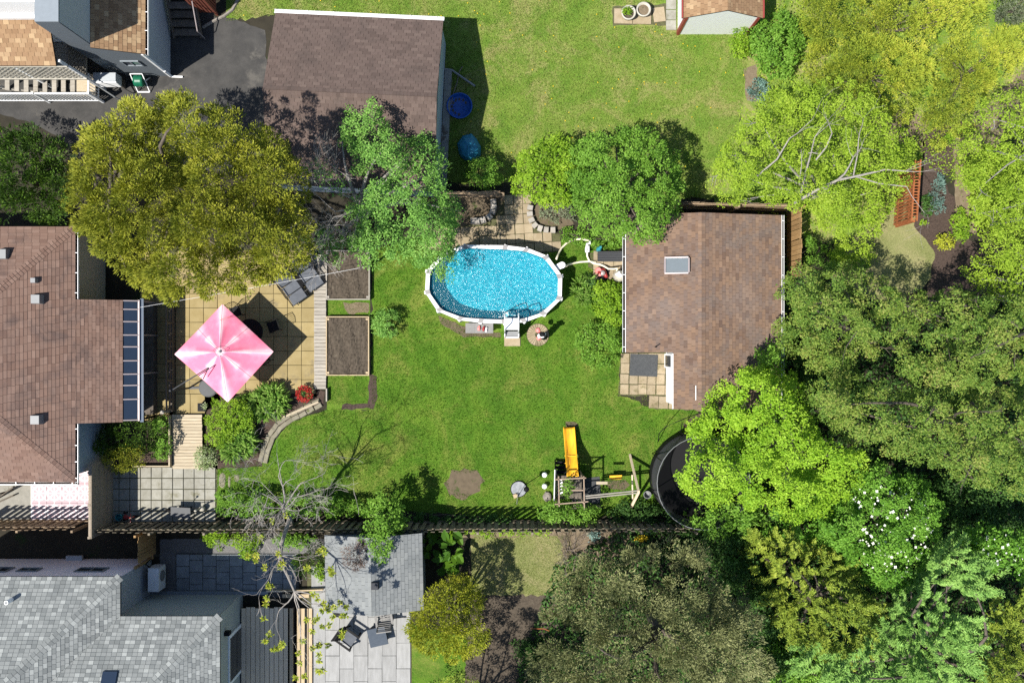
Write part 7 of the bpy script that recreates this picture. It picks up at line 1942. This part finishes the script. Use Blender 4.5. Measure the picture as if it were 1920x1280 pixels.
# --- shrubs and hedges
hg = 'olive spiraea mounds of the upper right'
tree('spiraea_hedge', 'broad olive yellow spiraea mound along the top edge', [(1500, -20), (1870, -20), (1850, 45), (1800, 70), (1720, 75), (1640, 60), (1570, 80), (1520, 90), (1498, 50)], 3.0, 1.0, M['lf_olive'], .08, group=hg, cat='shrub', seed=50, L=.09, Wd=.035, cr=.24, dens=760, style='spray', lump=.3, lumps=36, nlimb=8)
tree('spiraea_hedge', 'olive spiraea mound in the middle of the upper right thicket', [(1505, 85), (1580, 75), (1650, 62), (1730, 80), (1760, 130), (1730, 190), (1700, 235), (1640, 205), (1570, 165), (1512, 150)], 2.8, .9, M['lf_olive'], .08, group=hg, cat='shrub', seed=51, L=.09, Wd=.035, cr=.24, dens=760, style='spray', lump=.35, lumps=34, nlimb=8, R=30)
tree('spiraea_hedge', 'yellowest spiraea mound running down to the mulch bed', [(1740, 80), (1810, 68), (1870, 45), (1950, 40), (1950, 90), (1880, 145), (1820, 205), (1760, 250), (1720, 240), (1745, 180), (1765, 130)], 2.6, .8, M['lf_olive'], .08, group=hg, cat='shrub', seed=52, L=.09, Wd=.035, cr=.24, dens=760, style='spray', lump=.3, lumps=34, nlimb=8)
tree('grey_conifer', 'soft grey green conifer in the top right corner', [(1872, -20), (1950, -20), (1950, 45), (1880, 48), (1862, 20)], 2.6, .6, M['lf_grey'], .08, cat='shrub', seed=53, L=.1, Wd=.04, cr=.22, dens=700, style='spray', nlimb=6)
shrub('green_shrub', 'vivid green shrub beside the white shed wall', [(1405, 60), (1420, 30), (1450, 18), (1490, 25), (1510, 50), (1505, 110), (1480, 152), (1440, 150), (1415, 120), (1402, 90)], 2.2, M['lf_mid'], 54, cr=.2, L=.10, Wd=.07, dens=640, lump=.35)
shrub('green_shrub', 'small lime shrub against the red trimmed shed corner', [(1368, 75), (1378, 50), (1402, 42), (1412, 70), (1404, 112), (1375, 112)], 1.4, M['lf_lime'], 55, cr=.16, lump=.4)
shrub('grey_perennial', 'blue green perennial clump below the vivid green shrub', [(1400, 140), (1430, 150), (1450, 175), (1430, 195), (1402, 185)], .5, M['lf_bluish'], 56, style='spray', dens=420)
shrub('green_shrub', 'dark leafy shrub between the apple tree and the terrace fence', [(870, 330), (885, 295), (915, 290), (945, 300), (950, 335), (925, 358), (890, 355)], 2.0, M['lf_mid'], 57, cr=.2, gaps=.3, lump=.4)
shrub('round_shrub', 'small round lawn shrub between raised bed and pool', blob_poly(724, 605, 31, 29, 3), 1.1, M['lf_apple'], 58, cr=.13, L=.07, Wd=.045, dens=900, lump=.25, cat='shrub')
shrub('lime_shrub', 'bright lime shrub by the shed gutter below the pool pump', [(1118, 530), (1145, 522), (1168, 530), (1169, 600), (1160, 622), (1130, 600), (1110, 580), (1105, 555)], 1.3, M['lf_lime'], 59, cr=.17, L=.09, Wd=.06, lump=.4)
shrub('leafy_shrub', 'mid green mound of shrubs at the shed corner by the pool', [(1075, 625), (1100, 602), (1140, 598), (1168, 620), (1169, 665), (1150, 690), (1110, 690), (1080, 668)], 1.2, M['lf_mid'], 60, cr=.16, lump=.35)
shrub('leafy_shrub', 'deep green weedy tuft beside the pool pump', [(1095, 510), (1115, 515), (1128, 530), (1110, 545), (1092, 530)], .7, M['lf_dark'], 61)
strap_plant('daylily_clump', 'daylily clump with strappy leaves near the curved end of the pool', 1096, 548, .72, M['lf_hosta'], 200, 62, .55, .04)
shrub('light_shrub', 'pale green mounded shrub right of the plank ramp', [(383, 825), (386, 775), (402, 748), (432, 738), (465, 748), (485, 775), (482, 800), (470, 815), (440, 820), (415, 850), (392, 845)], 1.2, M['lf_lime'], 63, cr=.15, L=.07, Wd=.045, dens=900, lump=.35)
strap_plant('hosta_clump', 'large bright strap-leaved clump below the parasol', 512, 752, .85, M['lf_hosta'], 420, 64, .6, .075, 'plant', 'strap leaved clumps in the hosta bed')
strap_plant('hosta_clump', 'strap-leaved clump at the left of the hosta bed near the edging', 452, 825, .95, M['lf_hosta'], 440, 65, .6, .06, 'plant', 'strap leaved clumps in the hosta bed')
strap_plant('hosta_clump', 'small strap-leaved clump between parasol tip and the pale shrub', 468, 762, .6, M['lf_hosta'], 220, 66, .5, .06, 'plant', 'strap leaved clumps in the hosta bed')
rs = shrub('red_flower', 'compact cushion of red flowers beside the hosta bed', blob_poly(571, 738, 16, 16, 5), .5, M['lf_dark'], 67, cr=.1, dens=700, L=.06, cat='flower')
gq = np.random.default_rng(9); aa = gq.uniform(0, 6.28, 420); r_ = .36 * np.sqrt(gq.uniform(.12, 1, 420)); cc = P(571, 738, .3)
pp = np.stack([cc.x + r_ * np.cos(aa), cc.y + r_ * np.sin(aa), .52 - .9 * r_ ** 2 + gq.normal(size=420) * .03], 1)
leaf_mesh('petals', pp, np.tile([0, 0, 1.0], (420, 1)) + unit(420, gq) * .5, unit(420, gq) + np.stack([np.cos(aa), np.sin(aa), aa * 0], 1) * .5, .07, .05, gq.random(420), M['lf_red'], rs)
shrub('variegated_shrub', 'round cream variegated shrub at the foot of the plank ramp', blob_poly(385, 858, 24, 24, 7), .8, M['lf_varieg'], 68, cr=.12, L=.075, Wd=.04, dens=900, lump=.2)
dcg = 'dark dwarf cypresses in the cedar bed'
shrub('dwarf_cypress', 'dark yellow tipped dwarf cypress below the blue wall', [(185, 868), (205, 838), (240, 825), (272, 838), (274, 868), (245, 888), (210, 886)], 1.6, M['lf_gold'], 69, cr=.14, style='spray', L=.08, Wd=.035, lump=.5, group=dcg)
shrub('dwarf_cypress', 'very dark dwarf cypress in the shade beside the sunroom', [(162, 848), (180, 812), (215, 785), (250, 778), (285, 795), (295, 835), (268, 855), (215, 856)], 1.9, M['lf_cedar'], 70, cr=.16, style='spray', L=.09, Wd=.04, lump=.5, gaps=.2, group=dcg)
shrub('clipped_shrub', 'bright green shrub along the boards left of the plank ramp', [(275, 795), (292, 776), (318, 780), (321, 852), (306, 866), (285, 856), (292, 825)], 1.1, M['lf_mid'], 71, cr=.13)
shrub('potted_plant', 'little plant in the square pot by the plank ramp', blob_poly(384, 761, 6, 6, 3), .6, M['lf_varieg'], 72, zedge=.42, cr=.06, stems=False, L=.05, dens=900)
shrub('planter_greens', 'leafy green planting in the left stone planter', blob_poly(1176, 21, 10, 9, 4), .62, M['lf_lime'], 73, zedge=.42, cr=.09, stems=False, dens=900)
hgp = 'low green hedge along the long fence'
shrub('fence_hedge', 'low bright hedge under the bare tree along the fence', [(402, 925), (440, 915), (500, 920), (520, 935), (520, 968), (460, 972), (404, 968)], 1.15, M['lf_mid'], 74, cr=.16, lump=.4, group=hgp)
shrub('fence_hedge', 'low bright hedge between the bare tree and the fence bush', [(520, 930), (570, 925), (620, 930), (680, 940), (690, 965), (620, 972), (522, 970)], 1.15, M['lf_mid'], 75, cr=.16, lump=.4, gaps=.15, group=hgp)
tree('fence_bush', 'tall light green bush straddling the long fence', [(672, 965), (690, 938), (715, 920), (742, 925), (764, 950), (765, 985), (740, 1020), (705, 1035), (680, 1010), (668, 985)], 3.2, 1.0, M['lf_mid'], .07, P(712, 960), cat='shrub', seed=76, L=.12, Wd=.06, cr=.22, dens=520, lump=.5, lumps=34, gaps=.2)
shrub('shed_vine', 'green creeper sprawling over the grey shed roof', [(655, 1010), (690, 1000), (742, 1010), (740, 1040), (712, 1062), (695, 1050), (688, 1022)], 3.15, M['lf_mid'], 77, zedge=2.85, cr=.13, dens=560, gaps=.2, cat='vine', stems=False)
shrub('dry_vine', 'brown dried creeper on the left slope of the grey shed roof', [(642, 1030), (660, 1008), (690, 1012), (692, 1050), (684, 1075), (665, 1068), (645, 1055)], 2.95, M['lf_brown'], 78, zedge=2.75, cr=.13, dens=620, style='spray', L=.14, Wd=.02, gaps=.2, cat='vine', stems=False)
tree('small_cedar', 'dark olive cedar between the slate terrace and grey shed', [(545, 1080), (552, 1045), (575, 1030), (600, 1010), (612, 1030), (605, 1065), (570, 1080)], 2.6, .4, M['lf_cedar'], .07, cat='shrub', seed=79, L=.09, Wd=.035, cr=.18, dens=640, style='spray', lump=.4)
shrub('shed_border', 'narrow strip of bright plants by the grey shed wall', [(590, 1055), (606, 1050), (607, 1095), (594, 1092)], .5, M['lf_lime'], 80, cr=.1)
shrub('golden_shrub', 'yellow green shrub below the fence by the gravel', [(375, 1000), (400, 992), (425, 995), (440, 1015), (412, 1032), (385, 1025)], .9, M['lf_lime'], 81, group='shrubs on the gravel strip')
shrub('golden_shrub', 'lime shrub hanging over the end of the slate terrace', [(428, 1002), (470, 995), (500, 1000), (490, 1020), (465, 1050), (445, 1040), (435, 1018)], 1.1, M['lf_lime'], 82, gaps=.2, group='shrubs on the gravel strip')
shrub('golden_shrub', 'green shrub at the right end of the gravel strip', [(505, 1000), (560, 1000), (600, 1005), (590, 1025), (540, 1030), (510, 1020)], .9, M['lf_mid'], 83, gaps=.25, group='shrubs on the gravel strip')
# broad-leaved plant: leaves one by one
bl = thing('rhubarb_plant', 'broad-leaved bright plant between the grey shed and fence', 'plant', P(830, 1035)); g = np.random.default_rng(6)
lm = MB(); L_ = [(-.02, 0), (-.12, .1), (-.15, .25), (-.09, .4), (0, .5), (.09, .4), (.15, .25), (.12, .1), (.02, 0)]
lm.add([(x, y, .04 * math.sin(y * 6) + abs(x) * .25) for x, y in L_] + [(0, .25, 0)], [(i, i + 1, 9) for i in range(8)])
me = [mesh_of('leaf', lm, M['lf_lime']), mesh_of('leaf', lm, M['lf_mid'])]
for i in range(46):
    q = sample_poly([(798, 1000), (850, 992), (868, 1020), (862, 1060), (838, 1080), (815, 1060), (800, 1030)], 1, g)[0]; w = P(q[0], q[1], .6)
    piece('leaf', me[i % 2], bl, (w.x, w.y, g.uniform(.25, 1.1)), (g.uniform(-.5, .4), g.uniform(-.4, .4), g.uniform(0, 6.28)), [g.uniform(.6, 1.25)] * 3)
m = MB()
for i in range(8): a = P(830, 1030); m.tube([a, a + V(g.normal() * .4, g.normal() * .5, .7)], .015, 4)
m.build('stem', M['lf_mid'], bl)
vg = 'creepers round the play corner'
shrub('play_vine', 'green vine climbing over the foot of the play tower', [(995, 955), (1030, 940), (1060, 935), (1100, 945), (1130, 955), (1120, 980), (1060, 985), (1010, 985)], 2.0, M['lf_mid'], 84, cr=.18, lump=.5, gaps=.2, group=vg)
shrub('play_vine', 'vine sprig growing up through the play tower', [(1052, 900), (1070, 888), (1078, 905), (1068, 940), (1052, 938)], 2.2, M['lf_mid'], 85, zedge=1.2, cr=.13, gaps=.2, group=vg, dens=480)
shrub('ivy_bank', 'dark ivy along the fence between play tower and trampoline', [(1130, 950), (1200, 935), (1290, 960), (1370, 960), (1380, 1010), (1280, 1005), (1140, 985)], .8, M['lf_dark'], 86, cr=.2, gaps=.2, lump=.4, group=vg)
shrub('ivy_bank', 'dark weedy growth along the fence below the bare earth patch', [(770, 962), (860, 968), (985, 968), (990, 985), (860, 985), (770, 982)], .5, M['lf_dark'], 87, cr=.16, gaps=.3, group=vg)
shrub('fence_weeds', 'weeds along the far side of the fence by the dry grass', [(790, 990), (880, 990), (960, 990), (1040, 988), (1040, 1002), (900, 1004), (800, 1003)], .5, M['lf_lime'], 88, cr=.13, gaps=.35, dens=500)
shrub('sage_clump', 'blue green clump beneath the fence right of the dry grass', blob_poly(1113, 1003, 13, 10, 4), .6, M['lf_bluish'], 89, cr=.1)
tw = thing('bare_shrub', 'tangled leafless grey shrub beside the dry grass', 'shrub', P(1068, 1025)); g = np.random.default_rng(12); m = MB()
for k in range(12): grow(m, P(1068, 1035) + V(g.normal() * .1, g.normal() * .1, 0), V(g.normal() * .8, g.normal() * .8, .8), .55, .018, 3, g, [], .5, .02, 3, (2, 3))
m.build('branches', M['twig'], tw)
shrub('yellow_flower', 'small yellow flowers in the shade below the fence', blob_poly(1204, 1009, 14, 5, 3), .4, M['lf_yellowflower'], 90, cr=.06, dens=160, stems=False, cat='flower')
shrub('blue_spruce', 'pale blue green dwarf conifer beside the mulch bed', [(1748, 345), (1760, 322), (1772, 335), (1768, 365), (1768, 400), (1750, 402), (1742, 375)], .7, M['lf_bluish'], 91, cr=.12, style='spray', L=.09, Wd=.03)
mg = 'small shrubs dotted in the mulch bed'
for k, (x, y, rx, ry, h, mt, lb) in enumerate(((1790, 245, 18, 16, .6, 'lf_olive', 'olive round shrub at the top of the mulch bed'), (1780, 258, 12, 12, .5, 'lf_lime', 'little lime shrub near the top of the mulch bed'), (1758, 270, 16, 14, .6, 'lf_olive', 'olive tuft on the left of the upper mulch bed'), (1815, 240, 14, 14, .5, 'lf_olive', 'brownish olive shrub by the locust shade'), (1771, 454, 22, 16, .7, 'lf_cypress', 'yellow mounded shrub at the bottom of the mulch bed'), (1800, 425, 22, 34, .7, 'lf_lime', 'lime shrub strip right of the lower mulch bed'), (1731, 420, 7, 7, .3, 'lf_lime', 'tiny lime plant alone in the bark mulch'), (1740, 385, 14, 22, .5, 'lf_dark', 'dark green plant below the red fence end'))):
    shrub('bed_shrub', lb, blob_poly(x, y, rx, ry, k + 3), h, M[mt], 100 + k, group=mg, cr=.12)
shrub('weedy_bank', 'ivy and weeds spilling from the maple towards the pool hoses', [(1045, 430), (1080, 420), (1130, 440), (1170, 460), (1172, 472), (1120, 470), (1085, 455), (1050, 452)], .35, M['lf_mid'], 110, cr=.14, dens=520, gaps=.25)
shrub('weedy_bank', 'weeds in the curved bed under the yellow green tree', [(1005, 385), (1060, 380), (1085, 400), (1070, 425), (1040, 420), (1012, 405)], .3, M['lf_grey'], 111, cr=.12, dens=300, gaps=.35)
shrub('shrub_screen', 'mixed green growth under the locust at the right edge', [(1800, 330), (1850, 300), (1940, 300), (1940, 470), (1870, 460), (1825, 400)], 1.6, M['lf_birch'], 112, cr=.2, gaps=.3, dens=460)
shrub('shrub_screen', 'shaded green shrubs between the ochre fence and the crabapple', [(1500, 430), (1560, 470), (1640, 490), (1630, 515), (1560, 510), (1505, 500)], 1.4, M['lf_mid'], 113, cr=.2, gaps=.25, dens=480)
shrub('shrub_screen', 'yellow green sprigs at the tip of the birch shade', [(1545, 470), (1580, 455), (1640, 465), (1645, 490), (1600, 495), (1560, 495)], 2.0, M['lf_birch'], 114, zedge=1.2, cr=.18, gaps=.25)
# undergrowth below the tall trees on the right
def cover(name, poly, h, mat, n, seed, L=.12, Wd=.07):
    g = np.random.default_rng(seed); q = sample_poly(poly, n, g); z = g.uniform(.02, h, n) * vnoise(q[:, 0], q[:, 1], seed, 30)
    p = to_world(q, z); return leaf_mesh(name, p, np.array([0, 0, .8]) + unit(n, g) * .6, unit(n, g), L * g.uniform(.6, 1.3, n), Wd * g.uniform(.6, 1.3, n), g.random(n), mat, None, 'stuff')
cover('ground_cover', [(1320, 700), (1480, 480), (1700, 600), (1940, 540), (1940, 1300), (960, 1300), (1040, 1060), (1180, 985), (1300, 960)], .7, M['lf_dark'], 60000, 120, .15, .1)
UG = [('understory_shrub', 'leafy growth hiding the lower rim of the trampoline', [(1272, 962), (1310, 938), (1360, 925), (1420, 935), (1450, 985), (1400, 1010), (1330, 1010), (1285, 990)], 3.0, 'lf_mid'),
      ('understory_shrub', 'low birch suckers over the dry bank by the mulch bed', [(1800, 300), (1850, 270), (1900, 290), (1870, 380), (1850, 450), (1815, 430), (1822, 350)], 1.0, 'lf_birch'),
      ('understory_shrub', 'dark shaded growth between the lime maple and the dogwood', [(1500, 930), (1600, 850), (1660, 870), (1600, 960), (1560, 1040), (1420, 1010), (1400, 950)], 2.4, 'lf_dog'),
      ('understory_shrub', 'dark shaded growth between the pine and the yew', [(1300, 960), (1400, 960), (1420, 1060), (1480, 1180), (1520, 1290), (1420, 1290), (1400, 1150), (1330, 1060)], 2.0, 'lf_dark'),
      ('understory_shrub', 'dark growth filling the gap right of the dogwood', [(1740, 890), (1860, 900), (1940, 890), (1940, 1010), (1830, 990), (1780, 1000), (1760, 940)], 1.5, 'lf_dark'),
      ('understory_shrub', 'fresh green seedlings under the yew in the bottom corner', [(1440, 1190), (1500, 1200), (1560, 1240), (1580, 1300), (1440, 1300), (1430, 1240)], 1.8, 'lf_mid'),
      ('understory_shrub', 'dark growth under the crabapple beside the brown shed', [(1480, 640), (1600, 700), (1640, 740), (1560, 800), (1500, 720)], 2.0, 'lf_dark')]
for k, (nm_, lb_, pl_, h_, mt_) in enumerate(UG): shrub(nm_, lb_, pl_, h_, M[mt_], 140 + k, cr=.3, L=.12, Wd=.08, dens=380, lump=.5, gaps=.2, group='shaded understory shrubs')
cover('undergrowth', [(1430, -10), (1940, -10), (1940, 420), (1780, 330), (1700, 300), (1500, 470), (1400, 380), (1420, 160)], .6, M['lf_birch'], 16000, 121, .1, .06)
# grass blades
def grass(name, poly, holes, n, mat, seed, h=.05, w=.012):
    g = np.random.default_rng(seed); q = sample_poly(poly, n, g)
    keep = np.ones(len(q), bool)
    for hh in holes: keep &= ~inpoly(q[:, 0], q[:, 1], hh)
    q = q[keep]; n = len(q); p = to_world(q, np.full(n, .004))
    patch = vnoise(q[:, 0], q[:, 1], seed, 26) * .6 + vnoise(q[:, 0], q[:, 1], seed + 1, 7) * .4
    ax = unit(n, g) * .75 + np.array([0, 0, .8])
    return leaf_mesh(name, p, unit(n, g), ax, h * g.uniform(.5, 1.3, n), w, np.clip(patch * .55 + .5 * g.random(n) - .05, 0, 1), mat, None, 'stuff')
pool_out = [(868, 455), (950, 456), (992, 462), (1032, 478), (1062, 515), (1060, 565), (1026, 596), (985, 612), (900, 628), (860, 606), (815, 588), (792, 549), (794, 505), (826, 470)]
holes = [pool_out, [(694, 465), (700, 470), (700, 705), (694, 705)], [(780, 370), (1000, 370), (1045, 430), (1045, 478), (780, 470)], [(1160, 662), (1300, 655), (1300, 770), (1213, 768), (1158, 742)], [(945, 600), (976, 600), (976, 650), (945, 650)], blob_poly(1008, 627, 22, 22, 1, 16, 0), [(838, 885), (905, 885), (900, 925), (845, 925)], blob_poly(972, 916, 17, 17, 1, 16, 0), [(1073, 898), (1127, 893), (1127, 950), (1073, 950)], [(400, 860), (497, 866), (540, 795), (612, 765), (612, 740), (400, 740)], [(640, 757), (705, 757), (705, 770), (640, 770)]]
grass('grass', LAWN, holes, 130000, M['blade'], 130)
grass('grass_tufts', LAWN, holes, 42000, M['blade'], 135, .085, .024)
grass('grass', [(613, 562), (693, 565), (693, 594), (613, 594)], [], 1500, M['blade'], 132)
sheet('bed_turf', [(613, 562), (694, 562), (694, 768), (613, 768)], 0.008, M['lawn'], 0)
grass('grass', [(614, 705), (690, 705), (690, 757), (614, 757)], [], 3500, M['blade'], 133)
grass('back_grass', BACK, [[(1145, 10), (1255, 5), (1255, 50), (1145, 50)], [(1245, -20), (1270, -20), (1270, 60), (1245, 60)]], 130000, M['blade2'], 131, .055)
grass('joint_weeds', [(1160, 662), (1262, 658), (1264, 742), (1296, 768), (1215, 768), (1158, 742)], [[(1181, 664), (1234, 664), (1234, 706), (1181, 706)]], 1500, M['blade2'], 137, .09, .02)
grass('terrace_weeds', [(880, 425), (1046, 400), (1050, 445), (990, 450), (880, 440)], [], 700, M['blade2'], 138, .08, .02)
grass('back_grass_tufts', BACK, [[(1145, 10), (1255, 5), (1255, 50), (1145, 50)], [(1245, -20), (1270, -20), (1270, 60), (1245, 60)]], 40000, M['blade2'], 136, .085, .024)
grass('dry_grass', [(884, 1006), (1068, 1002), (1083, 1090), (1038, 1116), (883, 1113)], [], 15000, M['blade2'], 134)
g = np.random.default_rng(44); q = sample_poly(BACK, 130, g); q = q[q[:, 1] < 330]; n = len(q); k = 5
idx = np.repeat(np.arange(n), k); a = g.uniform(0, 6.28, n * k)
leaf_mesh('dandelions', to_world(q, np.full(n, .06))[idx], np.tile([0, 0, 1.0], (n * k, 1)), np.stack([np.cos(a), np.sin(a), a * 0 + .1], 1), .035, .03, g.random(n * k), M['lf_yellowflower'], None, 'stuff')
